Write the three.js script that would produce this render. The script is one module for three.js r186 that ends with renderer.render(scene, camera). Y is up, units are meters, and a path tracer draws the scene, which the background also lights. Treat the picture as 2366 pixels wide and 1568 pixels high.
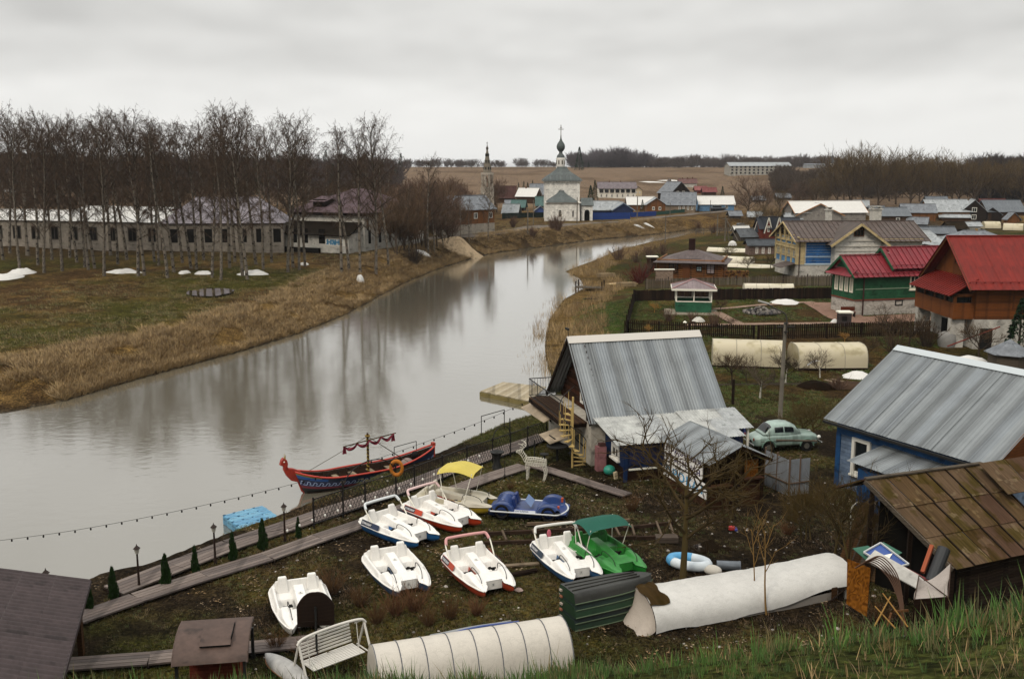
import*as THREE from 'three';
import {mergeGeometries} from 'three/addons/utils/BufferGeometryUtils.js';
import {RoundedBoxGeometry} from 'three/addons/geometries/RoundedBoxGeometry.js';
// ---------------------------------------------------------------- camera, sky, sun, exposure
const V=(x=0,y=0,z=0)=>new THREE.Vector3(x,y,z);
const scene=new THREE.Scene();
const FOC=2300,CX=1182.7,CY=784,PITCH=Math.atan(399 / FOC),CP=Math.cos(PITCH),SP=Math.sin(PITCH);
const EYE=V(0,14,0);
const camera=new THREE.PerspectiveCamera(2*Math.atan(CY / FOC)*180 / Math.PI,1024 / 678,0.3,6000);
camera.position.copy(EYE);
camera.lookAt(0,14 - SP,-CP);
const renderer=new THREE.WebGLRenderer({antialias:true});
renderer.setSize(1024,678);
renderer.toneMapping=THREE.LinearToneMapping;
renderer.toneMappingExposure=1.0;
renderer.shadowMap.enabled=true;
scene.fog=new THREE.FogExp2(0xd0d3d8,0.00009);
function rng(seed) {let s=seed>>>0;return ()=>{s=(s + 0x6d2b79f5)|0;let t=Math.imul(s ^ (s>>>15),1|s);t=(t + Math.imul(t ^ (t>>>7),61|t)) ^ t;return ((t ^ (t>>>14))>>>0) / 4294967296;};}
const hash2=(i,j)=>{let h=Math.imul(i,374761393) ^ Math.imul(j,668265263);h=Math.imul(h ^ (h>>>13),1274126177);return ((h ^ (h>>>16))>>>0) / 4294967296;};
function vnoise(x,y,per=0) {
 const i=Math.floor(x),j=Math.floor(y),u=x - i,v=y - j,a=u*u*(3 - 2*u),b=v*v*(3 - 2*v);
 const w=per?(k)=>((k % per) + per) % per:(k)=>k;
 const n=(p,q)=>hash2(w(p),w(q));
 return (n(i,j)*(1 - a) + n(i + 1,j)*a)*(1 - b) + (n(i,j + 1)*(1 - a) + n(i + 1,j + 1)*a)*b;
}
function fbm(x,y,oct=4,per=0) {let s=0,a=0.5,t=0;for (let o=0;o<oct;o++) {s +=a*vnoise(x + o*17,y + o*31,per);t +=a;a*=0.5;x*=2;y*=2;per*=2;} return s / t;}
const clamp=(x,a=0,b=1)=>Math.min(b,Math.max(a,x));
const sstep=(a,b,x)=>{const t=clamp((x - a) / (b - a));return t*t*(3 - 2*t);};
const lerp=(a,b,t)=>a + (b - a)*t;
{
 const W=1024,H=512,d=new Float32Array(W*H*4);
 for (let j=0;j<H;j++) {
 const el=((j + 0.5) / H - 0.5)*180;
 for (let i=0;i<W;i++) {
 const az=(i + 0.5) / W*360,e=Math.max(el,0);
 const k=60 / (e + 5),ca=Math.cos(az*Math.PI / 180),sa=Math.sin(az*Math.PI / 180);
 const n1=fbm(ca*k*0.5 + 40,sa*k*0.5 + 40 + e*0.12,5),n2=fbm(ca*6 + 11,sa*6 + e*0.55 + 7,4),n3=fbm(ca*22 + 5,sa*22 + e*1.6,3);
 const bank=sstep(3.2,6.5,e + (n2 - 0.5)*5.5);
 let L=lerp(0.87,0.62,bank*(0.5 + 0.8*(n1 - 0.2)));
 L +=(n3 - 0.5)*0.13*sstep(0.5,4,e) + (n2 - 0.5)*0.26*sstep(1,5,e);
 L +=sstep(9,65,e)*1.15;
 if (el<0) L=0.3;
 const o=(j*W + i)*4;
 d[o]=L;d[o + 1]=L*0.995;d[o + 2]=L*0.965;d[o + 3]=1;
 }
 }
 const t=new THREE.DataTexture(d,W,H,THREE.RGBAFormat,THREE.FloatType);
 t.mapping=THREE.EquirectangularReflectionMapping;t.magFilter=THREE.LinearFilter;t.minFilter=THREE.LinearFilter;t.needsUpdate=true;
 scene.background=t;scene.environment=t;
}
const sun=new THREE.DirectionalLight(0xfff3e2,1.5);
sun.position.set(-70,130,10);sun.castShadow=true;sun.shadow.radius=20;
Object.assign(sun.shadow.camera,{left:-150,right:150,top:150,bottom:-150,near:1,far:500});
sun.target.position.set(0,0,-90);
scene.add(sun,sun.target);
// ---------------------------------------------------------------- pixels to places (2365 x 1568 frame)
const ray=(x,y)=>{const a=(x - CX) / FOC,b=(CY - y) / FOC;return V(a,b*CP - SP,-(CP + b*SP));};
const onPlane=(x,y,h)=>{const r=ray(x,y),t=(h - EYE.y) / r.y;return r.multiplyScalar(t).add(EYE);};
const at=(x,y,depth)=>ray(x,y).multiplyScalar(depth).add(EYE);
const fwd=(p)=>-(p.y - EYE.y)*SP - p.z*CP;
const proj=(p)=>{const f=fwd(p);return [CX + FOC*p.x / f,CY - FOC*((p.y - EYE.y)*CP - p.z*SP) / f];};
const upTo=(P,y)=>{const b=(CY - y) / FOC;return P.z*(SP - b*CP) / (CP + b*SP) - (P.y - EYE.y);};
const alongTo=(P,dir,x)=>{const a=(x - CX) / FOC,df=-dir.y*SP - dir.z*CP;return (a*fwd(P) - P.x) / (dir.x - a*df);};
const mpp=(p)=>fwd(p) / FOC;
// ---------------------------------------------------------------- the river and the land
const LP=[[-40,935],[0,955],[150,925],[300,880],[430,845],[560,810],[690,770],[800,725],[865,690],[930,655],[1010,622],[1080,600],[1150,583],[1260,570],[1380,553],[1480,545],[1560,536],[1595,531]].map((q)=>onPlane(q[0],q[1],0));
const RP=[[0,1450],[200,1350],[330,1320],[520,1246],[700,1177],[850,1117],[1000,1058],[1130,1000],[1250,960],[1292,900],[1268,850],[1260,800],[1270,740],[1305,690],[1352,665],[1342,645],[1305,627],[1385,597],[1430,577],[1510,557],[1565,547],[1600,538]].map((q)=>onPlane(q[0],q[1],0));
LP.unshift(V(-45,0,-30),V(-36,0,-50));RP.unshift(V(-24,0,-12),V(-19,0,-22));
LP.push(V(62,0,-236),V(120,0,-246));RP.push(V(60,0,-228),V(120,0,-238));
const RIVER=[...LP,...RP.slice().reverse()];
const segd=(x,z,a,b)=>{const dx=b.x - a.x,dz=b.z - a.z,t=clamp(((x - a.x)*dx + (z - a.z)*dz) / (dx*dx + dz*dz));return Math.hypot(x - a.x - t*dx,z - a.z - t*dz);};
function riverDist(x,z) {
 let l=1e9,r=1e9,inn=false;
 for (let i=1;i<LP.length;i++) l=Math.min(l,segd(x,z,LP[i - 1],LP[i]));
 for (let i=1;i<RP.length;i++) r=Math.min(r,segd(x,z,RP[i - 1],RP[i]));
 for (let i=0,j=RIVER.length - 1;i<RIVER.length;j=i++) {const a=RIVER[i],b=RIVER[j];if ((a.z>z) !==(b.z>z)&&x<(b.x - a.x)*(z - a.z) / (b.z - a.z) + a.x) inn=!inn;}
 return [l,r,inn];
}
const CREST=[[-400,1600],[0,1585],[200,1566],[640,1570],[860,1552],[1000,1566],[1340,1530],[1560,1506],[1700,1484],[1900,1450],[2100,1440],[2250,1414],[2365,1394],[2800,1370]].map(([x,y])=>{const r=ray(x,y),t=6.5 / -r.z;return [r.x*t,EYE.y + r.y*t];});
function crest(x) {if (x<=CREST[0][0]) return CREST[0][1];for (let i=1;i<CREST.length;i++) if (x<CREST[i][0]) {const a=CREST[i - 1],b=CREST[i];return lerp(a[1],b[1],(x - a[0]) / (b[0] - a[0]));} return CREST[CREST.length - 1][1];}
function groundH(x,z) {
 const d=-z,R=Math.hypot(x,z);
 const [l,r,inn]=riverDist(x,z);
 const far=11.2*sstep(255,640,R) + (fbm(x*0.008,z*0.008,3) - 0.5)*6*sstep(240,420,R)*(1 - sstep(420,640,R));
 const bump=(fbm(x*0.35 + 3,z*0.35,3) - 0.5)*0.22 + (fbm(x*0.06,z*0.06,2) - 0.5)*0.5*sstep(50,100,d);
 let h;
 if (inn) h=-1.4*sstep(0,4,Math.min(l,r));
 else if (l<r) h=0.02 + sstep(0,6,l)*(1.05 + bump*1.4 + 0.9*sstep(70,170,d)) + Math.sqrt(clamp(l / 1.5))*0.16*(0.5 + fbm(x*0.8,z*0.8,2));
 else {
 const w=lerp(lerp(1.1,9,sstep(56,75,d)),34,sstep(95,130,d)),lift=sstep(14,60,r);
 h=0.02 + sstep(0,w,r)*(0.66 + bump*0.5 + 0.9*sstep(52,110,d)*lerp(1,lift,sstep(95,125,d)) + 0.8*sstep(130,220,d)*lift);
 }
 h +=far*(inn?0:sstep(0,30,Math.min(l,r)));
 if (d<40&&d>-60) {
 const c=crest(x / Math.max(d,2.5)*6.5*sstep(-1,3,d)),k=(d - 6.5);
 let s=k<0?c + (12.35 - c)*clamp(-k / 6.5,0,1):c - 0.78*k - 0.0*k;
 s -=0.10*Math.exp(-k*k*1.2);
 s +=(fbm(x*1.1,z*1.1,3) - 0.5)*0.10;
 if (d<0) s=12.35 + (fbm(x*0.2,z*0.2,2) - 0.5)*0.4;
 h=Math.max(h,s);
 }
 return h;
}
function hit(x,y) {
 const r=ray(x,y);let t0=20,t1=20;
 const f=(t)=>EYE.y + r.y*t - groundH(r.x*t,r.z*t);
 for (t1=20;t1<1500;t1*=1.01) {if (f(t1)<0) break;t0=t1;}
 for (let i=0;i<24;i++) {const m=(t0 + t1) / 2;if (f(m)<0) t1=m;else t0=m;}
 return r.multiplyScalar(t1).add(EYE);
}
// ---------------------------------------------------------------- textures (what surfaces are made of; zinc also carries painted shading)
function noiseTex(size,f,tile,srgb=true,aniso=1) {
 const d=new Uint8Array(size*size*4);
 for (let j=0;j<size;j++) for (let i=0;i<size;i++) {const c=f(i / size,j / size),o=(j*size + i)*4;for (let k=0;k<3;k++) d[o + k]=clamp(typeof c==='number'?c:c[k])*255;d[o + 3]=255;}
 const t=new THREE.DataTexture(d,size,size,THREE.RGBAFormat);t.wrapS=t.wrapT=THREE.RepeatWrapping;t.magFilter=THREE.LinearFilter;t.minFilter=THREE.LinearMipmapLinearFilter;t.generateMipmaps=true;
 t.repeat.set(1 / tile,1 / (tile*aniso));if (srgb) t.colorSpace=THREE.SRGBColorSpace;t.needsUpdate=true;return t;
}
const TX={
 grime:noiseTex(512,(u,v)=>0.72 + 0.28*fbm(u*8,v*8,6,8) + 0.12*(fbm(u*40,v*40,2,40) - 0.5) - 0.25*sstep(0.62,0.8,fbm(u*5 + 9,v*5,5,5)),3.1),
 wood:noiseTex(512,(u,v)=>{const g=fbm(u*4,v*60,4,4);return 0.62 + 0.42*g - 0.25*sstep(0.7,0.75,vnoise(u*6,v*90,6)) + 0.1*(fbm(u*5,v*5,3,5) - 0.5);},1.6),
 streak:noiseTex(512,(u,v)=>0.80 + 0.22*(fbm(u*50,v*3,4,50) - 0.5) + 0.25*(fbm(u*6,v*6,5,6) - 0.5),2.3),
 moss:noiseTex(512,(u,v)=>{const m=sstep(0.42,0.62,fbm(u*7,v*7,6,7)),s=fbm(u*60,v*5,3,60),l=sstep(0.66,0.74,fbm(u*14 + 3,v*9,4,14));return [lerp(lerp(0.36,0.29,m),0.48,l*0.6) + 0.16*(s - 0.5),lerp(lerp(0.30,0.25,m),0.43,l*0.6) + 0.14*(s - 0.5),lerp(lerp(0.24,0.13,m),0.36,l*0.6) + 0.12*(s - 0.5)];},3.4),
 zinc:noiseTex(512,(u,v)=>{const b=(u*3) % 1,g=0.70 + 0.22*Math.pow(Math.abs(Math.sin(Math.PI*(u*3 + 0.12*fbm(u*9,v*2,2,9)))),1.4)*(0.75 + 0.4*hash2(Math.floor(u*3),7));return g + 0.10*(fbm(u*90,v*3,3,90) - 0.5) + 0.12*(fbm(u*5,v*5,5,5) - 0.5) + (b<0.03?0.14:0);},3.0),  // broad bands paint in the shading of bowed, lapping roof sheets
 cloth:noiseTex(512,(u,v)=>{const f=Math.abs(fbm(u*5 + 0.6*vnoise(u*4,v*4,4),v*9,4,5) - 0.5);return 0.90 + 0.06*(fbm(u*7,v*7,6,7) - 0.5) + 0.08*(vnoise(u*200,v*200,200) - 0.5) - 0.03*(1 - sstep(0.0,0.05,f));},2.0),
 poly:noiseTex(512,(u,v)=>{const a=fbm(u*5,v*5,6,5);return [0.9 - 0.16*sstep(0.5,0.8,a),0.885 - 0.17*sstep(0.5,0.8,a),0.85 - 0.22*sstep(0.48,0.8,a)];},4.1),
 ground:noiseTex(1024,(u,v)=>{const a=fbm(u*90,v*90,4,90),b=fbm(u*14,v*14,5,14),c=fbm(u*240,v*120,2,240);return 0.20 + 0.75*a*(0.45 + b) + 0.35*(c - 0.5);},7.0),
 bark:noiseTex(512,(u,v)=>{const g=fbm(u*10,v*4,5,10),k=sstep(0.56,0.66,fbm(u*5,v*9 + 4,4,5));return 0.85 + 0.25*(g - 0.5) - 0.62*k;},1.2,true,1.6),
 brick:noiseTex(512,(u,v)=>{const r=Math.floor(v*32),x=(u*12 + (r % 2)*0.5) % 1,y=(v*32) % 1,n=hash2(Math.floor(u*12 + (r % 2)*0.5) % 12,r);const e=(x<0.06||y<0.14)?0.12:0;return 0.82 + 0.16*n - e - 0.2*sstep(0.6,0.8,fbm(u*5,v*5,4,5));},3.0),
 osb:noiseTex(256,(u,v)=>{const a=vnoise(u*30 + 4*vnoise(u*9,v*9,9),v*14,0);return [0.62 + 0.35*(a - 0.5),0.48 + 0.33*(a - 0.5),0.27 + 0.28*(a - 0.5)];},1.0),
 ripple:noiseTex(1024,(u,v)=>0.5 + 0.55*(fbm(u*26,v*34,4,26) - 0.5) + 0.35*(fbm(u*6,v*7,3,6) - 0.5),14,false),
};
const mats=new Map();
function M(hex,rough=0.85,o={}) {
 const key=hex + '|' + rough + '|' + (o.tex||'') + (o.bump||0) + (o.metal||0) + (o.key||'') + (o.coat||0) + (o.vc||'');
 if (mats.has(key)) return mats.get(key);
 const m=new THREE.MeshPhysicalMaterial({color:new THREE.Color(hex),roughness:rough,metalness:o.metal||0,side:THREE.DoubleSide,specularIntensity:o.spec??(rough>=0.8?0.12:rough>=0.6?0.45:0.9)});
 if (o.tex) m.map=TX[o.tex];
 if (o.bump) {m.bumpMap=TX[o.bt||o.tex];m.bumpScale=o.bump;}
 if (o.coat) {m.clearcoat=o.coat;m.clearcoatRoughness=0.25;}
 if (o.vc) m.vertexColors=true;
 if (o.trans) {m.transmission=o.trans;m.thickness=0;}
 mats.set(key,m);return m;
}
const GLASS=new THREE.MeshPhysicalMaterial({color:0x14181a,roughness:0.12,side:THREE.DoubleSide});
// ---------------------------------------------------------------- things and parts
const names=new Map();
function numbered(n) {const k=names.get(n)??0;names.set(n,k + 1);return k?n + '_' + String(k).padStart(3,'0'):n;}
function tag(o,label,category,group) {o.userData.label=label;o.userData.category=category;if (group) o.userData.group=group;return o;}
function thing(name,label,category,p=V(),yaw=0,group) {
 const o=new THREE.Group();o.name=numbered(name);o.position.copy(p);o.rotation.y=yaw;tag(o,label,category,group);scene.add(o);return o;
}
function part(parent,name,geo,m,label) {const o=new THREE.Mesh(geo.build?geo.build():geo,m);o.name=name;o.castShadow=o.receiveShadow=true;if (label) o.userData.label=label;parent.add(o);return o;}
function structure(name,geo,m,label) {const o=new THREE.Mesh(geo.build?geo.build():geo,m);o.name=name;o.userData.kind='structure';if (label) o.userData.label=label;o.castShadow=o.receiveShadow=true;scene.add(o);return o;}
function stuffTag(o,name,label) {o.name=name;o.userData.kind='stuff';if (label) o.userData.label=label;o.castShadow=o.receiveShadow=true;return o;}
function copyOf(src,label,p,yaw=0,s=1,group) {
 const c=src.clone();c.name=numbered(src.name.replace(/_\d{3}$/,''));c.userData={...src.userData};if (label) c.userData.label=label;if (group) c.userData.group=group;
 c.position.copy(p);c.rotation.y=yaw;c.scale.setScalar(s);scene.add(c);return c;
}
// ---------------------------------------------------------------- mesh builder: flat-faced, uv in metres
class MB {
 constructor() {this.p=[];this.u=[];this.m=null;}
 at(x,y,z,ry=0,rz=0,rx=0) {this.m=new THREE.Matrix4().compose(V(x,y,z),new THREE.Quaternion().setFromEuler(new THREE.Euler(rx,ry,rz,'YXZ')),V(1,1,1));return this;}
 poly(...q) {
 const n=V(),e=V();
 for (let i=0;i<q.length;i++) {const a=q[i],b=q[(i + 1) % q.length];n.x +=(a.y - b.y)*(a.z + b.z);n.y +=(a.z - b.z)*(a.x + b.x);n.z +=(a.x - b.x)*(a.y + b.y);}
 n.normalize();
 let ux=Math.abs(n.y)>0.98?V(1,0,0):V(0,1,0).cross(n).normalize();const vx=e.crossVectors(n,ux).clone();
 const P=q.map((a)=>(this.m?a.clone().applyMatrix4(this.m):a)),U=q.map((a)=>[a.dot(ux),a.dot(vx)]);
 for (let i=1;i<q.length - 1;i++) for (const k of [0,i,i + 1]) {this.p.push(P[k].x,P[k].y,P[k].z);this.u.push(...U[k]);}
 return this;
 }
 box(x,y,z,w,h,d) {
 const a=x - w / 2,b=x + w / 2,c=z - d / 2,e=z + d / 2,t=y + h;
 this.poly(V(a,y,e),V(b,y,e),V(b,t,e),V(a,t,e)).poly(V(b,y,c),V(a,y,c),V(a,t,c),V(b,t,c));
 this.poly(V(b,y,e),V(b,y,c),V(b,t,c),V(b,t,e)).poly(V(a,y,c),V(a,y,e),V(a,t,e),V(a,t,c));
 return this.poly(V(a,t,e),V(b,t,e),V(b,t,c),V(a,t,c)).poly(V(a,y,c),V(b,y,c),V(b,y,e),V(a,y,e));
 }
 slab(q,th) {
 const n=q[1].clone().sub(q[0]).cross(q[2].clone().sub(q[0])).normalize().multiplyScalar(-th),b=q.map((a)=>a.clone().add(n));
 this.poly(...q).poly(...b.slice().reverse());
 for (let i=0;i<q.length;i++) {const j=(i + 1) % q.length;this.poly(q[i],b[i],b[j],q[j]);}
 return this;
 }
 beam(a,b,w,h=w) {
 const d=b.clone().sub(a),L=d.length();d.normalize();const s=Math.abs(d.y)>0.95?V(1,0,0):V(0,1,0),x=s.clone().cross(d).normalize().multiplyScalar(w / 2),y=d.clone().cross(x).normalize().multiplyScalar(h / 2);
 const c=(p,i,j)=>p.clone().addScaledVector(x,i).addScaledVector(y,j),A=[c(a,-1,-1),c(a,1,-1),c(a,1,1),c(a,-1,1)],B=[c(b,-1,-1),c(b,1,-1),c(b,1,1),c(b,-1,1)];
 for (let i=0;i<4;i++) {const j=(i + 1) % 4;this.poly(A[i],A[j],B[j],B[i]);}
 return this.poly(A[3],A[2],A[1],A[0]).poly(...B);
 }
 tube(a,b,r0,r1=r0,n=6,caps=true) {
 const d=b.clone().sub(a).normalize(),s=Math.abs(d.y)>0.9?V(1,0,0):V(0,1,0),x=s.clone().cross(d).normalize(),y=d.clone().cross(x);
 const c=(p,r,i)=>{const t=i / n*Math.PI*2;return p.clone().addScaledVector(x,Math.cos(t)*r).addScaledVector(y,Math.sin(t)*r);};
 for (let i=0;i<n;i++) this.poly(c(a,r0,i),c(a,r0,i + 1),c(b,r1,i + 1),c(b,r1,i));
 if (caps) {const A=[],B=[];for (let i=0;i<n;i++) {A.unshift(c(a,r0,i));B.push(c(b,r1,i));} this.poly(...A).poly(...B);}
 return this;
 }
 path(pts,r,n=6) {for (let i=1;i<pts.length;i++) this.tube(pts[i - 1],pts[i],r,r,n,i===1||i===pts.length - 1);return this;}
 cone(c,r0,r1,h,n=8,caps=true) {return this.tube(c,c.clone().add(V(0,h,0)),r0,r1,n,caps);}
 build() {
 const g=new THREE.BufferGeometry();g.setAttribute('position',new THREE.Float32BufferAttribute(this.p,3));g.setAttribute('uv',new THREE.Float32BufferAttribute(this.u,2));g.computeVertexNormals();return g;
 }
}
function sheet(nu,nv,f,skip) {
 const p=[],u=[],ix=[];
 for (let j=0;j<=nv;j++) for (let i=0;i<=nu;i++) {const q=f(i / nu,j / nv);p.push(q.x,q.y,q.z);u.push(q.u??q.x,q.v??q.z);}
 for (let j=0;j<nv;j++) for (let i=0;i<nu;i++) {if (skip&&skip((i + 0.5) / nu,(j + 0.5) / nv)) continue;const a=j*(nu + 1) + i,b=a + 1,c=a + nu + 1,d=c + 1;ix.push(a,b,d,a,d,c);}
 const g=new THREE.BufferGeometry();g.setAttribute('position',new THREE.Float32BufferAttribute(p,3));g.setAttribute('uv',new THREE.Float32BufferAttribute(u,2));g.setIndex(ix);g.computeVertexNormals();return g;
}
function tubeOf(pts,r,seg=24,rad=8) {return new THREE.TubeGeometry(new THREE.CatmullRomCurve3(pts,false,'centripetal'),seg,r,rad,false);}
function textTex(w,h,draw) {const c=document.createElement('canvas');c.width=w;c.height=h;draw(c.getContext('2d'),w,h);const t=new THREE.CanvasTexture(c);t.colorSpace=THREE.SRGBColorSpace;return t;}
function merged(list) {return mergeGeometries(list.map((g)=>{let k=g.build?g.build():g;if (k.index) k=k.toNonIndexed();if (!k.attributes.normal) k.computeVertexNormals();for (const n of Object.keys(k.attributes)) if (!['position','normal','uv'].includes(n)) k.deleteAttribute(n);return k;}));}
// ---------------------------------------------------------------- ground, water
function groundColor(x,z,h) {
 const d=-z,R=Math.hypot(x,z),[l,r,inn]=riverDist(x,z);
 const n=fbm(x*0.12,z*0.12,4),n2=fbm(x*0.5 + 9,z*0.5,3),n3=fbm(x*0.03 + 5,z*0.03,3);
 const mix=(a,b,t)=>{t=clamp(t);return [lerp(a[0],b[0],t),lerp(a[1],b[1],t),lerp(a[2],b[2],t)];};
 const DRY=[0.32,0.195,0.066],BROWN=[0.15,0.086,0.032],GREEN=[0.085,0.093,0.014],DIRT=[0.050,0.035,0.020],LUSH=[0.075,0.155,0.02],FIELD=[0.46,0.32,0.215];
 let c;
 if (inn) return [0.12,0.1,0.07];
 if (l<r) {
 c=mix(BROWN,DRY,sstep(0.4,0.65,n2*0.6 + n*0.5));
 c=mix(c,GREEN,sstep(0.42,0.62,n*0.7 + n3*0.4)*sstep(5,12,l)*0.85*(1 - sstep(125,150,d)));
 c=mix(c,DRY,(1 - sstep(2,8,l))*sstep(0.35,0.6,n2)*0.8);
 c=mix(c,DIRT,sstep(128,142,d)*(1 - sstep(180,240,d))*0.55*(0.6 + n));
 c=mix(c,DIRT,(1 - sstep(0.1,1.2,l))*0.7);
 } else {
 c=mix(DIRT,GREEN,sstep(0.36,0.60,n*0.45 + n2*0.55)*0.9);
 c=mix(c,BROWN,sstep(0.5,0.7,n3*0.4 + n2*0.6)*0.5);
 c=mix(c,DIRT,sstep(-3,4,x)*(1 - sstep(14,20,x))*sstep(28,32,d)*(1 - sstep(37,41,d))*0.75);
 const yd=c;
 c=mix(BROWN,GREEN,sstep(0.3,0.55,n2*0.4 + n*0.6));
 c=mix(c,DRY,sstep(0.56,0.72,n)*0.6);
 c=mix(c,LUSH,sstep(56,64,d)*(1 - sstep(100,116,d))*sstep(3,6,r)*(1 - sstep(8,11,x))*0.9);
 c=mix(c,DRY,(1 - sstep(2.5,6,r))*sstep(64,75,d)*0.85);
 c=mix(c,DIRT,sstep(0.55,0.7,n2)*0.5);
 c=mix(yd,c,sstep(50,62,d + (n - 0.5)*12));
 }
 c=mix(c,FIELD,sstep(262,320,R)*(0.85 + 0.3*(n - 0.5)));
 c=mix(c,BROWN,sstep(255,300,R)*sstep(0.52,0.66,n3)*0.5);
 const s=groundH(x,z)>2.2&&d<24?1:0;
 if (s) c=mix(mix([0.075,0.10,0.022],[0.13,0.12,0.035],n2),[0.10,0.07,0.04],sstep(0.55,0.7,fbm(x*1.3,z*1.3,3))*0.7);
 const k=0.86 + 0.28*n2;return [c[0]*k,c[1]*k,c[2]*k];
}
{
 const rs=[0],as=[];
 for (let r=0.8;r<3000;r*=r<30?1.022:1.0125) rs.push(r);rs.push(3400,4200);
 for (let a=-40;a<=40;a +=0.16) as.push(a);for (let a=44;a<319;a +=4) as.push(a);as.push(320);
 const p=[],c=[],u=[],ix=[],W=as.length;
 for (const r of rs) for (const a of as) {const t=a*Math.PI / 180,x=Math.sin(t)*r,z=-Math.cos(t)*r,y=groundH(x,z),k=groundColor(x,z,y);p.push(x,y,z);u.push(x,z);c.push(...k);}
 for (let j=0;j + 1<rs.length;j++) for (let i=0;i + 1<W;i++) {const a=j*W + i,b=a + 1,d=a + W,e=d + 1;ix.push(a,b,e,a,e,d);}
 const g=new THREE.BufferGeometry();g.setAttribute('position',new THREE.Float32BufferAttribute(p,3));g.setAttribute('color',new THREE.Float32BufferAttribute(c,3));g.setAttribute('uv',new THREE.Float32BufferAttribute(u,2));g.setIndex(ix);g.computeVertexNormals();
 structure('ground',g,M(0xffffff,0.97,{tex:'ground',bump:0.05,vc:1,key:'ground',spec:0.05}),'river meadow, yards and far field');
}
{
 const wm=new THREE.MeshPhysicalMaterial({color:new THREE.Color().setRGB(0.125,0.112,0.082),roughness:0.05,ior:2.3,clearcoat:1,clearcoatRoughness:0.1,bumpMap:TX.ripple,bumpScale:0.013});
 const b=new MB();b.poly(V(-260,0,20),V(260,0,20),V(260,0,-262),V(-260,0,-262));
 const s=new THREE.Shape(RIVER.map((q)=>new THREE.Vector2(q.x,-q.z)));
 const ring=RIVER.map((q,i)=>{const isL=i<LP.length,a=RIVER[(i + RIVER.length - 1) % RIVER.length],c=RIVER[(i + 1) % RIVER.length];const t=c.clone().sub(a).normalize();return new THREE.Vector2(q.x + t.z*2.5,-(q.z - t.x*2.5));});
 const g=new THREE.ShapeGeometry(new THREE.Shape(ring));g.rotateX(-Math.PI / 2);
 const pos=g.attributes.position,uv=g.attributes.uv;for (let i=0;i<pos.count;i++) uv.setXY(i,pos.getX(i),pos.getZ(i));
 structure('water',g,wm,'muddy spring river reflecting the overcast sky');
}
// ---------------------------------------------------------------- trees and plants
const ORD='first second third fourth fifth sixth seventh eighth ninth tenth eleventh twelfth thirteenth fourteenth fifteenth sixteenth seventeenth eighteenth nineteenth twentieth'.split(' '),nth=(i)=>(i<20?ORD[i]:['twenty','thirty'][Math.floor((i + 1) / 10) - 2] + ((i + 1) % 10?'-' + ORD[i % 10]:' last')).replace('twenty last','twentieth').replace('thirty last','thirtieth');
class Wood {
 constructor() {this.p=[];this.u=[];this.ix=[];}
 limb(pts,rad,n=4) {
 const base=this.p.length / 3;let L=0,x=V(1,0,0.3).normalize();
 for (let i=0;i<pts.length;i++) {
 const d=(i + 1<pts.length?pts[i + 1].clone().sub(pts[i]):pts[i].clone().sub(pts[i - 1])).normalize();
 x.addScaledVector(d,-x.dot(d));if (x.lengthSq()<1e-4) x.set(d.y,d.z,d.x).cross(d);x.normalize();
 const y=d.clone().cross(x);if (i) L +=pts[i].distanceTo(pts[i - 1]);
 for (let k=0;k<n;k++) {const t=k / n*6.2832,c=Math.cos(t)*rad[i],s=Math.sin(t)*rad[i];this.p.push(pts[i].x + x.x*c + y.x*s,pts[i].y + x.y*c + y.y*s,pts[i].z + x.z*c + y.z*s);this.u.push(k / n,L);}
 if (i) for (let k=0;k<n;k++) {const a=base + (i - 1)*n + k,b=base + (i - 1)*n + (k + 1) % n;this.ix.push(a,b,b + n,a,b + n,a + n);}
 }
 }
 build() {const g=new THREE.BufferGeometry();g.setAttribute('position',new THREE.Float32BufferAttribute(this.p,3));g.setAttribute('uv',new THREE.Float32BufferAttribute(this.u,2));g.setIndex(this.ix);g.computeVertexNormals();return g;}
}
class Slivers {
 constructor() {this.p=[];}
 add(a,d,w,r) {const s=V(r() - 0.5,r() - 0.5,r() - 0.5).cross(d).normalize().multiplyScalar(w / 2);this.p.push(a.x - s.x,a.y - s.y,a.z - s.z,a.x + s.x,a.y + s.y,a.z + s.z,a.x + d.x,a.y + d.y,a.z + d.z);}
 tri(a,b,c) {this.p.push(a.x,a.y,a.z,b.x,b.y,b.z,c.x,c.y,c.z);}
 build() {const g=new THREE.BufferGeometry();g.setAttribute('position',new THREE.Float32BufferAttribute(this.p,3));g.setAttribute('uv',new THREE.Float32BufferAttribute(new Float32Array(this.p.length / 3*2),2));g.computeVertexNormals();return g;}
}
const bent=(a,d,L,n,r,wob,pull=V())=>{const q=[a.clone()],e=d.clone().normalize();for (let i=0;i<n;i++) {e.add(V((r() - 0.5)*wob,(r() - 0.5)*wob,(r() - 0.5)*wob)).addScaledVector(pull,1 / n).normalize();q.push(q[q.length - 1].clone().addScaledVector(e,L / n));} return q;};
const onPath=(q,t)=>{const k=Math.min(q.length - 2,Math.floor(t*(q.length - 1))),f=t*(q.length - 1) - k;return [q[k].clone().lerp(q[k + 1],f),q[k + 1].clone().sub(q[k]).normalize()];};
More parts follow.
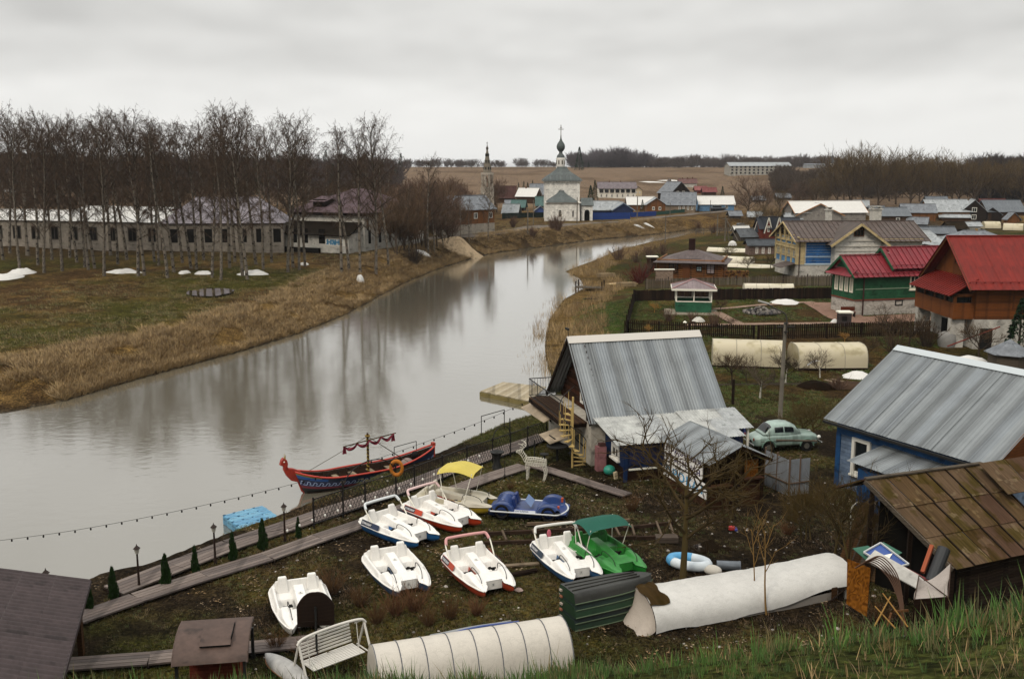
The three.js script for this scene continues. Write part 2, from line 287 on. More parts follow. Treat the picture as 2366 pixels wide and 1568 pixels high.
function birchGeo(seed,o={}) {
 const r=rng(seed),H=o.H||18,T=new Wood(),B=new Wood(),S=new Slivers(),W=o.w||0.036;
 const stems=o.stems||1;
 for (let s=0;s<stems;s++) {
 const lean=stems>1?0.13:0.05,d0=V((r() - 0.5)*lean*2,1,(r() - 0.5)*lean*2),h=H*(s?0.8 + 0.15*r():1);
 const q=bent(V(s*0.3 - (stems - 1)*0.15,-0.2,(r() - 0.5)*0.3),d0,h,11,r,0.09,V(0,0.12,0)),r0=h*(o.thick||0.0105);
 T.limb(q,q.map((_,i)=>r0*Math.pow(1 - i / 11.4,0.9) + 0.018),7);
 const n=Math.round((o.n||34) / (1 + (stems - 1)*0.5)),lo=o.lo||0.24;
 for (let i=0;i<n;i++) {
 const t=lo + (0.97 - lo)*Math.pow((i + r()*0.8) / n,0.85),[a,ax]=onPath(q,t),az=i*2.4 + r(),el=lerp(0.55,1.15,t) + (r() - 0.5)*0.35;
 const L=H*(o.spread||0.2)*(0.55 + 0.75*r())*Math.pow(Math.sin(Math.PI*clamp(0.16 + (t - lo) / (1 - lo)*0.78)),0.7) + 0.6;
 const b=bent(a,V(Math.cos(az)*Math.cos(el),Math.sin(el),Math.sin(az)*Math.cos(el)),L,5,r,0.22,V(0,-0.15,0)),rb=0.012 + L*0.011;
 B.limb(b,b.map((_,k)=>rb*(1 - k / 5.6)),3);
 const m=4 + Math.floor(L*1.7);
 for (let k=0;k<m;k++) {
 const [c,cd]=onPath(b,0.25 + 0.75*(k + r()*0.6) / m),e=bent(c,cd.clone().add(V((r() - 0.5)*1.5,(r() - 0.2)*0.8,(r() - 0.5)*1.5)),L*0.3*(0.5 + r()) + 0.25,3,r,0.3,V(0,-0.7,0));
 B.limb(e,[0.014,0.011,0.008,0.004],3);
 const w=o.tw||10;
 for (let j=0;j<w;j++) {const [f,fd]=onPath(e,r());const hang=0.5 + r()*0.9;S.add(f,V((r() - 0.5)*0.55 + fd.x*0.3,-hang*0.55 + fd.y*0.3 + (r()<0.35?0.5:0),(r() - 0.5)*0.55 + fd.z*0.3).multiplyScalar(0.75 + 0.5*r()),W,r);}
 }
 }
 }
 return {trunk:T.build(),branches:B.build(),twigs:S.build()};
}
function bareGeo(seed,o) {
 const r=rng(seed),T=new Wood(),B=new Wood(),S=new Slivers(),up=o.up??0.4;
 const tw=o.tw??7,LV=o.levels??3;
 const grow=(a,d,L,rad,lv)=>{
 const q=bent(a,d,L,lv===0?5:4,r,lv===0?0.12:0.34,V(0,lv?up*0.5:0.1,0)),n=q.length - 1;
 (lv===0?T:B).limb(q,q.map((_,i)=>rad*(1 - 0.62*i / n)),lv===0?7:lv===1?5:3);
 if (lv<LV) {
 const m=(o.n??[6,5,4])[lv]??4;
 for (let i=0;i<m;i++) {
 const t=(lv===0?(o.lo??0.45):0.3) + (1 - (lv===0?(o.lo??0.45):0.3))*(i + 0.5 + (r() - 0.5)*0.6) / m,[c,cd]=onPath(q,clamp(t,0,0.999));
 const az=i*2.4 + r()*1.2,s=V(Math.cos(az),0,Math.sin(az));s.addScaledVector(cd,-s.dot(cd)).normalize();
 grow(c,cd.clone().multiplyScalar(0.55).addScaledVector(s,lv===0?(o.spread??0.9):0.75).add(V(0,up*0.35,0)),L*(lv===0?(o.limb??0.75):0.6)*(0.75 + 0.45*r()),rad*(lv===0?0.5:0.52),lv + 1);
 }
 }
 if (lv>=LV - 1) for (let i=0;i<tw;i++) {const [c,cd]=onPath(q,0.2 + 0.8*r());S.add(c,cd.clone().add(V((r() - 0.5)*1.5,(r() - 0.5)*1.2 + up*0.6 - (o.hang??0),(r() - 0.5)*1.5)).normalize().multiplyScalar((o.tl??0.6)*(0.5 + r())),o.w??0.03,r);}
 };
 const H=o.H,L0=H*(o.trunk??0.5),ms=o.stems??1;
 for (let s=0;s<ms;s++) grow(V((r() - 0.5)*0.3*(ms - 1),-0.15,(r() - 0.5)*0.3*(ms - 1)),V((r() - 0.5)*(ms>1?0.9:0.15) + (o.lean??0),1,(r() - 0.5)*(ms>1?0.9:0.15)),L0,H*(o.th??0.017) / Math.sqrt(ms),0);
 return {trunk:T.build(),branches:B.build(),twigs:S.build()};
}
function spruceGeo(seed,H,R,n=900) {
 const r=rng(seed),T=new Wood(),S=new Slivers();T.limb([V(0,-0.2,0),V(0,H*0.5,0),V(0,H,0)],[R*0.09,R*0.05,0.01],6);
 for (let i=0;i<n;i++) {const t=Math.pow(i / n,0.8),tier=Math.sin(t*60)*0.12 + 1,az=r()*6.283,k=Math.sqrt(r()),rr=R*(1 - t)*tier*(0.25 + 0.75*k),y=H*(0.06 + 0.94*t) - rr*0.25;S.add(V(Math.cos(az)*rr,y,Math.sin(az)*rr),V(Math.cos(az)*0.35,-0.16 + 0.3*(1 - k),Math.sin(az)*0.35).multiplyScalar(R*0.45),R*0.2,r);}
 return {trunk:T.build(),crown:S.build()};
}
function thujaGeo(seed,H,R,n=1500) {
 const r=rng(seed),T=new Wood(),S=new Slivers();T.limb([V(0,-0.1,0),V(0,H*0.7,0)],[0.03,0.01],5);
 for (let i=0;i<n;i++) {const t=Math.pow(r(),1.15),az=r()*6.283,prof=Math.pow(1 - t,0.65)*(0.75 + 0.25*Math.sin(az*3 + t*9))*sstep(-0.05,0.1,t),k=Math.pow(r(),0.4),rr=R*prof*k;S.add(V(Math.cos(az)*rr,H*t*0.97 + 0.02,Math.sin(az)*rr),V(Math.cos(az)*0.06*r(),0.10 + 0.08*r(),Math.sin(az)*0.06*r()),0.05,r);}
 return {trunk:T.build(),crown:S.build()};
}
function bushGeo(seed,H,R,n=260,w=0.02) {
 const r=rng(seed),B=new Wood(),S=new Slivers();
 for (let i=0;i<n / 10;i++) {const az=r()*6.283,sp=r()*0.9,q=bent(V(Math.cos(az)*R*0.2*r(),-0.05,Math.sin(az)*R*0.2*r()),V(Math.cos(az)*sp*R / H*1.2,1,Math.sin(az)*sp*R / H*1.2),H*(0.55 + 0.4*r()),4,r,0.3);B.limb(q,[w,w*0.8,w*0.6,w*0.4,w*0.2],3);for (let j=0;j<14;j++) {const [c,d]=onPath(q,0.2 + 0.8*r());S.add(c,d.add(V((r() - 0.5)*1.6,r()*0.6,(r() - 0.5)*1.6)).normalize().multiplyScalar(H*0.24*(0.5 + r())),w*0.8,r);}}
 return {branches:B.build(),twigs:S.build()};
}
const TM={
 birch:M('#7d7468',0.9,{tex:'bark'}),birchTwig:M('#4a3c31',0.95),birchLimb:M('#3d352d',0.95),
 dark:M('#3a3129',0.95),limb:M('#463b30',0.95),twig:M('#4b3c2c',0.95),olive:M('#57482f',0.95),red:M('#58453a',0.95),moss:M('#4a3f26',0.95),grey:M('#5d5348',0.95),
 green:M('#2f4a1c',0.9),spruce:M('#1d2c1b',0.95),white:M('#cfcabc',0.9,{tex:'grime'}),straw:M('#8a6d3e',0.95),reed:M('#a58a55',0.95),
};
function plant(name,label,cat,geo,ms,p,yaw,s,group) {
 const o=thing(name,label,cat,p,yaw,group);o.scale.setScalar(s);
 for (const k of Object.keys(geo)) part(o,k,geo[k],ms[k]);return o;
}
const birchM={trunk:TM.birch,branches:TM.birchLimb,twigs:TM.birchTwig};
const oliveM={trunk:TM.limb,branches:TM.limb,twigs:TM.olive},redM={trunk:TM.limb,branches:TM.limb,twigs:TM.red},darkM={trunk:TM.dark,branches:TM.dark,twigs:TM.twig};
{
 const geos=[birchGeo(1,{n:36}),birchGeo(2,{n:34,lo:0.3}),birchGeo(3,{n:40,spread:0.23}),birchGeo(4,{n:30,spread:0.16,lo:0.3,H:17}),birchGeo(5,{n:34,stems:2}),birchGeo(6,{n:24,spread:0.14,lo:0.35})];
 const GR='bare birches of the grove on the left bank';
 const GL='slender bare birch standing in the grove in front of the long white building';
 const r=rng(77);
 let no=0;const put=(x,yb,yt,k,label=GL,group=GR)=>{const p=hit(x,yb);p.y -=0.05;const h=upTo(p,yt);geos[k].twigs.computeBoundingBox();return plant('birch_tree',label,'tree',geos[k],birchM,p,r()*6.28,h / geos[k].twigs.boundingBox.max.y*1.02,group);};
 for (const [x,yb,yt,k] of [[6,600,250,2],[21,585,232,0],[44,628,262,1],[62,590,255,4],[86,612,250,0],[100,630,285,2],[118,600,245,1],[141,626,262,3],[160,595,258,0],[177,606,262,2],[195,617,300,5],[203,622,270,1],[218,620,258,0],[239,637,265,2],[256,590,240,3],[271,610,262,1],[292,600,250,5],[318,637,243,0],[333,637,252,2],[356,605,275,1],[365,612,300,3],[386,641,270,5],[401,628,262,0],[421,607,270,2],[440,620,280,5],[454,622,282,1],[471,600,262,3],[489,641,285,0],[510,646,300,5],[530,618,240,3],[542,605,236,2],[560,637,236,0],[571,645,262,2],[590,610,250,5],[607,622,290,3],[628,606,272,1]]) put(x,yb,yt,k,`${nth(no++)} slender birch from the left in the grove before the long white building`);
 for (const [x,yb,yt,k,label] of [
 [664,629,254,2,'tall birch at the left edge of the two storey white ruin'],[676,617,272,5,'thin birch close beside the tall one before the two storey ruin'],[690,622,300,3,'small birch before the lean-to roof of the white ruin'],[704,615,282,1,'birch before the dark ground floor openings of the white ruin'],
 [790,632,277,3,'birch with a leaning crown before the right part of the white ruin'],[806,624,300,5,'thin birch just right of the leaning one by the white ruin'],[833,632,283,1,'birch beside the right corner of the white ruin'],[868,632,262,2,'largest birch with drooping crown, at the right corner of the white ruin'],[897,614,330,5,'short birch right of the largest drooping one'],
 [945,592,420,4,'forked pale birch above the dark bush on the bank'],[990,588,352,3,'lone tall birch on the left bank before the bend'],[1003,585,425,5,'small birch close right of the lone tall one'],[1024,572,440,0,'birch behind the pale sand heap'],[1063,562,440,5,'pale birch left of the wooden two storey house'],[1084,560,455,3,'birch before the wooden two storey house'],[1127,549,402,4,'twin stemmed birch beside the road below the bell tower'],[1040,566,470,3,'slim young birch by the sand heap'],
 ]) put(x,yb,yt,k,label,null);
 for (let i=0;i<26;i++) {const x=-20 + i*36 + r()*22;put(x,560 - r()*18,275 + 40*r() + (i>18?55:0),Math.floor(r()*6),'bare birch standing behind the long white building','bare birches behind the white buildings');}
}
{
 const g=[bareGeo(11,{H:9,trunk:0.4,stems:3,n:[5,5,3],tw:9,w:0.04,tl:0.8,up:0.8}),bareGeo(12,{H:10,trunk:0.45,n:[7,5,4],tw:8,w:0.04,tl:0.8,up:0.6}),bareGeo(13,{H:8,trunk:0.35,stems:4,n:[4,5,3],tw:9,w:0.035,tl:0.8,up:0.9})];
 const r=rng(5);
 const brM={trunk:TM.limb,branches:TM.limb,twigs:M('#5d4b3a',0.95)};
 const L='brown leafless thicket tree between the birch grove and the far field',G='thicket trees behind the left bank';
 for (let i=0;i<62;i++) {const x=872 + (i % 3?175:290)*r(),y=(x>1045?470:480) + (x>1045?50:112)*Math.pow(r(),0.7),p=hit(x,Math.min(y,598 - (x - 872)*0.19));plant('thicket_tree',L,'tree',g[i % 3],i % 2?brM:redM,p,r()*6,0.7 + 0.6*r(),G);}
 for (let i=0;i<60;i++) {const x=r()*930,p=hit(x,470 + 40*r());plant('scrub_tree','leafless scrub tree in the meadow behind the birch grove','tree',g[i % 3],i % 2?redM:darkM,p,r()*6,0.6 + 0.55*r(),'scrub behind the birch grove');}
}
{
 const g=bareGeo(21,{H:10,trunk:0.45,n:[6,4,3],tw:12,w:0.09,tl:1.1,up:0.7}),all=merged([g.trunk,g.branches,g.twigs]);
 const g2=spruceGeo(22,11,2.2,260),all2=merged([g2.trunk,g2.crown]);
 const wood=(name,label,spots,geo,m)=>{const im=new THREE.InstancedMesh(geo,m,spots.length),mt=new THREE.Matrix4();spots.forEach(([p,s,yaw],i)=>{mt.compose(p,new THREE.Quaternion().setFromAxisAngle(V(0,1,0),yaw),V(s,s,s));im.setMatrixAt(i,mt);});stuffTag(im,name,label);scene.add(im);};
 const r=rng(9),spot=(x,d,s)=>{const q=ray(x,500),X=q.x*d,Z=-d;const k=s*(0.65 + 0.6*r());return [V(X,groundH(X,Z) - 2.6*k,Z),k*1.25,r()*6.28];};
 let a=[];for (let i=0;i<700;i++) a.push(spot(-260 + r()*1180,345 + 170*r(),0.9 + 0.25*r()));
 wood('forest','far leafless wood behind the birch grove',a,all,M('#463d3b',0.95));
 a=[];for (let i=0;i<90;i++) a.push(spot(-260 + r()*1200,340 + 150*r(),1.0));
 wood('spruce_wood','scattered dark spruces in the far wood',a,all2,TM.spruce);
 a=[];for (let i=0;i<240;i++) {const t=r();a.push(spot(1318 + t*185,640 + 60*r(),0.75 + 0.35*Math.sin(t*3.1) + 0.25*Math.sin(t*23)));}
 wood('forest','dense tree belt on the field ridge right of the church',a,all,M('#565053',0.95));
 a=[];for (let i=0;i<420;i++) a.push(spot(1495 + r()*440,620 + 120*r(),0.4 + 0.5*r()));
 wood('forest','low tree line along the right part of the field ridge',a,all,M('#564e4b',0.95));
 a=[];for (let i=0;i<90;i++) a.push(spot(930 + r()*360,660 + 60*r(),0.35 + 0.35*r()));
 wood('treeline','thin row of small trees on the skyline left of the church',a,all,M('#544c48',0.95));
 a=[];for (let i=0;i<800;i++) {const x=2250 + r()*420;a.push(spot(x,300 + 130*r(),0.85 + 0.35*r()));}
 wood('forest','dark leafless wood filling the right edge above the grey roofs',a,all,M('#3a3331',0.95));
 a=[];for (let i=0;i<420;i++) {const x=1780 + r()*560;a.push(spot(x,330 + 140*r(),0.5 + 0.35*r()));}
 wood('forest','brown leafless wood behind the broad trees on the right',a,all,M('#453b32',0.95));
 for (const [x,d,h,lab] of [[1336,560,15,'dark pointed spruce beside the church dome on the ridge'],[1357,640,6,'small spruce at the start of the tree belt on the ridge']]) {const q=spot(x,d,1);plant('spruce_tree',lab,'tree',spruceGeo(x,11,2.6,500),{trunk:TM.dark,crown:TM.spruce},q[0],0,h / 11);}
 {const q=spot(1318,600,1);plant('round_tree','round bare tree just right of the church dome on the ridge','tree',g,{trunk:M('#50494b',0.95),branches:M('#50494b',0.95),twigs:M('#50494b',0.95)},q[0],1,1.35);}
}
{
 const g=[bareGeo(31,{H:12,trunk:0.42,n:[10,6,5],tw:9,w:0.04,tl:0.9,up:0.75,limb:0.9,lo:0.12}),bareGeo(32,{H:12,trunk:0.4,n:[11,6,4],tw:9,w:0.04,tl:0.9,up:0.95,limb:0.95,lo:0.12}),bareGeo(33,{H:12,trunk:0.45,n:[10,5,5],tw:9,w:0.045,tl:0.8,up:0.5,limb:0.8,lo:0.15})];
 const r=rng(31),G='broad bare trees above the roofs on the right';
 const put=(x,yb,yt,k,lab,gr,ms=oliveM)=>{const p=hit(x,yb);g[k].twigs.computeBoundingBox();return plant('broad_tree',lab,'tree',g[k],ms,p,r()*6,1.06*upTo(p,yt) / g[k].twigs.boundingBox.max.y,gr);};
 const bx=[1935,1965,1995,2030,2070,2105,2140,2180,2215,2250,2285,2320,2360,1950,2055,2125,2200,2345].sort((a,b)=>a - b),lbl=(x)=>`${nth(bx.indexOf(x))} broad bare tree from the left in the belt above the grey roofs`;
 for (const [x,yb,yt,k] of [[1935,470,330,1],[1965,476,326,0],[1995,470,322,1],[2030,478,326,0],[2070,472,335,2],[2105,478,340,0],[2140,474,338,1],[2180,478,342,0],[2215,474,352,2],[2250,478,350,1],[2285,472,362,0],[2320,470,360,1],[2360,472,356,2],[1950,462,352,2],[2055,465,345,1],[2125,466,345,2],[2200,465,350,1],[2345,462,352,0]]) put(x,yb,yt,k,lbl(x),G);
 put(1728,500,395,2,'dark spreading tree right of the pale blue house by the road',null,redM);
 put(1765,492,420,0,'bare tree behind the dark spreading tree by the road',null,redM);
 put(1802,488,430,1,'bushy bare tree halfway to the white new roof',null);
 put(1845,480,415,2,'bare tree behind the white new roof, its left end',null,redM);
 put(1885,478,400,1,'bare tree behind the ridge of the white new roof',null);
 put(1700,482,450,2,'low round tree behind the pale blue house',null,redM);
 put(1757,527,462,1,'olive willow above the riverside road on the right bank',null);
 put(1790,520,470,0,'olive willow close to the dark gabled house',null);
 put(1722,540,492,2,'low willow by the wooden rails at the river',null);
 put(1905,470,420,2,'bare tree between the new white roof and the tall belt',null);
}
// ---------------------------------------------------------------- how buildings are put together (origin: front left corner, x along the front, -z to the back)
const frameOf=(A,B)=>{const d=B.clone().sub(A);d.y=0;return {p:A.clone(),yaw:Math.atan2(-d.z,d.x),L:d.length()};};
const yawed=(p,yaw)=>(x,y,z)=>V(x,y,z).applyAxisAngle(V(0,1,0),yaw).add(p);
function windowOn(parent,box,side,c,y,w,h,frame,o={}) {
 const g=new THREE.Group();g.name=o.name||'window';parent.add(g);
 const [L,W]=box;
 if (side==='f') g.position.set(c,y,0);else if (side==='b') {g.position.set(c,y,-W);g.rotation.y=Math.PI;} else if (side==='l') {g.position.set(0,y,-c);g.rotation.y=-Math.PI / 2;} else {g.position.set(L,y,-c);g.rotation.y=Math.PI / 2;}
 const t=o.t??0.09,f=new MB(),dp=o.proud??0.06;
 if (frame) {
 f.box(-w / 2 + t / 2,0,dp / 2 - 0.02,t,h,dp + 0.04).box(w / 2 - t / 2,0,dp / 2 - 0.02,t,h,dp + 0.04).box(0,0,dp / 2 - 0.02,w - 2*t,t,dp + 0.04).box(0,h - t,dp / 2 - 0.02,w - 2*t,t,dp + 0.04);
 const b=t*0.55;for (let i=1;i<(o.cols??2);i++) f.box(-w / 2 + w*i / (o.cols??2),t,dp / 2 - 0.02,b,h - 2*t,dp);
 if (o.bar) f.box(0,h*o.bar,dp / 2 - 0.022,w - 2*t,b,dp - 0.005);
 if (o.top) f.box(0,h,dp / 2,w + 0.16,0.12,dp + 0.1);
 if (o.sill) f.box(0,-0.08,0.06,w + 0.1,0.08,0.16);
 part(g,'frame',f,frame);
 }
 if (o.arch) {const q=[];for (let i=0;i<=8;i++) {const a=Math.PI*i / 8;q.push(V(Math.cos(a)*w / 2,h + Math.sin(a)*w*o.arch,0.015));} part(g,'pane',new MB().poly(V(-w / 2,0,0.015),V(w / 2,0,0.015),...q),o.pane||GLASS);}
 else part(g,'pane',new MB().poly(V(-w / 2 + 0.02,0.02,0.012),V(w / 2 - 0.02,0.02,0.012),V(w / 2 - 0.02,h - 0.02,0.012),V(-w / 2 + 0.02,h - 0.02,0.012)),o.pane||GLASS);
 return g;
}
function slope(parent,a,b,c,d,m,type,step=0.55,o={}) {
 const n=b.clone().sub(a).cross(d.clone().sub(a)).normalize();if (n.y<0) n.negate();
 if (type==='plain') {const q=c.distanceTo(d)<0.02?[a,b,c]:[a,b,c,d];part(parent,'roof_slope',new MB().slab(q,0.07),m);return;}
 const k=Math.max(1,Math.round(a.distanceTo(b) / step)),E=(s)=>a.clone().lerp(b,s),R=(s)=>d.clone().lerp(c,s),r=rng(k*7 + 1);
 for (let i=0;i<k;i++) {
 const s0=i / k,s1=(i + 1) / k;
 if (type==='seam') {
 const q=[E(s0 + 0.002),E(s1 - 0.002),R(s1 - 0.002),R(s0 + 0.002)],g=new MB();g.slab(q,0.04);
 const up=n.clone().multiplyScalar(0.03);g.beam(E(s1 - 0.004).add(up),R(s1 - 0.004).add(up),0.045,0.06);
 part(parent,'roof_panel',g,m);
 } else {
 const w=o.waves??5,nu=w*4,lift=r()*0.02,amp=o.amp??0.022,ov=0.006;
 const g=sheet(nu,1,(s,t)=>{const S=lerp(s0 - ov,s1 + ov,s),p=E(S).lerp(R(S),t);return Object.assign(p.addScaledVector(n,amp*(1 + Math.sin(s*w*6.2832)) + lift),{u:S*a.distanceTo(b),v:t*a.distanceTo(d)});});
 part(parent,'roof_sheet',g,Array.isArray(m)?m[Math.floor(r()*m.length)]:m);
 }
 }
 if (o.guard) {const g=new MB(),up=n.clone();for (let i=0;i<=k;i++) {const e=E(clamp(i / k,0.01,0.99)).lerp(R(clamp(i / k,0.01,0.99)),0.12);g.beam(e,e.clone().addScaledVector(up,0.16),0.05);} const s=E(0.01).lerp(R(0.01),0.12).addScaledVector(up,0.13),t=E(0.99).lerp(R(0.99),0.12).addScaledVector(up,0.13);g.beam(s,t,0.04);part(parent,'snow_guard',g,o.guard);}
}
function roofOver(o,L,W,hw,hr,k) {
 const R=new THREE.Group();R.name='roof';o.add(R);
 const e=k.over??0.4,m=k.roof,T=k.type||'plain',st=k.step,so={guard:k.guard,waves:k.waves,amp:k.amp};
 if (k.ridge==='z') {
 const dy=hr*e / (L / 2),a=V(-e,hw - dy,e),b=V(-e,hw - dy,-W - e),c=V(L / 2,hw + hr,-W - e),d=V(L / 2,hw + hr,e),a2=V(L + e,hw - dy,e),b2=V(L + e,hw - dy,-W - e);
 slope(R,b,a,d,c,m,T,st,so);slope(R,a2,b2,c,d,m,T,st,so);
 part(R,'ridge_cap',new MB().beam(d.clone().add(V(0,0.06,0.01)),c.clone().add(V(0,0.06,-0.01)),0.22,0.07),k.cap||(Array.isArray(m)?m[0]:m));
 if (k.barge) {for (const z of [e - 0.03,-W - e + 0.03]) for (const x of [-e,L + e]) part(R,'barge_board',new MB().beam(V(x,hw - dy - 0.08,z),V(L / 2,hw + hr - 0.08,z),0.06,0.2),k.barge);}
 } else {
 const dy=hr*e / (W / 2),h=k.hip?Math.min(L / 2 - 0.05,W / 2*k.hip):-e;
 const a=V(-e,hw - dy,e),b=V(L + e,hw - dy,e),c=V(L - h,hw + hr,-W / 2),d=V(h,hw + hr,-W / 2),a2=V(-e,hw - dy,-W - e),b2=V(L + e,hw - dy,-W - e);
 slope(R,a,b,c,d,m,T,st,so);slope(R,b2,a2,d,c,m,T,st,so);
 if (k.hip) {slope(R,a2,a,d,d,m,'plain');slope(R,b,b2,c,c,m,'plain');}
 part(R,'ridge_cap',new MB().beam(d.clone().add(V(-0.01,0.06,0)),c.clone().add(V(0.01,0.06,0)),0.22,0.07),k.cap||(Array.isArray(m)?m[0]:m));
 if (k.barge&&!k.hip) {for (const x of [-e + 0.03,L + e - 0.03]) for (const z of [e,-W - e]) part(R,'barge_board',new MB().beam(V(x,hw - dy - 0.08,z),V(x,hw + hr - 0.08,-W / 2),0.06,0.2),k.barge);}
 }
 return R;
}
function wallsOf(o,L,W,hw,hr,k) {
 const ph=k.plinth?k.plinth[0]:0,g=new MB();
 g.box(L / 2,ph - (ph?0:0.6),-W / 2,L,hw - ph + (ph?0:0.6),W);
 part(o,'wall',g,k.wall);
 if (!k.hip) {
 for (const e of [0,1]) part(o,'gable',k.ridge==='z'?new MB().poly(V(0,hw,-W*e),V(L,hw,-W*e),V(L / 2,hw + hr,-W*e)):new MB().poly(V(L*e,hw,0),V(L*e,hw,-W),V(L*e,hw + hr,-W / 2)),k.gable||k.wall);
 }
 if (k.plinth) part(o,'plinth',new MB().box(L / 2,-0.7,-W / 2,L + 0.06,ph + 0.7,W + 0.06),k.plinth[1]);
}
function house(name,label,k) {
 let p,yaw,L;
 if (k.B) ({p,yaw,L}=frameOf(hit(...k.A),hit(...k.B)));else {const c=hit(...k.c),s=mpp(c);L=k.L*s;yaw=(k.yaw||0)*Math.PI / 180;p=yawed(c,yaw)(-L / 2,0,0);}
 const s=mpp(p),W=k.m?k.W:k.W*s,hw=k.m?k.hw:k.hw*s,hr=k.m?k.hr:k.hr*s;
 const o=thing(name,label,'house',p,yaw,k.group);
 wallsOf(o,L,W,hw,hr,k);roofOver(o,L,W,hw,hr,k);
 for (const w of k.win||[]) {const n=w.n??1,span=w.side==='f'||w.side==='b'?L:W;for (let i=0;i<n;i++) windowOn(o,[L,W],w.side,span*lerp(w.x0??0.15,w.x1??0.85,n>1?i / (n - 1):0.5),hw*(w.y??0.35),(w.w??0.1)*span,hw*(w.h??0.4),w.frame===undefined?M('#d9d6cc',0.7):w.frame,w);}
 for (const c of k.chim||[]) part(o,'chimney',new MB().box(L*c[0],hw + hr*0.3,-W*c[1],c[2]*s,(c[3]??8)*s + hr*0.7,c[2]*s),c[4]||M('#6e4a3c',0.9,{tex:'brick'}));
 return o;
}
const KM={
 zinc:M('#9aa0a3',0.5,{tex:'zinc',metal:0.15}),zincDark:M('#666c72',0.55,{tex:'streak',metal:0.15}),zincBlue:M('#7d878f',0.5,{tex:'streak',metal:0.15,key:'b'}),
 slate:M('#7f8388',0.85,{tex:'grime'}),slateL:M('#a4a8aa',0.85,{tex:'grime'}),white:M('#cbc7bd',0.9,{tex:'grime'}),snow:M('#d6d4cf',0.9,{tex:'cloth'}),cream:M('#c9b487',0.8,{tex:'grime'}),
 brownRoof:M('#5a4d47',0.6,{tex:'grime'}),redRoof:M('#7c262b',0.42,{tex:'streak'}),orangeWood:M('#7d4516',0.75,{tex:'wood'}),darkWood:M('#2a2019',0.9,{tex:'wood'}),greyWood:M('#5f564b',0.9,{tex:'wood'}),brownWood:M('#4a3422',0.88,{tex:'wood'}),logWood:M('#7a4c20',0.75,{tex:'wood'}),
 greenPaint:M('#24583a',0.7,{tex:'grime'}),bluePaint:M('#27609a',0.65,{tex:'grime'}),paleBlue:M('#5f86a8',0.75,{tex:'grime'}),navy:M('#1d2c52',0.75,{tex:'grime'}),trim:M('#d8d4c6',0.7),redBrick:M('#6d3327',0.9,{tex:'brick'}),brickW:M('#c2bdb4',0.9,{tex:'brick'}),tealRoof:M('#4d6a66',0.7,{tex:'grime'}),black:M('#1b1a19',0.8),iron:M('#1d1d1c',0.6),
};
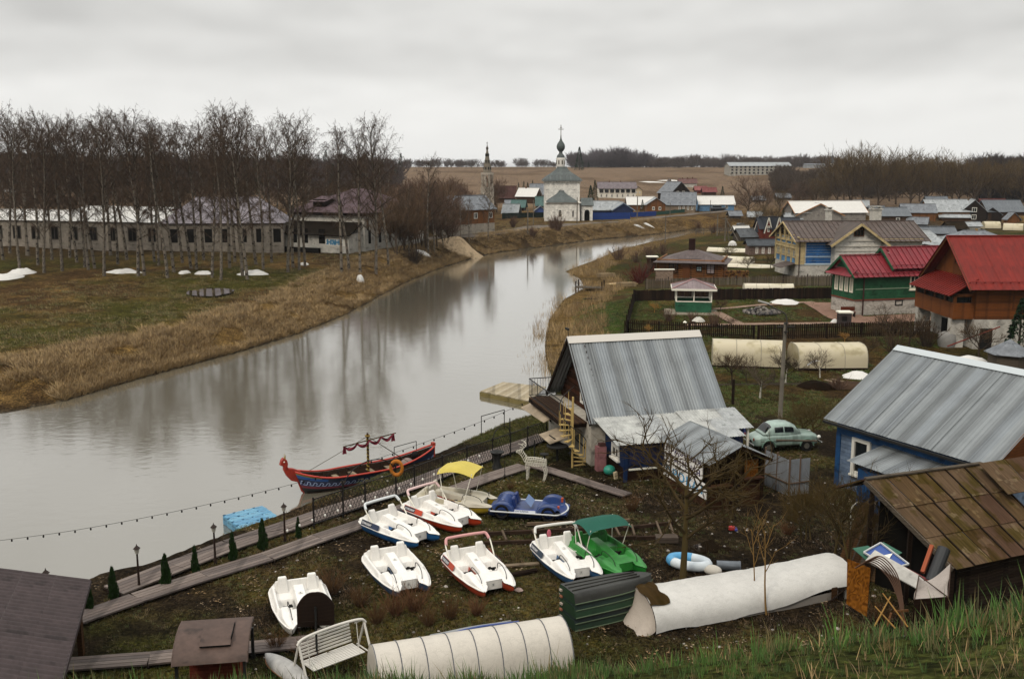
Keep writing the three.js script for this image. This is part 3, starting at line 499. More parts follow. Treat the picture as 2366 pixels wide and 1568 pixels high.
// ---------------------------------------------------------------- left bank: ruins, church, village behind
{
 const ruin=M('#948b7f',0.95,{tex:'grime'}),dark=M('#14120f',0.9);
 {
 const o=house('long_building','long low white derelict building with snow on its roof, left end of the grove',{A:[-60,566],B:[372,578],W:11,hw:4.0,hr:1.2,m:1,wall:ruin,roof:KM.snow,over:0.3,win:[{side:'f',n:10,x0:0.04,x1:0.96,y:0.28,h:0.5,w:0.045,frame:M('#4a443c',0.9),t:0.12,pane:dark}]});
 o.userData.category='derelict building';
 }
 {const o=house('rear_wing','snow covered low rear wing with red brick end behind the long white building',{A:[165,508],B:[372,512],W:9,hw:1.9,hr:1.2,m:1,wall:KM.redBrick,roof:KM.snow,win:[{side:'f',n:1,x0:0.9,x1:0.9,y:0.3,h:0.5,w:0.03}]});o.userData.category='derelict building';}
 {const o=house('long_building','long low white derelict building with grey hipped roof beside the two storey ruin',{A:[374,580],B:[655,584],W:10,hw:4.1,hr:3.3,m:1,hip:0.8,wall:ruin,roof:M('#8a8489',0.9,{tex:'grime'}),over:0.3,win:[{side:'f',n:7,x0:0.1,x1:0.95,y:0.28,h:0.48,w:0.065,frame:null,pane:dark}]});o.userData.category='derelict building';}
 {
 const A=hit(655,580),B=hit(806,586),{p,yaw,L}=frameOf(A,B),W=16,s=mpp(A),hw=upTo(A,488),hr=3.1;
 const o=thing('two_storey_ruin','white two storey ruin with hipped roof, dormer and blue graffiti by its right corner','derelict building',p,yaw);
 part(o,'wall',new MB().box(L / 2,-1,-W / 2 - 3,L + 1.2,hw + 1,W - 6 + 6),KM.white);wallsOf(o,L,3.2,upTo(A,536),0.1,{wall:KM.white,hip:1});
 const oo=new THREE.Group();oo.name='upper_roof';oo.position.set(-0.6,0,-3);o.add(oo);
 const e=0.8,a=V(-e,hw - 0.1,e),b=V(L + 1.2 + e,hw - 0.1,e),a2=V(-e,hw - 0.1,-W - e),b2=V(L + 1.2 + e,hw - 0.1,-W - e),c=V(L*0.62,hw + hr,-W / 2),d=V(L*0.45,hw + hr,-W / 2),rm=M('#66565a',0.85,{tex:'streak'});
 part(oo,'roof_slope',new MB().slab([a,b,c,d],0.1),rm);part(oo,'roof_slope',new MB().slab([b2,a2,d,c],0.1),rm);part(oo,'roof_slope',new MB().slab([b,b2,c],0.1),rm);part(oo,'roof_slope',new MB().slab([a2,a,d],0.1),rm);
 const dm=new MB().at(L*0.36,hw + 0.55,-2.2).box(0,0,0,2.2,1.1,2.4);part(oo,'dormer',dm,KM.darkWood);part(oo,'dormer_roof',new MB().at(L*0.36,hw + 1.65,-2.0,0,0,0.22).box(0,0,0,2.9,0.08,3.2),rm);
 part(oo,'cornice',new MB().box(L / 2 + 0.6,hw - 0.55,0.12,L + 1.6,0.4,0.25),KM.darkWood);
 const hl=upTo(A,536),ht=upTo(A,511);part(o,'lean_to_roof',new MB().slab([V(-0.9,hl - 0.15,0.5),V(L + 0.5,hl - 0.15,0.5),V(L + 0.2,ht,-3.05),V(-0.3,ht,-3.05)],0.12),M('#4b463c',0.9,{tex:'moss'}));
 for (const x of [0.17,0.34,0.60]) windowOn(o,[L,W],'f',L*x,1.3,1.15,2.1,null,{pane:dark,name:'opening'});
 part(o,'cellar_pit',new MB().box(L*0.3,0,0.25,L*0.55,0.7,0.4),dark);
 const gt=textTex(512,96,(c2,w,h)=>{c2.fillStyle='#cdc8bd';c2.fillRect(0,0,w,h);c2.strokeStyle='#3f7fa3';c2.lineWidth=13;c2.font='bold 90px sans-serif';c2.strokeText('Я·ЮМ·НС',14,80);c2.lineWidth=5;c2.strokeStyle='#20506e';c2.strokeText('Я·ЮМ·НС',14,80);});
 const gm=new THREE.MeshStandardMaterial({map:gt,roughness:0.95}),gg=new THREE.PlaneGeometry(L*0.3,1.0);part(o,'graffiti',gg.translate(L*0.81,1.6,0.02),gm,'blue spray paint letters on white plaster');
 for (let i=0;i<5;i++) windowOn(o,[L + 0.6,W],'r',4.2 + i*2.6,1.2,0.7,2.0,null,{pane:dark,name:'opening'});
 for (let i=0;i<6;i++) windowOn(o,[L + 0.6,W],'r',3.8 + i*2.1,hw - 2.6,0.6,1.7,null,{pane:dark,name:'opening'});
 }
 const snow=(x,y,w,d,lab,h=0.3)=>{const p=hit(x,y),g=sheet(18,8,(s,t)=>{const a=s*6.2832,k=t*(0.75 + 0.5*vnoise(Math.cos(a)*2 + x,Math.sin(a)*2 + y)),X=Math.cos(a)*k*w / 2,Z=Math.sin(a)*k*d / 2;return V(X,groundH(p.x + X,p.z + Z) - p.y + (1 - t*t)*h*(0.7 + 0.5*vnoise(X*3,Z*3)) + 0.03 - 0.12*t*t*t,Z);});const o=thing('snow_patch',lab,'snow',p);part(o,'snow',g,KM.snow);};
 snow(12,643,4.2,5,'dirty snow patch at the left edge of the meadow',0.5);snow(50,632,3.4,4,'dirty snow heap just right of the leftmost one',0.6);snow(283,628,4.5,3,'long snow patch before the middle of the grove',0.35);snow(425,631,1.6,2,'tiny snow patch left of the wider broken one');snow(470,632,2.4,2.5,'broken snow patch in the meadow under the birches');snow(585,634,3.6,2.6,'snow patch at the end of a mound before the birches',0.5);snow(560,576,17,2.5,'snow strip along the foot of the white wall',0.4);snow(702,611,1.2,1.5,'small snow patch before the two storey ruin');snow(975,584,2.5,2,'snow patch above the dark bush on the left bank');snow(18,441,22,10,'distant snow field left of the grove',0.3);snow(832,650,0.9,1.2,'white scrap standing on the bank edge',0.9);
 snow(1548,417,12,5,'snow remnant on the far field above the grey gable',0.3);snow(1508,421,13,5,'snow remnant on the far field left of the grey gable',0.3);snow(1498,520,2.6,0.9,'snow remnant on the road bank below the brown house',0.3);snow(1476,523,3.2,0.8,'long snow remnant on the road bank below the blue fence',0.3);
 {
 const p=hit(486,678),g=sheet(24,4,(s,t)=>{const a=s*6.2832,k=t*(0.7 + 0.5*vnoise(Math.cos(a)*1.5,Math.sin(a)*1.5));return V(Math.cos(a)*k*2.6 + Math.sin(a)*k,0,Math.sin(a)*k*3.2);});
 let m=-9;for (let i=-2.6;i<2.7;i +=0.4) for (let j=-3;j<3.1;j +=0.5) m=Math.max(m,groundH(p.x + i,p.z + j));const o=structure('puddle',g,new THREE.MeshPhysicalMaterial({color:0x2b2417,roughness:0.02,ior:2.3}),'puddle on the meadow');o.position.set(p.x,m + 0.015,p.z);
 }
 {
 const p=hit(1063,578),r=4.2,g=sheet(28,12,(s,t)=>{const a=s*6.2832,k=t*r*(0.85 + 0.3*vnoise(Math.cos(a)*2,Math.sin(a)*2 + 5)),X=Math.cos(a)*k*1.05,Z=Math.sin(a)*k*0.8;return V(X,Math.max(2.3*Math.pow(1 - t,1.15),0) + (vnoise(X*2,Z*2) - 0.5)*0.3*(1 - t) + groundH(p.x + X,p.z + Z) - p.y - 0.05,Z);});
 const o=thing('sand_heap','pale beige sand heap on the edge of the left bank','sand heap',p);part(o,'heap',g,M('#b09a7c',0.95,{tex:'grime'}));
 }
 {const p=hit(958,610);plant('bush','dark twiggy bush hanging over the left waterline','bush',bushGeo(3,2.6,1.7,420,0.05),{branches:TM.dark,twigs:TM.dark},p,0,1);}
}
{
 const pts=[[875,562],[935,556],[1000,551],[1060,546],[1130,541],[1200,531],[1250,524],[1300,520],[1370,516],[1440,512],[1520,503],[1590,496],[1660,489],[1700,488]].map((q)=>hit(...q)),c=new THREE.CatmullRomCurve3(pts),N=90;
 const g=sheet(N,3,(s,t)=>{const q=c.getPoint(s),d=c.getTangent(s),n=V(-d.z,0,d.x).normalize(),x=q.x + n.x*(t - 0.5)*4.2,z=q.z + n.z*(t - 0.5)*4.2;return V(x,Math.max(groundH(x,z),groundH(q.x,q.z) - 0.25) + 0.09,z);});
 structure('road',g,M('#6f665d',0.95,{tex:'grime',key:'road'}),'unpaved riverside road below the church');
}
{
 const A=hit(1261,511),p=A,yaw=0.02,L=81*mpp(A),o=thing('church','white cube church with grey green roof and single onion dome','church',p,yaw),U=(y)=>upTo(A,y),s=mpp(A);
 const wm=M('#efebe2',0.95,{tex:'grime'}),rm=M('#6b7170',0.8,{tex:'streak'}),D=3.5,wid=80*s;
 const h1=U(467),wid1=L*0.98;
 part(o,'apse_wall',new MB().poly(V(-0.3,-1,0),V(wid1,-1,0),V(wid1 - 0.2,h1,0),V(0.1,h1,0)).poly(V(wid1,-1,0),V(wid1,-1,-D),V(wid1 - 0.2,h1,-D),V(wid1 - 0.2,h1,0)).poly(V(-0.3,-1,-D),V(-0.3,-1,0),V(0.1,h1,0),V(0.1,h1,-D)),wm);
 const curved=(x0,x1,y0,z0,z1,hh,tx)=>{const g=new MB(),N=10,f=(t)=>[1 - Math.pow(t,0.6)*(1 - tx)*(0.55 + 0.45*t),t];
 const prof=[];for (let i=0;i<=N;i++) {const t=i / N;prof.push([lerp(1.06,tx,sstep(0,1,t)*0.75 + 0.25*t) - 0.05*Math.sin(t*3.14159),hh*t]);}
 const cx=(x0 + x1) / 2,cz=(z0 + z1) / 2,hx=(x1 - x0) / 2,hz=Math.abs(z1 - z0) / 2;
 for (let i=0;i<N;i++) {const [k0,a]=prof[i],[k1,b]=prof[i + 1];const P=(sx,sz,k,y)=>V(cx + sx*hx*k,y0 + y,cz + sz*hz*k);const C=[[-1,1],[1,1],[1,-1],[-1,-1]];for (let j=0;j<4;j++) {const c0=C[j],c1=C[(j + 1) % 4];g.poly(P(...c0,k0,a),P(...c1,k0,a),P(...c1,k1,b),P(...c0,k1,b));}}
 const [k,t]=prof[N];g.poly(V(cx - hx*k,y0 + t,cz + hz*k),V(cx + hx*k,y0 + t,cz + hz*k),V(cx + hx*k,y0 + t,cz - hz*k),V(cx - hx*k,y0 + t,cz - hz*k));return g;};
 part(o,'apse_roof',curved(0.3,wid1 - 0.7,h1 - 0.05,0.2,-D*1.9,U(440) - h1,0.16),rm);
 part(o,'apse_cornice',new MB().box(wid1 / 2,h1 - 0.25,-D / 2 + 0.1,wid1 + 0.3,0.25,D + 0.25),wm);
 const h2=U(422) + 0.35,x0=0.1,x1=x0 + wid;
 part(o,'wall',new MB().box((x0 + x1) / 2,-1,-D - wid / 2,wid,h2 + 1,wid),wm);
 part(o,'cornice',new MB().box((x0 + x1) / 2,h2 - 0.35,-D - wid / 2,wid + 0.4,0.3,wid + 0.4),wm);
 part(o,'main_roof',curved(x0 - 0.35,x1 + 0.35,h2,-D + 0.35,-D - wid - 0.35,U(388) - h2 + 0.3,0.26),rm);
 const cx=(x0 + x1) / 2 - 0.25,cz=-D - wid / 2,y0=U(388);
 const lathe=(pr,n=20)=>{const g=new THREE.LatheGeometry(pr.map(([r,y])=>new THREE.Vector2(r,y)),n);return g.translate(cx,0,cz);};
 const Y=(y)=>U(y) + 0.35;
 part(o,'drum',lathe([[10.5*s,y0 - 0.4],[10.5*s,Y(372)],[11.3*s,Y(371)],[11.3*s,Y(369.5)],[9.5*s,Y(367)]]),wm);
 for (let i=0;i<8;i++) {const a=i / 8*6.283 + 0.3;part(o,'drum_window',new MB().at(cx + Math.sin(a)*10.4*s,Y(383),cz + Math.cos(a)*10.4*s,a).box(0,0,0,3*s,9*s,0.12),M('#5b564d',0.9));}
 part(o,'lantern_roof',lathe([[10*s,Y(368)],[8.6*s,Y(362)],[5*s,Y(358)],[4.2*s,Y(356)],[4.2*s,Y(352)]]),rm);
 part(o,'onion_dome',lathe([[3.6*s,Y(353)],[6.5*s,Y(350.5)],[9.2*s,Y(346)],[10*s,Y(341)],[9.2*s,Y(336)],[6.4*s,Y(331)],[3.6*s,Y(327)],[1.9*s,Y(322)],[1.1*s,Y(316)],[0.6*s,Y(310)]],24),M('#565f5c',0.6,{tex:'streak'}));
 part(o,'cross',new MB().box(cx,Y(313),cz,0.14,23.5*s,0.14).box(cx,Y(300),cz,12.5*s,0.14,0.14).box(cx,Y(296),cz,5*s,0.12,0.12).cone(V(cx,Y(316),cz),1.6*s,0.8*s,2.6*s,10),M('#59503a',0.5,{metal:0.5}));
 windowOn(o,[wid1,D],'f',wid1*0.41,U(501),6.5*s,12*s,M('#8a8275',0.9),{arch:0.5,bar:0.6,t:0.12});
 windowOn(o,[wid1,D],'f',wid1*0.79,U(501),3*s,13*s,null,{arch:0.5});
 const px=L + 0.2,pw=26*s,ph=U(475),pd=4.5;
 const pr=thing('church_porch','small white arched gateway porch joined to the right side of the church','porch',p,yaw);
 const gm=new MB(),arc=[];for (let i=0;i<=10;i++) {const a=Math.PI*(1 - i / 10);arc.push([px + pw*0.5 + Math.cos(a)*pw*0.24,ph*0.52 + Math.sin(a)*pw*0.3]);}
 gm.poly(V(px,-1,-1),V(px + pw*0.26,-1,-1),V(px + pw*0.26,ph*0.52,-1),V(px,ph,-1)).poly(V(px + pw*0.74,-1,-1),V(px + pw,-1,-1),V(px + pw,ph,-1),V(px + pw*0.74,ph*0.52,-1));
 for (let i=0;i<10;i++) gm.poly(V(arc[i][0],arc[i][1],-1),V(arc[i + 1][0],arc[i + 1][1],-1),V(lerp(px,px + pw,(i + 1) / 10),ph,-1),V(lerp(px,px + pw,i / 10),ph,-1));
 gm.poly(V(px + pw,-1,-1),V(px + pw,-1,-1 - pd),V(px + pw,ph,-1 - pd),V(px + pw,ph,-1)).poly(V(px,-1,-1 - pd),V(px + pw,-1,-1 - pd),V(px + pw,ph,-1 - pd),V(px,ph,-1 - pd));
 part(pr,'wall',gm,wm);part(pr,'roof',new MB().slab([V(px - 0.2,ph,-0.7),V(px + pw + 0.3,ph,-0.7),V(px + pw + 0.1,U(458),-1 - pd / 2),V(px,U(458),-1 - pd / 2)],0.1).slab([V(px + pw + 0.3,ph,-1.3 - pd),V(px - 0.2,ph,-1.3 - pd),V(px,U(458),-1 - pd / 2),V(px + pw + 0.1,U(458),-1 - pd / 2)],0.1),rm);part(pr,'doorway',new MB().box(px + pw / 2,-0.5,-2.4,pw*0.6,ph*0.85,0.1),KM.black);
}
{
 const A=hit(1126,505),s=mpp(A),U=(y)=>upTo(A,y),o=thing('bell_tower','weathered white bell tower with tented spire behind the birches','bell tower',A),wm=M('#b3aa9c',0.95,{tex:'grime'});
 part(o,'wall',new MB().box(0,-1,0,30*s,U(436) + 1,30*s),wm);
 const oct=(y0,y1,r)=>{const g=new MB();for (let i=0;i<8;i++) {const a=i / 8*6.283 + 0.39;g.box(Math.sin(a)*r,y0,Math.cos(a)*r,r*0.42,y1 - y0,r*0.42);} return g;};
 part(o,'belfry',oct(U(436),U(402),12*s).cone(V(0,U(404),0),15*s,15*s,0.5,8).cone(V(0,U(437),0),16*s,16*s,0.4,8),wm);
 part(o,'spire',new MB().cone(V(0,U(402),0),10.5*s,2*s,U(346) - U(402),8),M('#857d70',0.9,{tex:'grime'}));
 for (let i=0;i<8;i++) for (const [y,r] of [[392,9],[376,6.2],[361,4.2]]) {const a=i / 8*6.283 + 0.39;part(o,'spire_dormer',new MB().at(Math.sin(a)*r*s*0.9,U(y),Math.cos(a)*r*s*0.9,a).box(0,0,0,2.4*s,6*s,1.4*s),KM.black);}
 part(o,'onion',new THREE.LatheGeometry([[1.8,346],[3,343.5],[2.8,341],[1.2,338],[0.4,333]].map(([r,y])=>new THREE.Vector2(r*s,U(y))),12),M('#4a4540',0.8));part(o,'cross',new MB().box(0,U(334),0,0.12,6*s,0.12).box(0,U(331),0,3*s,0.12,0.12),M('#4a4540',0.8));
}
{
 const W=M('#e0dcd2',0.8);
 const H=(label,k)=>house('house',label,k);
 {const o=H('two storey house of brown timber over pale stone, among the thicket left of the church',{A:[1052,545],B:[1142,536],W:70,hw:62,hr:28,wall:KM.logWood,plinth:[1.9,M('#a39a8c',0.95,{tex:'grime'})],roof:KM.slate,win:[{side:'f',n:3,x0:0.12,x1:0.9,y:0.6,h:0.22,w:0.09},{side:'f',n:3,x0:0.15,x1:0.9,y:0.1,h:0.26,w:0.1,frame:null}]});}
 H('small house with pale lean roof behind the dark fence left of the church',{c:[1178,501],L:34,W:30,hw:12,hr:17,wall:KM.darkWood,roof:KM.slateL,yaw:-14});
 H('tiny dark gabled house with blue green roof left of the church',{c:[1196,487],L:30,W:26,hw:11,hr:14,wall:KM.darkWood,roof:KM.tealRoof,yaw:-12});
 H('house with large white snowy roof and brown gable left of the church',{c:[1214,470],L:46,W:44,hw:18,hr:17,wall:KM.brownWood,roof:KM.snow,yaw:-22,chim:[[0.35,0.5,3,3]]});
 H('house with plain grey roof touching the church on its left',{c:[1246,461],L:40,W:40,hw:14,hr:22,wall:KM.greyWood,roof:KM.slate});
 H('house with dark red brown roof behind the bare shrubs left of the church',{c:[1170,468],L:42,W:36,hw:14,hr:24,wall:KM.brownWood,roof:M('#4d3530',0.8,{tex:'grime'})});
 H('small pale blue gabled shed beside the church',{c:[1248,495],L:26,W:30,hw:9,hr:10,ridge:'z',wall:M('#4a5f96',0.8,{tex:'grime'}),roof:KM.slate});
 H('low house with blue green roof close behind the left wall of the church',{c:[1252,480],L:26,W:24,hw:9,hr:17,wall:KM.brownWood,roof:KM.tealRoof});
 H('house with pale grey roof and dark blue front gable behind the bright blue fence',{c:[1400,497],L:60,W:50,hw:14,hr:18,wall:KM.navy,roof:KM.slateL});
 H('dark blue cross gabled annex with white trimmed eaves behind the blue fence',{c:[1440,500],L:46,W:56,hw:17,hr:15,ridge:'z',wall:KM.navy,roof:KM.slateL,barge:M('#8fa0b5',0.8)});
 {const o=H('long white guest house with dark balconies and dormers below the far field',{c:[1426,458],L:86,W:40,hw:24,hr:13,wall:M('#c9c4b8',0.9),roof:M('#7b7275',0.8,{tex:'grime'}),win:[{side:'f',n:7,x0:0.07,x1:0.93,y:0.56,h:0.3,w:0.1,frame:KM.black,proud:0.3},{side:'f',n:7,x0:0.07,x1:0.93,y:0.1,h:0.3,w:0.05}],chim:[[0.3,0.5,2,3],[0.6,0.5,2,3]]});o.userData.category='guest house';}
 H('cream wing with one gable at the right end of the white guest house',{c:[1474,452],L:18,W:26,hw:14,hr:7,ridge:'z',wall:M('#b9a98c',0.9),roof:KM.brownRoof,win:[{side:'f',n:2,x0:0.3,x1:0.7,y:0.4,h:0.3,w:0.16}]});
 H('brown log house with white snowy roof right of the blue fence',{c:[1482,486],L:62,W:50,hw:15,hr:16,wall:KM.logWood,roof:KM.snow,win:[{side:'f',n:3,x0:0.5,x1:0.9,y:0.3,h:0.4,w:0.07}]});
 H('brown timber house with two front windows beside the road bend',{c:[1516,493],L:42,W:40,hw:22,hr:14,ridge:'z',wall:KM.logWood,roof:KM.slateL,win:[{side:'f',n:2,x0:0.35,x1:0.7,y:0.35,h:0.35,w:0.14}]});
 H('house with broad grey corrugated roof and four windows by the road',{c:[1566,490],L:76,W:60,hw:19,hr:26,wall:M('#8a7a68',0.9,{tex:'grime'}),gable:KM.darkWood,roof:KM.slate,yaw:-12,win:[{side:'f',n:4,x0:0.55,x1:0.93,y:0.3,h:0.45,w:0.06},{side:'r',n:2,y:0.3,h:0.4}]});
 H('upper house with grey roof and dark gable holding two white windows',{c:[1572,462],L:58,W:46,hw:18,hr:24,ridge:'z',wall:KM.darkWood,roof:KM.slate,yaw:32,win:[{side:'f',n:2,x0:0.35,x1:0.65,y:0.75,h:0.4,w:0.12}]});
 H('cream house with steep narrow gable behind the grey one',{c:[1548,450],L:22,W:30,hw:16,hr:20,ridge:'z',wall:KM.cream,roof:KM.brownRoof});
 H('house with dull red roof and three chimneys on the slope of the far field',{c:[1590,432],L:40,W:24,hw:10,hr:9,wall:KM.white,roof:M('#6f5450',0.8,{tex:'grime'}),chim:[[0.2,0.5,2,3],[0.5,0.5,2,3],[0.8,0.5,2,4]]});
 H('pale blue log house with white snowy roof and paired white windows by the road',{c:[1656,487],L:80,W:46,hw:17,hr:17,wall:M('#6a90b2',0.8,{tex:'grime'}),roof:KM.snow,win:[{side:'f',n:2,x0:0.4,x1:0.52,y:0.3,h:0.5,w:0.08},{side:'f',n:1,x0:0.78,x1:0.78,y:0.3,h:0.5,w:0.08}]});
 H('small house with red roof right of the dark spruce',{c:[1640,452],L:30,W:24,hw:10,hr:9,wall:KM.brownWood,roof:M('#7d4a48',0.8,{tex:'grime'})});
 H('small house with pink red roof above the pale blue one',{c:[1620,446],L:26,W:22,hw:8,hr:8,wall:KM.redBrick,roof:M('#8d5a58',0.8,{tex:'grime'})});
 for (const [x,y,w,h,lab] of [[1183,480,30,16,'faint grey shed roof among the bare shrubs left of the church'],[1812,462,30,14,'pale grey house half hidden by the bare trees mid right'],[1755,466,26,12,'small grey house behind the bare trees right of the pale blue one']]) H(lab,{c:[x,y],L:w,W:w,hw:h*0.5,hr:h*0.6,wall:KM.greyWood,roof:KM.slate});
 {const o=H('long grey apartment block with three shallow gables on the skyline',{c:[1757,404],L:142,W:60,hw:21,hr:8,wall:M('#aaa69c',0.9,{tex:'grime'}),roof:KM.slateL,win:[{side:'f',n:14,x0:0.04,x1:0.96,y:0.12,h:0.2,w:0.03,frame:null},{side:'f',n:14,x0:0.04,x1:0.96,y:0.45,h:0.2,w:0.03,frame:null},{side:'f',n:14,x0:0.04,x1:0.96,y:0.76,h:0.18,w:0.03,frame:null}]});o.userData.category='apartment block';}
 H('low pale block right of the apartment block on the skyline',{c:[1884,388],L:46,W:20,hw:8,hr:2,wall:KM.slateL,roof:KM.slate});
 {
 const A=at(1921,408,560),s=mpp(A),o=thing('far_church','distant white church with slim dark onion dome and green roof above the trees','church',A);part(o,'wall',new MB().box(0,-14*s,0,22*s,14*s + 2,20*s),KM.white);part(o,'roof',new MB().cone(V(0,2,0),15*s,6*s,6*s,4),M('#33705a',0.7));part(o,'drum',new MB().cone(V(0,2 + 5*s,0),5*s,4.5*s,20*s,10),KM.white);part(o,'onion_dome',new THREE.LatheGeometry([[3.5,27],[5.6,33],[5.2,38],[2.2,44],[0.8,50],[0.3,60]].map(([r,y])=>new THREE.Vector2(r*s,y*s)),14),M('#4c4f52',0.7));
 }
 const sp=[spruceGeo(41,10,2.4,700),spruceGeo(42,10,1.9,600)],sm={trunk:TM.dark,crown:TM.spruce};
 for (const [x,yb,yt,k,lab] of [[1198,447,421,1,'leftmost small spruce above the white snowy roof'],[1210,447,418,1,'second spruce above the white snowy roof'],[1219,447,421,0,'third spruce above the white snowy roof'],[1230,447,417,1,'tallest spruce of the row left of the church'],[1364,482,428,0,'big dark spruce right behind the church porch'],[1374,470,416,1,'spruce behind the big one right of the church'],[1484,490,461,0,'small spruce before the brown log house'],[1669,462,430,0,'dark spruce above the pale blue house'],[1604,470,440,1,'spruce right of the dark gable with two white windows'],[1809,505,480,0,'broad spruce left of the dark gabled house'],[1830,506,482,1,'slim spruce left of the dark gabled house']]) {const p=hit(x,yb);plant('spruce_tree',lab,'tree',sp[k],sm,p,x,upTo(p,yt) / 10);}
 const bg=bushGeo(7,2.2,1.6,380,0.05),rb={branches:TM.red,twigs:TM.red};
 for (const [x,y,s,lab] of [[1288,533,1.5,'large round brown bush on the bank below the church'],[1230,549,1.0,'dark stump of a bush beside the road'],[1275,530,1.0,'smaller bush leaning on the large round one'],[1185,525,1.1,'low bush beside the lawn left of the church']]) plant('bush',lab,'bush',bg,rb,hit(x,y),x,s);
}
function boardFence(label,a,b,h,m,step=0.16,o={}) {
 const {p,yaw,L}=frameOf(a,b),t=thing('fence',label,'fence',p,yaw,o.group),n=Math.min(280,Math.round(L / step)),r=rng(Math.round(L*100)),w=L / n*(o.fill??0.8),gs=[0,1,2].map((i)=>new MB().poly(V(-w / 2,0,0.02),V(w / 2,0,0.02),V(w / 2,h*(1 - 0.02*i),0.02),V(o.pointed?0:w / 2,h*(1 - 0.02*i) + (o.pointed?0.07:0),0.02),V(-w / 2,h*(1 - 0.02*i),0.02)).poly(V(w / 2,0,0),V(-w / 2,0,0),V(-w / 2,h*(1 - 0.02*i),0),V(w / 2,h*(1 - 0.02*i),0)).poly(V(w / 2,0,0.02),V(w / 2,0,0),V(w / 2,h*(1 - 0.02*i),0),V(w / 2,h*(1 - 0.02*i),0.02)).poly(V(-w / 2,0,0),V(-w / 2,0,0.02),V(-w / 2,h*(1 - 0.02*i),0.02),V(-w / 2,h*(1 - 0.02*i),0)).build());
 const ms=Array.isArray(m)?m:[m],loc=yawed(p,yaw),gh=(x)=>{const q=loc(x,0,0);return groundH(q.x,q.z) - p.y;};
 for (let i=0;i<n;i++) {const s=part(t,'slat',gs[Math.floor(r()*3)],ms[Math.floor(r()*ms.length)]);const x=(i + 0.5)*L / n;s.position.set(x,lerp(0,b.y - a.y,x / L) + (o.gap??0.05),0);s.rotation.z=(r() - 0.5)*(o.wob??0.03);}
 const rail=new MB();for (const y of [0.25,0.8]) rail.beam(V(0,h*y,-0.03),V(L,h*y + b.y - a.y,-0.03),0.05,0.07);part(t,'rail',rail,ms[0]);
 const np=Math.max(2,Math.round(L / 2.6) + 1);for (let i=0;i<np;i++) {const x=L*i / (np - 1);part(t,'post',new MB().box(x,lerp(0,b.y - a.y,x / L) - 0.4,-0.09,0.1,h + 0.45 + (o.post??0),0.1),o.postM||ms[0]);}
 return t;
}
{
 const bl=M('#1c3f86',0.7,{tex:'grime'});
 boardFence('bright blue board fence along the road right of the church',hit(1370,508),hit(1456,507),16*mpp(hit(1410,507)),bl,0.3,{fill:0.98});
 boardFence('bright blue fence continuing behind the small spruce',hit(1459,502),hit(1516,499),11*mpp(hit(1480,500)),bl,0.4,{fill:0.98});
 boardFence('dark green fence left of the church',hit(1161,506),hit(1262,503),13*mpp(hit(1210,503)),M('#23302a',0.85,{tex:'grime'}),0.4,{fill:0.98});
 boardFence('green metal fence before the broad grey roof house',hit(1518,497),hit(1582,491),8*mpp(hit(1550,494)),M('#1f4d40',0.7,{tex:'grime'}),0.5,{fill:0.98});
}
function pole(x,yb,yt,label,o={}) {
 const p=hit(x,yb),h=upTo(p,yt),t=thing('utility_pole',label,'utility pole',p),m=o.m||M('#7c7468',0.9,{tex:'streak'});
 part(t,'mast',new MB().cone(V(0,-0.3,0),o.r??0.14,(o.r??0.14)*0.7,h + 0.3,7),m);
 if (o.arm !==0) part(t,'crossarm',new MB().box(0,h - 0.5,0,1.3,0.1,0.1),m);
 for (const [dx,dz] of o.stays||[]) part(t,'stay',new MB().tube(V(dx,0,dz),V(0,h*0.93,0),0.11,0.09,6),m);
 return t;
}
pole(1333,517,455,'dark street pole in front of the church apse',{arm:0,r:0.12,m:KM.greyWood});pole(1219,540,480,'leaning pole by the road left of the church');pole(1232,520,462,'thin pole behind the road left of the church',{arm:0,r:0.1});
pole(1472,508,454,'pole by the blue fence right of the church',{arm:0});pole(1537,560,497,'tall thin pole on the near shore of the bend',{arm:0,r:0.11});pole(1548,500,468,'pole before the brown timber house',{arm:0,r:0.1});
pole(1657,546,494,'left timber pole by the wooden rails',{arm:0});pole(1675,558,500,'timber pole braced by a slanting stay',{stays:[[2.4,0.6],[1.0,-1.0]]});pole(1641,492,462,'pole before the pale blue house',{arm:0,r:0.1});
pole(1822,500,466,'street lamp pole beside the new white roof',{r:0.12});pole(1886,458,424,'left pole of three in front of the brown wood',{arm:0});pole(1898,458,426,'middle pole of three in front of the brown wood',{arm:0});pole(1908,458,426,'right pole of three in front of the brown wood',{arm:0});
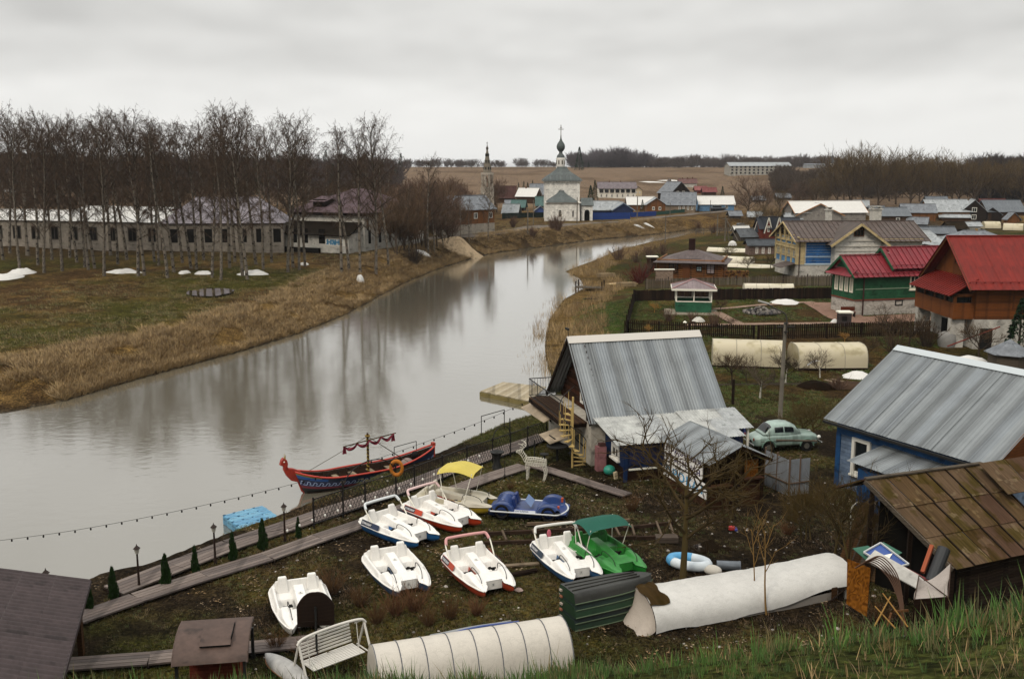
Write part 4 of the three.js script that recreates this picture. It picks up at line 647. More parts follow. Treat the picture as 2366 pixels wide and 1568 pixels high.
// ---------------------------------------------------------------- right bank: the big houses
const dirs=(yaw)=>[V(Math.cos(yaw),0,-Math.sin(yaw)),V(-Math.sin(yaw),0,-Math.cos(yaw))];
{
 const A=hit(1973,729),B=hit(2147,722),{p,yaw}=frameOf(A,B),[dx,dz]=dirs(yaw),o=thing('green_house','green timber house with pinkish red metal roofs on a white basement','house',p,yaw);
 const W=alongTo(A,dz,1921),hw=upTo(A,629),hb=upTo(A,694),hr=upTo(A.clone().addScaledVector(dz,W / 2),590) - hw,L=11.5;
 const red=M('#8c2a33',0.5,{tex:'streak',key:'pk',spec:0.5}),G=KM.greenPaint,gw=M('#25583a',0.7,{tex:'grime'});
 wallsOf(o,L,W,hw,hr,{wall:G,gable:G,plinth:[hb,M('#b9b2a8',0.9,{tex:'brick'})]});
 const x1=Math.max(3,alongTo(A.clone().add(V(0,hw + 1.6,0)),dx,2074)),h2=upTo(A.clone().addScaledVector(dx,x1),612),hr2=upTo(A.clone().addScaledVector(dx,x1).addScaledVector(dz,W / 2),571) - h2;
 roofOver(o,L,W,hw,hr,{roof:red,type:'seam',step:0.5,over:0.55,guard:red,barge:G});
 const up=new THREE.Group();up.name='upper_storey';up.position.set(x1,0,0);o.add(up);
 part(up,'wall',new MB().box((L - x1) / 2,hw - 0.3,-W / 2,L - x1,h2 - hw + 0.3,W - 0.6).poly(V(0,h2,-0.3),V(0,h2,-W + 0.3),V(0,h2 + hr2,-W / 2)),G);
 slopeUpper:{const e=0.5,a=V(-e,h2 - 0.3,0.25),b=V(L - x1 + e,h2 - 0.3,0.25),c=V(L - x1 + e,h2 + hr2,-W / 2),d=V(-e,h2 + hr2,-W / 2),a2=V(-e,h2 - 0.3,-W - 0.25),b2=V(L - x1 + e,h2 - 0.3,-W - 0.25);const rg=up;slope(rg,a,b,c,d,red,'seam',0.5,{guard:red});slope(rg,b2,a2,d,c,red,'plain');part(rg,'ridge_cap',new MB().beam(d.clone().add(V(0,0.05,0)),c.clone().add(V(0,0.05,0)),0.2,0.06),red);part(rg,'barge_board',new MB().beam(V(-e + 0.03,h2 - 0.42,0.25),V(-e + 0.03,h2 + hr2 - 0.1,-W / 2),0.06,0.22).beam(V(-e + 0.03,h2 - 0.42,-W - 0.25),V(-e + 0.03,h2 + hr2 - 0.1,-W / 2),0.06,0.22),G);}
 const wf=M('#d8d2bf',0.7);
 for (const c of [0.16,0.38,0.6,0.82]) windowOn(o,[L,W],'l',W*c,hb + 0.62,W*0.14,hw - hb - 0.85,wf,{top:1,bar:0.7,t:0.12,name:'window'});
 for (const c of [0.2,0.45,0.68,0.88]) windowOn(o,[L,W],'l',W*c,0.5,0.45,hb - 0.9,null,{name:'basement_window',t:0.06});
 windowOn(o,[L,W],'f',alongTo(A,dx,2108),hb + 0.8,0.9,hw - hb - 1.1,wf,{top:1,sill:1,t:0.12});windowOn(o,[L,W],'f',alongTo(A,dx,2075),0.75,0.75,0.5,KM.iron,{name:'basement_window',cols:1});
 for (const z of [0.42,0.58]) windowOn(up,[L,W - 0.6],'l',W*z,h2 - 0.1,0.6,1.1,wf,{arch:0.4,name:'attic_window'});
 part(o,'corner_board',new MB().box(0.1,hb,0.02,0.3,hw - hb,0.06).box(6.2,hb,0.02,0.25,hw - hb,0.06).box(-0.02,hb,-0.12,0.06,hw - hb,0.3).box(-0.02,hb,-W + 0.12,0.06,hw - hb,0.3),gw);
 part(o,'moulding',new MB().box(L / 2,hb + (hw - hb)*0.38,0.03,L,0.06,0.06),M('#7f8f79',0.7));part(o,'sill_band',new MB().box(L / 2,hb - 0.03,0.05,L + 0.1,0.1,0.1).box(-0.05,hb - 0.03,-W / 2,0.1,0.1,W),M('#6d3a2e',0.8));
 part(o,'downpipe',new MB().tube(V(0.75,0,0.12),V(0.75,hw - 0.1,0.12),0.06,0.06,7),M('#3a2420',0.6));part(o,'pediment_roof',new MB().slab([V(-0.75,hw - 0.35,0.2),V(-0.75,hw - 0.35,-W - 0.2),V(0,hw + 0.25,-W - 0.2),V(0,hw + 0.25,0.2)].reverse(),0.06),red);
 for (let i=0,y=hb + 0.2;y<hw - 0.1;y +=0.24,i++) part(o,'plank',new MB().box(L / 2,y,0.006,L - 0.02,0.215,0.012),i % 2?G:gw);
}
{
 const A=hit(1843,640),{p,yaw}={p:A,yaw:0.06},[dx,dz]=dirs(yaw),o=thing('blue_house','tall blue and cream house with grey brown metal roof and white cross wing','house',p,yaw);
 const W=alongTo(A,dz,1791),hw=upTo(A,551),hb=upTo(A,611),P2=A.clone().addScaledVector(dz,W / 2),hr=upTo(P2,511) - hw,L=alongTo(P2.clone().add(V(0,hw + hr,0)),dx,2098),rm=KM.brownRoof;
 wallsOf(o,L,W,hw,hr,{wall:KM.brickW,gable:KM.cream,plinth:[hb,M('#c6c1b7',0.9,{tex:'grime'})]});
 roofOver(o,L,W,hw,hr,{roof:rm,type:'seam',step:0.62,over:0.75,guard:rm,barge:KM.cream});
 const cm=KM.cream,pb=M('#5d8cb4',0.75,{tex:'grime'});
 part(o,'facade_panel',new MB().box(-0.02,hb,-W / 2,0.04,hw - hb,W - 0.05),pb);
 const pil=new MB();for (let i=0;i<=4;i++) pil.box(-0.1,hb,-W*(0.03 + 0.235*i),0.18,hw - hb + 0.2,i===0?0.8:0.28);pil.box(-0.1,hw - 0.5,-W / 2,0.22,0.3,W).box(-0.1,hw - 1.3,-W / 2,0.2,0.18,W).box(0.35,hb,0.06,0.75,hw - hb,0.14);part(o,'pilaster',pil,cm);
 for (let i=0;i<4;i++) windowOn(o,[L,W],'l',W*(0.15 + 0.235*i),hb + 0.7,W*0.13,(hw - hb)*0.48,cm,{top:1,t:0.14,proud:0.14,bar:0.65});
 for (let i=0;i<5;i++) {const z=W*(0.1 + 0.2*i),hh=hr*(1 - Math.abs(z - W / 2) / (W / 2))*0.9;part(o,'gable_post',new MB().box(-0.4,hw - 0.2,-z,0.16,hh + 0.3,0.16),cm);}
 for (let i=0;i<3;i++) windowOn(o,[L,W],'l',W*(0.28 + 0.22*i),hw + 0.1,W*0.15,hr*0.45,null,{name:'balcony_opening',proud:0.02});
 part(o,'cornice',new MB().box(L / 2,hw - 0.45,0.12,L,0.4,0.24),KM.cream);part(o,'band',new MB().box(L*0.15,hb + 0.9,0.03,L*0.3,0.09,0.06).box(L*0.15,hb - 0.04,0.06,L*0.31,0.16,0.12),M('#a8b9c4',0.7));part(o,'downpipe',new MB().tube(V(0.05,0,0.2),V(0.05,hw - 0.2,0.2),0.07,0.07,7),KM.brownRoof);
 for (let y=hb + 0.15,i=0;y<hw - 0.5;y +=0.32,i++) part(o,'plank',new MB().box(L*0.15 + 0.5,y,0.008,L*0.3 - 0.8,0.29,0.016),KM.bluePaint);
 const c0=alongTo(A.clone().addScaledVector(dz,-1.2),dx,1926),c1=alongTo(A.clone().addScaledVector(dz,-1.2),dx,2032),w=new THREE.Group();w.name='cross_wing';w.position.set(c0,0,1.2);o.add(w);
 const cw=c1 - c0,he=hw - 0.15,F=A.clone().addScaledVector(dz,-1.2).addScaledVector(dx,c0),hh=upTo(F,516) - he;
 part(w,'wall',new MB().box(cw / 2,-0.5,-W / 4,cw,he + 0.5,W / 2).poly(V(0,he,0),V(cw,he,0),V(cw / 2,he + hh,0)),M('#cfcbc2',0.9,{tex:'brick'}));
 const e=0.8,ey=hh*e / (cw / 2),q=(x,y,z)=>V(x,y,z),ms=M('#5d524c',0.6,{tex:'streak'});
 slope(w,q(-e,he - ey,-W / 2),q(-e,he - ey,e),q(cw / 2,he + hh,e),q(cw / 2,he + hh,-W / 2),ms,'sheet',0.9,{waves:3});slope(w,q(cw + e,he - ey,e),q(cw + e,he - ey,-W / 2),q(cw / 2,he + hh,-W / 2),q(cw / 2,he + hh,e),ms,'sheet',0.9,{waves:3});
 part(w,'barge_board',new MB().beam(q(-e,he - ey - 0.1,e - 0.02),q(cw / 2,he + hh - 0.1,e - 0.02),0.08,0.28).beam(q(cw + e,he - ey - 0.1,e - 0.02),q(cw / 2,he + hh - 0.1,e - 0.02),0.08,0.28),KM.cream);
 part(w,'string_course',new MB().box(cw / 2,he - 0.1,0.05,cw + 0.1,0.14,0.12).box(cw / 2,he - 0.75,0.05,cw + 0.1,0.1,0.1).box(cw / 2,he - 1.3,0.04,cw + 0.1,0.08,0.08),M('#b5b0a6',0.9));
 const wb=M('#5a3a26',0.7);windowOn(w,[cw,W],'f',cw / 2,he + 0.45,1.25,0.9,wb,{arch:0.42,cols:3});
 for (const f of [0.22,0.46,0.7]) windowOn(w,[cw,W],'f',cw*f,he - 3.6,1.0,1.5,wb,{arch:0.3,bar:0.6});
 for (const [x,dz0,s,h,lab] of [[1920,W*0.6,0.55,1.3,'white'],[2026,W*0.55,1.15,1.4,'wide white']]) {const X=alongTo(A.clone().addScaledVector(dz,W / 2).add(V(0,hw + hr,0)),dx,x);part(o,'chimney',new MB().box(X,hw + hr*0.4,-dz0,s,hr*0.6 + h,0.9).box(X,hw + hr + h,-dz0,s + 0.25,0.15,1.15).box(X,hw + hr + h + 0.35,-dz0,s + 0.1,0.06,1.0).box(X - s*0.4,hw + hr + h + 0.15,-dz0,0.08,0.2,0.8).box(X + s*0.4,hw + hr + h + 0.15,-dz0,0.08,0.2,0.8),KM.white);}
 for (const z of [0.25,0.5]) windowOn(o,[L,W],'l',W*z,0.3,0.9,hb - 0.6,null,{name:'basement_door'});
 part(o,'entrance_canopy',new MB().at(-0.9,hb - 0.2,-W*0.28,0,0.25).box(0,0,0,2.2,0.08,3.4),KM.brownRoof);
}
{
 const A=hit(2247,806),yaw=0.0,[dx,dz]=dirs(yaw),o=thing('orange_house','orange brown timber house with steep red metal roof and white masonry ground floor','house',A,yaw);
 const W=alongTo(A,dz,2150),hb=upTo(A,738),hv=upTo(A,672),hw=upTo(A,646),hr=upTo(A.clone().addScaledVector(dz,W / 2),546) - hw,L=13,red=M('#84241a',0.6,{tex:'streak',key:'or',spec:0.35}),Wd=KM.orangeWood,Wd2=M('#6a3a12',0.75,{tex:'wood'});
 wallsOf(o,L,W,hw,hr,{wall:Wd2,gable:Wd,plinth:[hb,M('#c3beb4',0.95,{tex:'grime'})]});
 roofOver(o,L,W,hw,hr,{roof:red,type:'sheet',step:0.62,waves:2,amp:0.015,over:0.85,barge:Wd2,guard:red,cap:red});
 for (let y=hb + 0.05,i=0;y<hw - 0.05;y +=0.19,i++) part(o,'plank',new MB().box(L / 2,y,0.012,L,0.175,0.024),i % 3?Wd:Wd2);
 windowOn(o,[L,W],'f',3.4,hb + 0.75,1.5,1.3,Wd2,{t:0.14});windowOn(o,[L,W],'f',4.4,0.5,1.8,1.6,null,{name:'opening'});
 windowOn(o,[L,W],'l',W*0.45,hw + 0.75,1.2,1.3,Wd2,{t:0.12});
 const v=new THREE.Group();v.name='veranda';o.add(v);const D=1.5,vt=hv + 0.1;
 const gw=new MB();gw.box(-D / 2,hb,-W / 2,D,1.15,W - 0.4);part(v,'parapet',gw,Wd);
 const posts=new MB();for (const z of [0.25,0.5,0.75]) posts.box(-D + 0.1,hb + 1.15,-W*z,0.16,vt - hb - 1.5,0.16);posts.box(-D + 0.1,hb + 1.15,-0.3,0.2,vt - hb - 1.5,0.2).box(-0.1,hb + 1.15,-0.25,0.2,vt - hb - 1.3,0.2).box(-D + 0.1,hb + 1.15,-W + 0.3,0.2,vt - hb - 1.5,0.2).box(-D / 2,vt - 0.55,-0.3,D,0.2,0.2).box(-D + 0.1,vt - 0.55,-W / 2,0.2,0.2,W - 0.5);part(v,'posts',posts,Wd2);
 part(v,'pane',new MB().box(-D / 2,hb + 1.15,-W / 2,D - 0.25,vt - hb - 1.65,W - 0.9),GLASS);
 slope(v,V(-D - 0.5,vt - 0.45,-W),V(-D - 0.5,vt - 0.45,0.1),V(0.05,vt + 0.75,0.1),V(0.05,vt + 0.75,-W),red,'seam',0.45);
 for (const z of [-0.7,-W + 0.7]) part(v,'pier',new MB().box(-D + 0.5,-0.6,z,1.0,hb + 0.6,0.5),M('#c3beb4',0.95,{tex:'grime'}));
 part(v,'basement_door',new MB().box(-0.05,0,-W*0.3,0.1,hb - 0.4,1.1),M('#3a1c14',0.8));part(v,'basement_door',new MB().box(-0.05,0,-W*0.65,0.1,hb - 0.6,0.9),KM.black);part(v,'pergola_bar',new MB().tube(V(-D - 0.6,0.3,0.6),V(1.2,hb - 0.3,1.4),0.05,0.05,6),M('#6b2a20',0.7));
 part(o,'cellar_door',new MB().box(0.9,0.0,0.02,0.9,hb*0.7,0.06),KM.black);
}
{
 const A=hit(1522,643),B=hit(1668,643),{p,yaw,L}=frameOf(A,B),o=thing('log_cabin','brown log cabin with hipped grey brown roof behind the grey picket fence','house',p,yaw),W=6.5,hw=upTo(A,600),hr=upTo(A.clone().add(V(0,0,-W / 2)),573) - hw;
 part(o,'wall',new MB().box(L / 2,-0.5,-W / 2,L - 0.2,hw + 0.5,W - 0.2),KM.brownWood);
 const lw=[KM.logWood,M('#6a3f1a',0.8,{tex:'wood'}),M('#84552a',0.75,{tex:'wood'})],r=rng(4);for (let y=0.12,i=0;y<hw;y +=0.245,i++) {const g=new MB();g.tube(V(-0.25,y,-0.1),V(L + 0.25,y,-0.1),0.135,0.13,8).tube(V(0,y + 0.12,0.2),V(0,y + 0.12,-W - 0.2),0.13,0.13,8).tube(V(L,y + 0.12,0.2),V(L,y + 0.12,-W - 0.2),0.13,0.13,8);part(o,'log',g,lw[Math.floor(r()*3)]);}
 roofOver(o,L,W,hw,hr,{roof:M('#665a58',0.7,{tex:'streak'}),hip:1.15,over:0.7,type:'plain'});
 part(o,'chimney',new MB().box(L*0.47,hw + hr*0.6,-W / 2,0.75,hr*0.4 + 1.3,0.75),M('#2e1d18',0.9,{tex:'brick'}));part(o,'vent_grille',new MB().at(L*0.48,hw + hr*0.18,0.0,0,0,-Math.atan2(hr,W / 2 + 0.7) + 0.0).box(0,0.07,-0.6,2.9,0.06,0.35),M('#463d3c',0.8));
 windowOn(o,[L,W],'f',L*0.23,0.75,1.1,1.3,KM.darkWood,{proud:0.12});windowOn(o,[L,W],'f',L*0.64,1.0,0.7,0.75,KM.darkWood,{proud:0.12,pane:M('#8fb0b5',0.4)});windowOn(o,[L,W],'f',L*0.82,0.75,1.0,1.25,KM.darkWood,{proud:0.12,pane:M('#8f8a90',0.5)});part(o,'door',new MB().box(L*0.44,0,0.06,0.95,2.0,0.1),M('#6f3f18',0.7,{tex:'wood'}));
}
{
 const A=hit(1515,648),B=hit(1555,647),{p,yaw,L}=frameOf(A,B),t=thing('brick_wall','low brick wall with white coping in front of the log cabin, left end','wall',p,yaw);part(t,'wall',new MB().box(L / 2,-0.2,-0.15,L,1.5,0.3),M('#8d7a6b',0.9,{tex:'brick'}));part(t,'coping',new MB().box(L / 2,1.3,-0.15,L + 0.3,0.12,0.5),KM.trim);
 const q=hit(1506,628),s=thing('porch_shed','small white roofed porch box on the left of the log cabin','shed',q);part(s,'roof',new MB().box(0,2.0,0,1.5,0.12,1.4),KM.trim);part(s,'frame',new MB().box(-0.6,0,0.6,0.1,2,0.1).box(0.6,0,0.6,0.1,2,0.1).box(0,0,-0.5,1.3,2,0.1),KM.brownWood);
 const w=hit(1702,643),f=thing('firewood_pile','stacked split firewood right of the log cabin','firewood',w);const r=rng(8),gs=[0,1,2].map((i)=>new MB().tube(V(0,0,0),V(0,0,-0.5),0.09 - i*0.012,0.09,6).build()),m2=[KM.logWood,M('#94703f',0.9,{tex:'wood'}),KM.brownWood];for (let j=0;j<6;j++) for (let i=0;i<17;i++) {const k=part(f,'log',gs[(i + j) % 3],m2[Math.floor(r()*3)]);k.position.set(-1.4 + i*0.17 + (j % 2)*0.085,0.1 + j*0.155,r()*0.1);}
 const dn=hit(1692,567),d=thing('covered_heap','round heap under a white sheet beyond the log cabin','heap',dn);part(d,'sheet',sheet(18,7,(u,v)=>{const a=u*6.2832,k=v*(1 + 0.1*Math.sin(a*3));return V(Math.cos(a)*k*0.75,0.85*Math.sqrt(Math.max(0,1 - v*v)),Math.sin(a)*k*0.7);}),KM.snow);
}
const H=(label,k)=>house('house',label,k);
H('dark roofed house with two steep pointed gables and red brick walls behind the blue one',{A:[1756,556],B:[1850,552],W:60,hw:30,hr:22,wall:KM.redBrick,roof:M('#2c3038',0.6,{tex:'streak'}),over:0.3});
for (const [x,lab] of [[1766,'left of two steep white framed dormer gables on the dark roofed brick house'],[1790,'right of two steep white framed dormer gables on the dark roofed brick house']]) {const p=hit(x,556),s=mpp(p),o=thing('dormer',lab,'dormer',p,0.35);roofOver(o,20*s,40*s,22*s,32*s,{ridge:'z',roof:M('#2c3038',0.6,{tex:'streak'}),over:0.1,barge:KM.trim});part(o,'wall',new MB().box(10*s,-0.3,-20*s,20*s,22*s + 0.3,40*s).poly(V(0,22*s,0),V(20*s,22*s,0),V(10*s,54*s,0)),KM.redBrick);windowOn(o,[20*s,40*s],'f',10*s,20*s,6*s,14*s,KM.trim,{});}
H('grey slate roofed shed between the willows and the dark gabled house',{c:[1734,556],L:46,W:44,hw:12,hr:15,wall:KM.greyWood,roof:M('#5f6265',0.85,{tex:'grime'}),yaw:14});
H('low dark sheds with red and white fronts left of the blue house',{c:[1760,588],L:58,W:40,hw:24,hr:10,wall:M('#7e6a60',0.9,{tex:'grime'}),roof:M('#4e5256',0.85,{tex:'grime'}),win:[{side:'f',n:3,x0:0.3,x1:0.8,y:0.1,h:0.6,w:0.1,pane:M('#5b2622',0.8)}]});
H('house under construction with new white roof sheets over grey block walls',{A:[1838,513],B:[2000,511],W:70,hw:24,hr:23,wall:M('#8d8780',0.95,{tex:'grime'}),roof:KM.snow,over:0.5,barge:M('#b07a48',0.8),win:[{side:'f',n:1,x0:0.2,x1:0.2,y:0.5,h:0.4,w:0.14,frame:M('#a86e3c',0.8),cols:1}]});
{const c=hit(1893,516),s=mpp(c),o=thing('gable_wing','broad grey block gable with orange timber edge under the new white roof','house wing',yawed(c,0)(-50*s,0,0));wallsOf(o,100*s,40*s,22*s,24*s,{ridge:'z',wall:M('#8d8780',0.95,{tex:'grime'})});roofOver(o,100*s,40*s,22*s,24*s,{ridge:'z',roof:KM.snow,over:0.7,barge:M('#b07a48',0.8)});}
H('low annex with grey roof left of the new white roof',{c:[1834,512],L:36,W:30,hw:8,hr:12,wall:M('#8d8780',0.95,{tex:'grime'}),roof:KM.slateL});
H('leftmost grey ridged house in the row at the upper right',{c:[2066,515],L:72,W:60,hw:18,hr:17,wall:KM.brownWood,roof:KM.zincDark,win:[{side:'f',n:1,x0:0.62,x1:0.62,y:0.3,h:0.4,w:0.12}]});
H('grey roofed house with orange gable right of the leftmost grey one',{c:[2124,506],L:72,W:50,hw:17,hr:17,wall:KM.logWood,gable:M('#8a5a30',0.8,{tex:'wood'}),roof:KM.slate,yaw:-10});
H('house with the largest pale grey roof in the row at the upper right',{c:[2196,507],L:96,W:70,hw:20,hr:25,wall:M('#8a5f34',0.8,{tex:'wood'}),roof:KM.slateL,yaw:0});
H('dark timber house front with two white windows at the end of the largest pale roof',{c:[2250,512],L:52,W:80,hw:26,hr:24,ridge:'z',wall:KM.darkWood,roof:KM.slateL,yaw:-18,win:[{side:'f',n:1,y:0.85,h:0.4,w:0.2},{side:'f',n:1,y:0.2,h:0.42,w:0.2}]});
H('house with blue grey roof at the right end of the upper row',{c:[2325,505],L:84,W:66,hw:18,hr:24,wall:KM.brownWood,roof:KM.zincDark});
H('front porch with grey roof before the right end of the upper row',{c:[2292,510],L:40,W:40,hw:16,hr:15,ridge:'z',wall:KM.darkWood,roof:KM.slate,yaw:-20});
H('red roofed house hidden behind the right end of the upper row',{c:[2300,492],L:56,W:40,hw:20,hr:12,wall:KM.redBrick,roof:M('#6d3a35',0.7,{tex:'streak'})});
H('lean-to with dark slanting roof before the row of grey houses',{c:[2118,524],L:42,W:24,hw:10,hr:12,wall:KM.darkWood,roof:KM.slate,yaw:-30});
H('shed with thin pale metal roof before the large pale grey roof',{c:[2206,516],L:62,W:26,hw:15,hr:5,wall:KM.brownWood,roof:KM.slateL,yaw:-16});
H('long low shed with blue grey metal roof behind the blue house',{c:[2158,548],L:98,W:34,hw:12,hr:12,wall:KM.brownWood,roof:KM.zincDark});
H('hip roofed pale grey house right behind the blue house',{c:[2142,575],L:82,W:70,hw:16,hr:26,hip:0.7,wall:KM.greyWood,roof:KM.slateL});
H('pale grey hipped roof between the green house and the orange house',{c:[2182,578],L:56,W:50,hw:16,hr:14,hip:0.8,wall:KM.greyWood,roof:KM.slateL});
H('hipped grey house whose ridge shows above the red roof',{c:[2262,570],L:112,W:60,hw:22,hr:14,hip:1,wall:KM.greyWood,roof:KM.slate,chim:[[0.55,0.5,5,4,M('#8a6f4a',0.9)]]});
// ---------------------------------------------------------------- gardens, fences, greenhouses, street lamp
function greenhouse(label,A,B,w,h,m,o={}) {
 const {p,yaw,L}=frameOf(A,B),t=thing(o.name||'greenhouse',label,o.cat||'greenhouse',p,yaw,o.group),N=14,prof=(a)=>{const x=Math.cos(a),y=Math.sin(a);return [-w / 2 - x*w / 2*(o.sq?Math.sign(x)*Math.pow(Math.abs(x),o.sq) / (x||1):1),h*Math.pow(Math.max(y,0),o.sq||0.85)];};
 const k=o.panels||Math.max(1,Math.round(L / 2));
 for (let i=0;i<k;i++) {const x0=L*i / k + 0.012,x1=L*(i + 1) / k - 0.012;part(t,'panel',sheet(3,N,(s,u)=>{const [z,y]=prof(Math.PI*u);return Object.assign(V(lerp(x0,x1,s),y,-w - z),{u:lerp(x0,x1,s),v:u*(w + h)});}),m);}
 const ends=new MB();for (const x of [0.02,L - 0.02]) {const q=[];for (let i=0;i<=N;i++) {const [z,y]=prof(Math.PI*i / N);q.push(V(x,y,-w - z));} ends.poly(...q);} part(t,'end_wall',ends,o.end||m);
 const f=new MB();for (let i=0;i<=k;i++) {const q=[];for (let j=0;j<=N;j++) {const [z,y]=prof(Math.PI*j / N);q.push(V(clamp(L*i / k,0.03,L - 0.03),y + 0.012,-w - z));} f.path(q,o.rib??0.022,4);} part(t,'arch',f,o.ribM||M('#8f8a7a',0.6));part(t,'base_beam',new MB().box(L / 2,-0.15,0,L,0.3,0.1).box(L / 2,-0.15,-w,L,0.3,0.1),KM.darkWood);
 return t;
}
const POLY=M('#c0b8a2',0.5,{tex:'poly',bump:0.01}),POLYW=M('#cfcabb',0.55,{tex:'poly',key:'w'});
{
 const h1=hit(1645,848),h2=hit(1815,853);greenhouse('yellowed polycarbonate greenhouse left of the street lamp post',h1,h2,2.6,upTo(h1,786) - 0.15,POLY,{sq:0.6,panels:3});
 const g1=hit(1845,856),g2=hit(2006,855);greenhouse('yellowed polycarbonate greenhouse behind the whitewashed fruit tree',g1,g2,2.6,upTo(g1,796) - 0.15,POLY,{sq:0.6,panels:3});
 const a1=hit(1720,671),a2=hit(1836,671);greenhouse('long low white film tunnel between the grey picket fence and the dark fence',a1,a2,1.4,upTo(a1,656),POLYW,{panels:4});
 for (const [x0,x1,yb,yt,lab] of [[1632,1734,583,569,'farthest of three long white film tunnels beyond the log cabin'],[1664,1736,609,588,'middle, widest of three long white film tunnels beyond the log cabin'],[1676,1786,619,607,'nearest of three long white film tunnels beyond the log cabin']]) {const p=hit(x0,yb),q=hit(x1,yb);greenhouse(lab,p,q,2.2,upTo(p,yt)*0.8,POLYW,{panels:4});}
 for (const [x0,x1,yb,yt,lab] of [[2276,2314,529,509,'left of two round topped greenhouses at the far right'],[2317,2364,533,513,'right of two round topped greenhouses at the far right']]) {const p=hit(x0,yb),q=hit(x1,yb);greenhouse(lab,p,q,3,upTo(p,yt)*0.85,POLY,{panels:2});}
}
{
 const dk=[M('#2b2019',0.9,{tex:'wood'}),M('#35271d',0.9,{tex:'wood'}),M('#241b16',0.9,{tex:'wood'})],gy=[M('#6b6156',0.9,{tex:'wood'}),M('#7b7065',0.9,{tex:'wood'}),M('#5a5048',0.9,{tex:'wood'})],sh=(a,y)=>upTo(a,y);
 let a=hit(1492,669),b=hit(1921,661);boardFence('weathered grey picket fence in front of the log cabin',a,b,sh(a,645),gy,0.14,{fill:0.62,pointed:1,post:0.15,postM:dk[0],wob:0.06});
 a=hit(1467,697);b=hit(1921,690);boardFence('dark brown board fence behind the green gazebo',a,b,sh(a,671),dk,0.16,{fill:0.97,postM:dk[2]});
 a=hit(1446,775);b=hit(1466,698);boardFence('dark board fence running down the left side of the gazebo garden',a,b,1.15,dk,0.16,{fill:0.97});
 a=hit(1450,769);b=hit(1742,783);boardFence('dark pointed picket fence behind the silver A-frame roof',a,b,1.0,dk,0.15,{fill:0.6,pointed:1,wob:0.06});
 a=hit(1752,785);b=hit(2148,775);boardFence('tall dark picket fence behind the two yellowed greenhouses',a,b,sh(a,752),dk,0.155,{fill:0.66,pointed:1,wob:0.05});
}
{
 const A=hit(1562,722),B=hit(1643,723),{p,yaw,L}=frameOf(A,B),[dx,dz]=dirs(yaw),W=3.0,o=thing('gazebo','green garden gazebo with white posts and pinkish hipped roof','gazebo',p,yaw),hr=upTo(A,697),he=upTo(A,666),ap=upTo(A.clone().addScaledVector(dz,W / 2),644),gm=M('#2a6146',0.75,{tex:'grime'});
 for (const [x,z,w,d] of [[L / 2,0,L,0.06],[L / 2,-W,L,0.06],[0,-W / 2,0.06,W],[L,-W / 2,0.06,W]]) part(o,'wall_panel',new MB().box(x,-0.2,z,w,hr + 0.2,d),gm);
 for (const [x,z] of [[0,0],[L / 2,0.001],[L,0],[0,-W / 2],[L,-W / 2],[0,-W],[L / 2,-W],[L,-W]]) part(o,'post',new MB().box(x,hr,z,0.1,he - hr,0.1),KM.trim);
 part(o,'rail',new MB().box(L / 2,hr,0.01,L + 0.12,0.08,0.13).box(L / 2,hr,-W,L + 0.12,0.08,0.13).box(0,hr,-W / 2,0.12,0.08,W).box(L,hr,-W / 2,0.12,0.08,W),KM.trim);part(o,'lintel',new MB().box(L / 2,he - 0.14,0,L,0.14,0.08).box(0,he - 0.14,-W / 2,0.08,0.14,W),gm);
 const R=new THREE.Group();R.name='roof';o.add(R);const e=0.42,c=[V(-e,he,e),V(L + e,he,e),V(L + e,he,-W - e),V(-e,he,-W - e)],t=V(L / 2,ap,-W / 2),pm=M('#8d7f80',0.75,{tex:'streak'});for (let i=0;i<4;i++) {part(R,'roof_slope',new MB().slab([c[i],c[(i + 1) % 4],t],0.05),pm);part(R,'hip_cap',new MB().beam(c[i].clone().add(V(0,0.04,0)),t.clone().add(V(0,0.04,0)),0.1,0.04),M('#94706e',0.7));}
 part(R,'fascia',new MB().box(L / 2,he - 0.16,e,L + 2*e,0.17,0.05).box(-e,he - 0.16,-W / 2,0.05,0.17,W + 2*e).box(L + e,he - 0.16,-W / 2,0.05,0.17,W + 2*e),KM.trim);part(o,'table',new MB().box(L / 2,0.7,-W / 2,1.4,0.06,0.8).box(L / 2,0,-W / 2,0.3,0.7,0.3),KM.greyWood);
 const st=thing('stone_slab','pale stone terrace around the foot of the green gazebo','terrace',p,yaw);part(st,'slab',new MB().box(L / 2 - 0.2,-0.35,-W / 2 + 0.3,L + 1.6,0.4,W + 2.0),M('#9a9080',0.95,{tex:'grime'}));
}
function ribbonPath(name,label,pts,w,m,lift=0.05) {const c=new THREE.CatmullRomCurve3(pts.map((q)=>hit(...q)),false,'centripetal'),N=pts.length*12;return structure(name,sheet(N,2,(s,t)=>{const q=c.getPoint(s),d=c.getTangent(s),n=V(-d.z,0,d.x).normalize(),x=q.x + n.x*(t - 0.5)*w,z=q.z + n.z*(t - 0.5)*w;return V(x,groundH(x,z) + lift,z);}),m,label);}
{
 const tile=M('#8f7868',0.9,{tex:'brick',key:'path'});
 ribbonPath('garden_path','straight paved garden path in front of the dark fence',[[1585,752],[1700,750],[1800,749],[1935,747]],0.8,tile,0.06);ribbonPath('garden_path','paved path from the gazebo to the green house',[[1650,715],[1720,709],[1800,703],[1880,698]],0.7,tile,0.06);ribbonPath('garden_path','slanting paved path down from the gazebo',[[1655,722],[1680,736],[1708,749]],1.0,tile,0.065);
 const A=[1880,697],q=[[1880,697],[1925,695],[2000,742],[2150,735],[2150,752],[1985,758],[1935,733]].map((k)=>hit(...k));
 ribbonPath('paved_yard','brownish paved yard along the side of the green house',[[1895,700],[1925,716],[1965,737],[2010,741],[2080,737],[2150,733]],3.2,M('#8a6d5e',0.9,{tex:'brick',key:'yard'}),0.07);
}
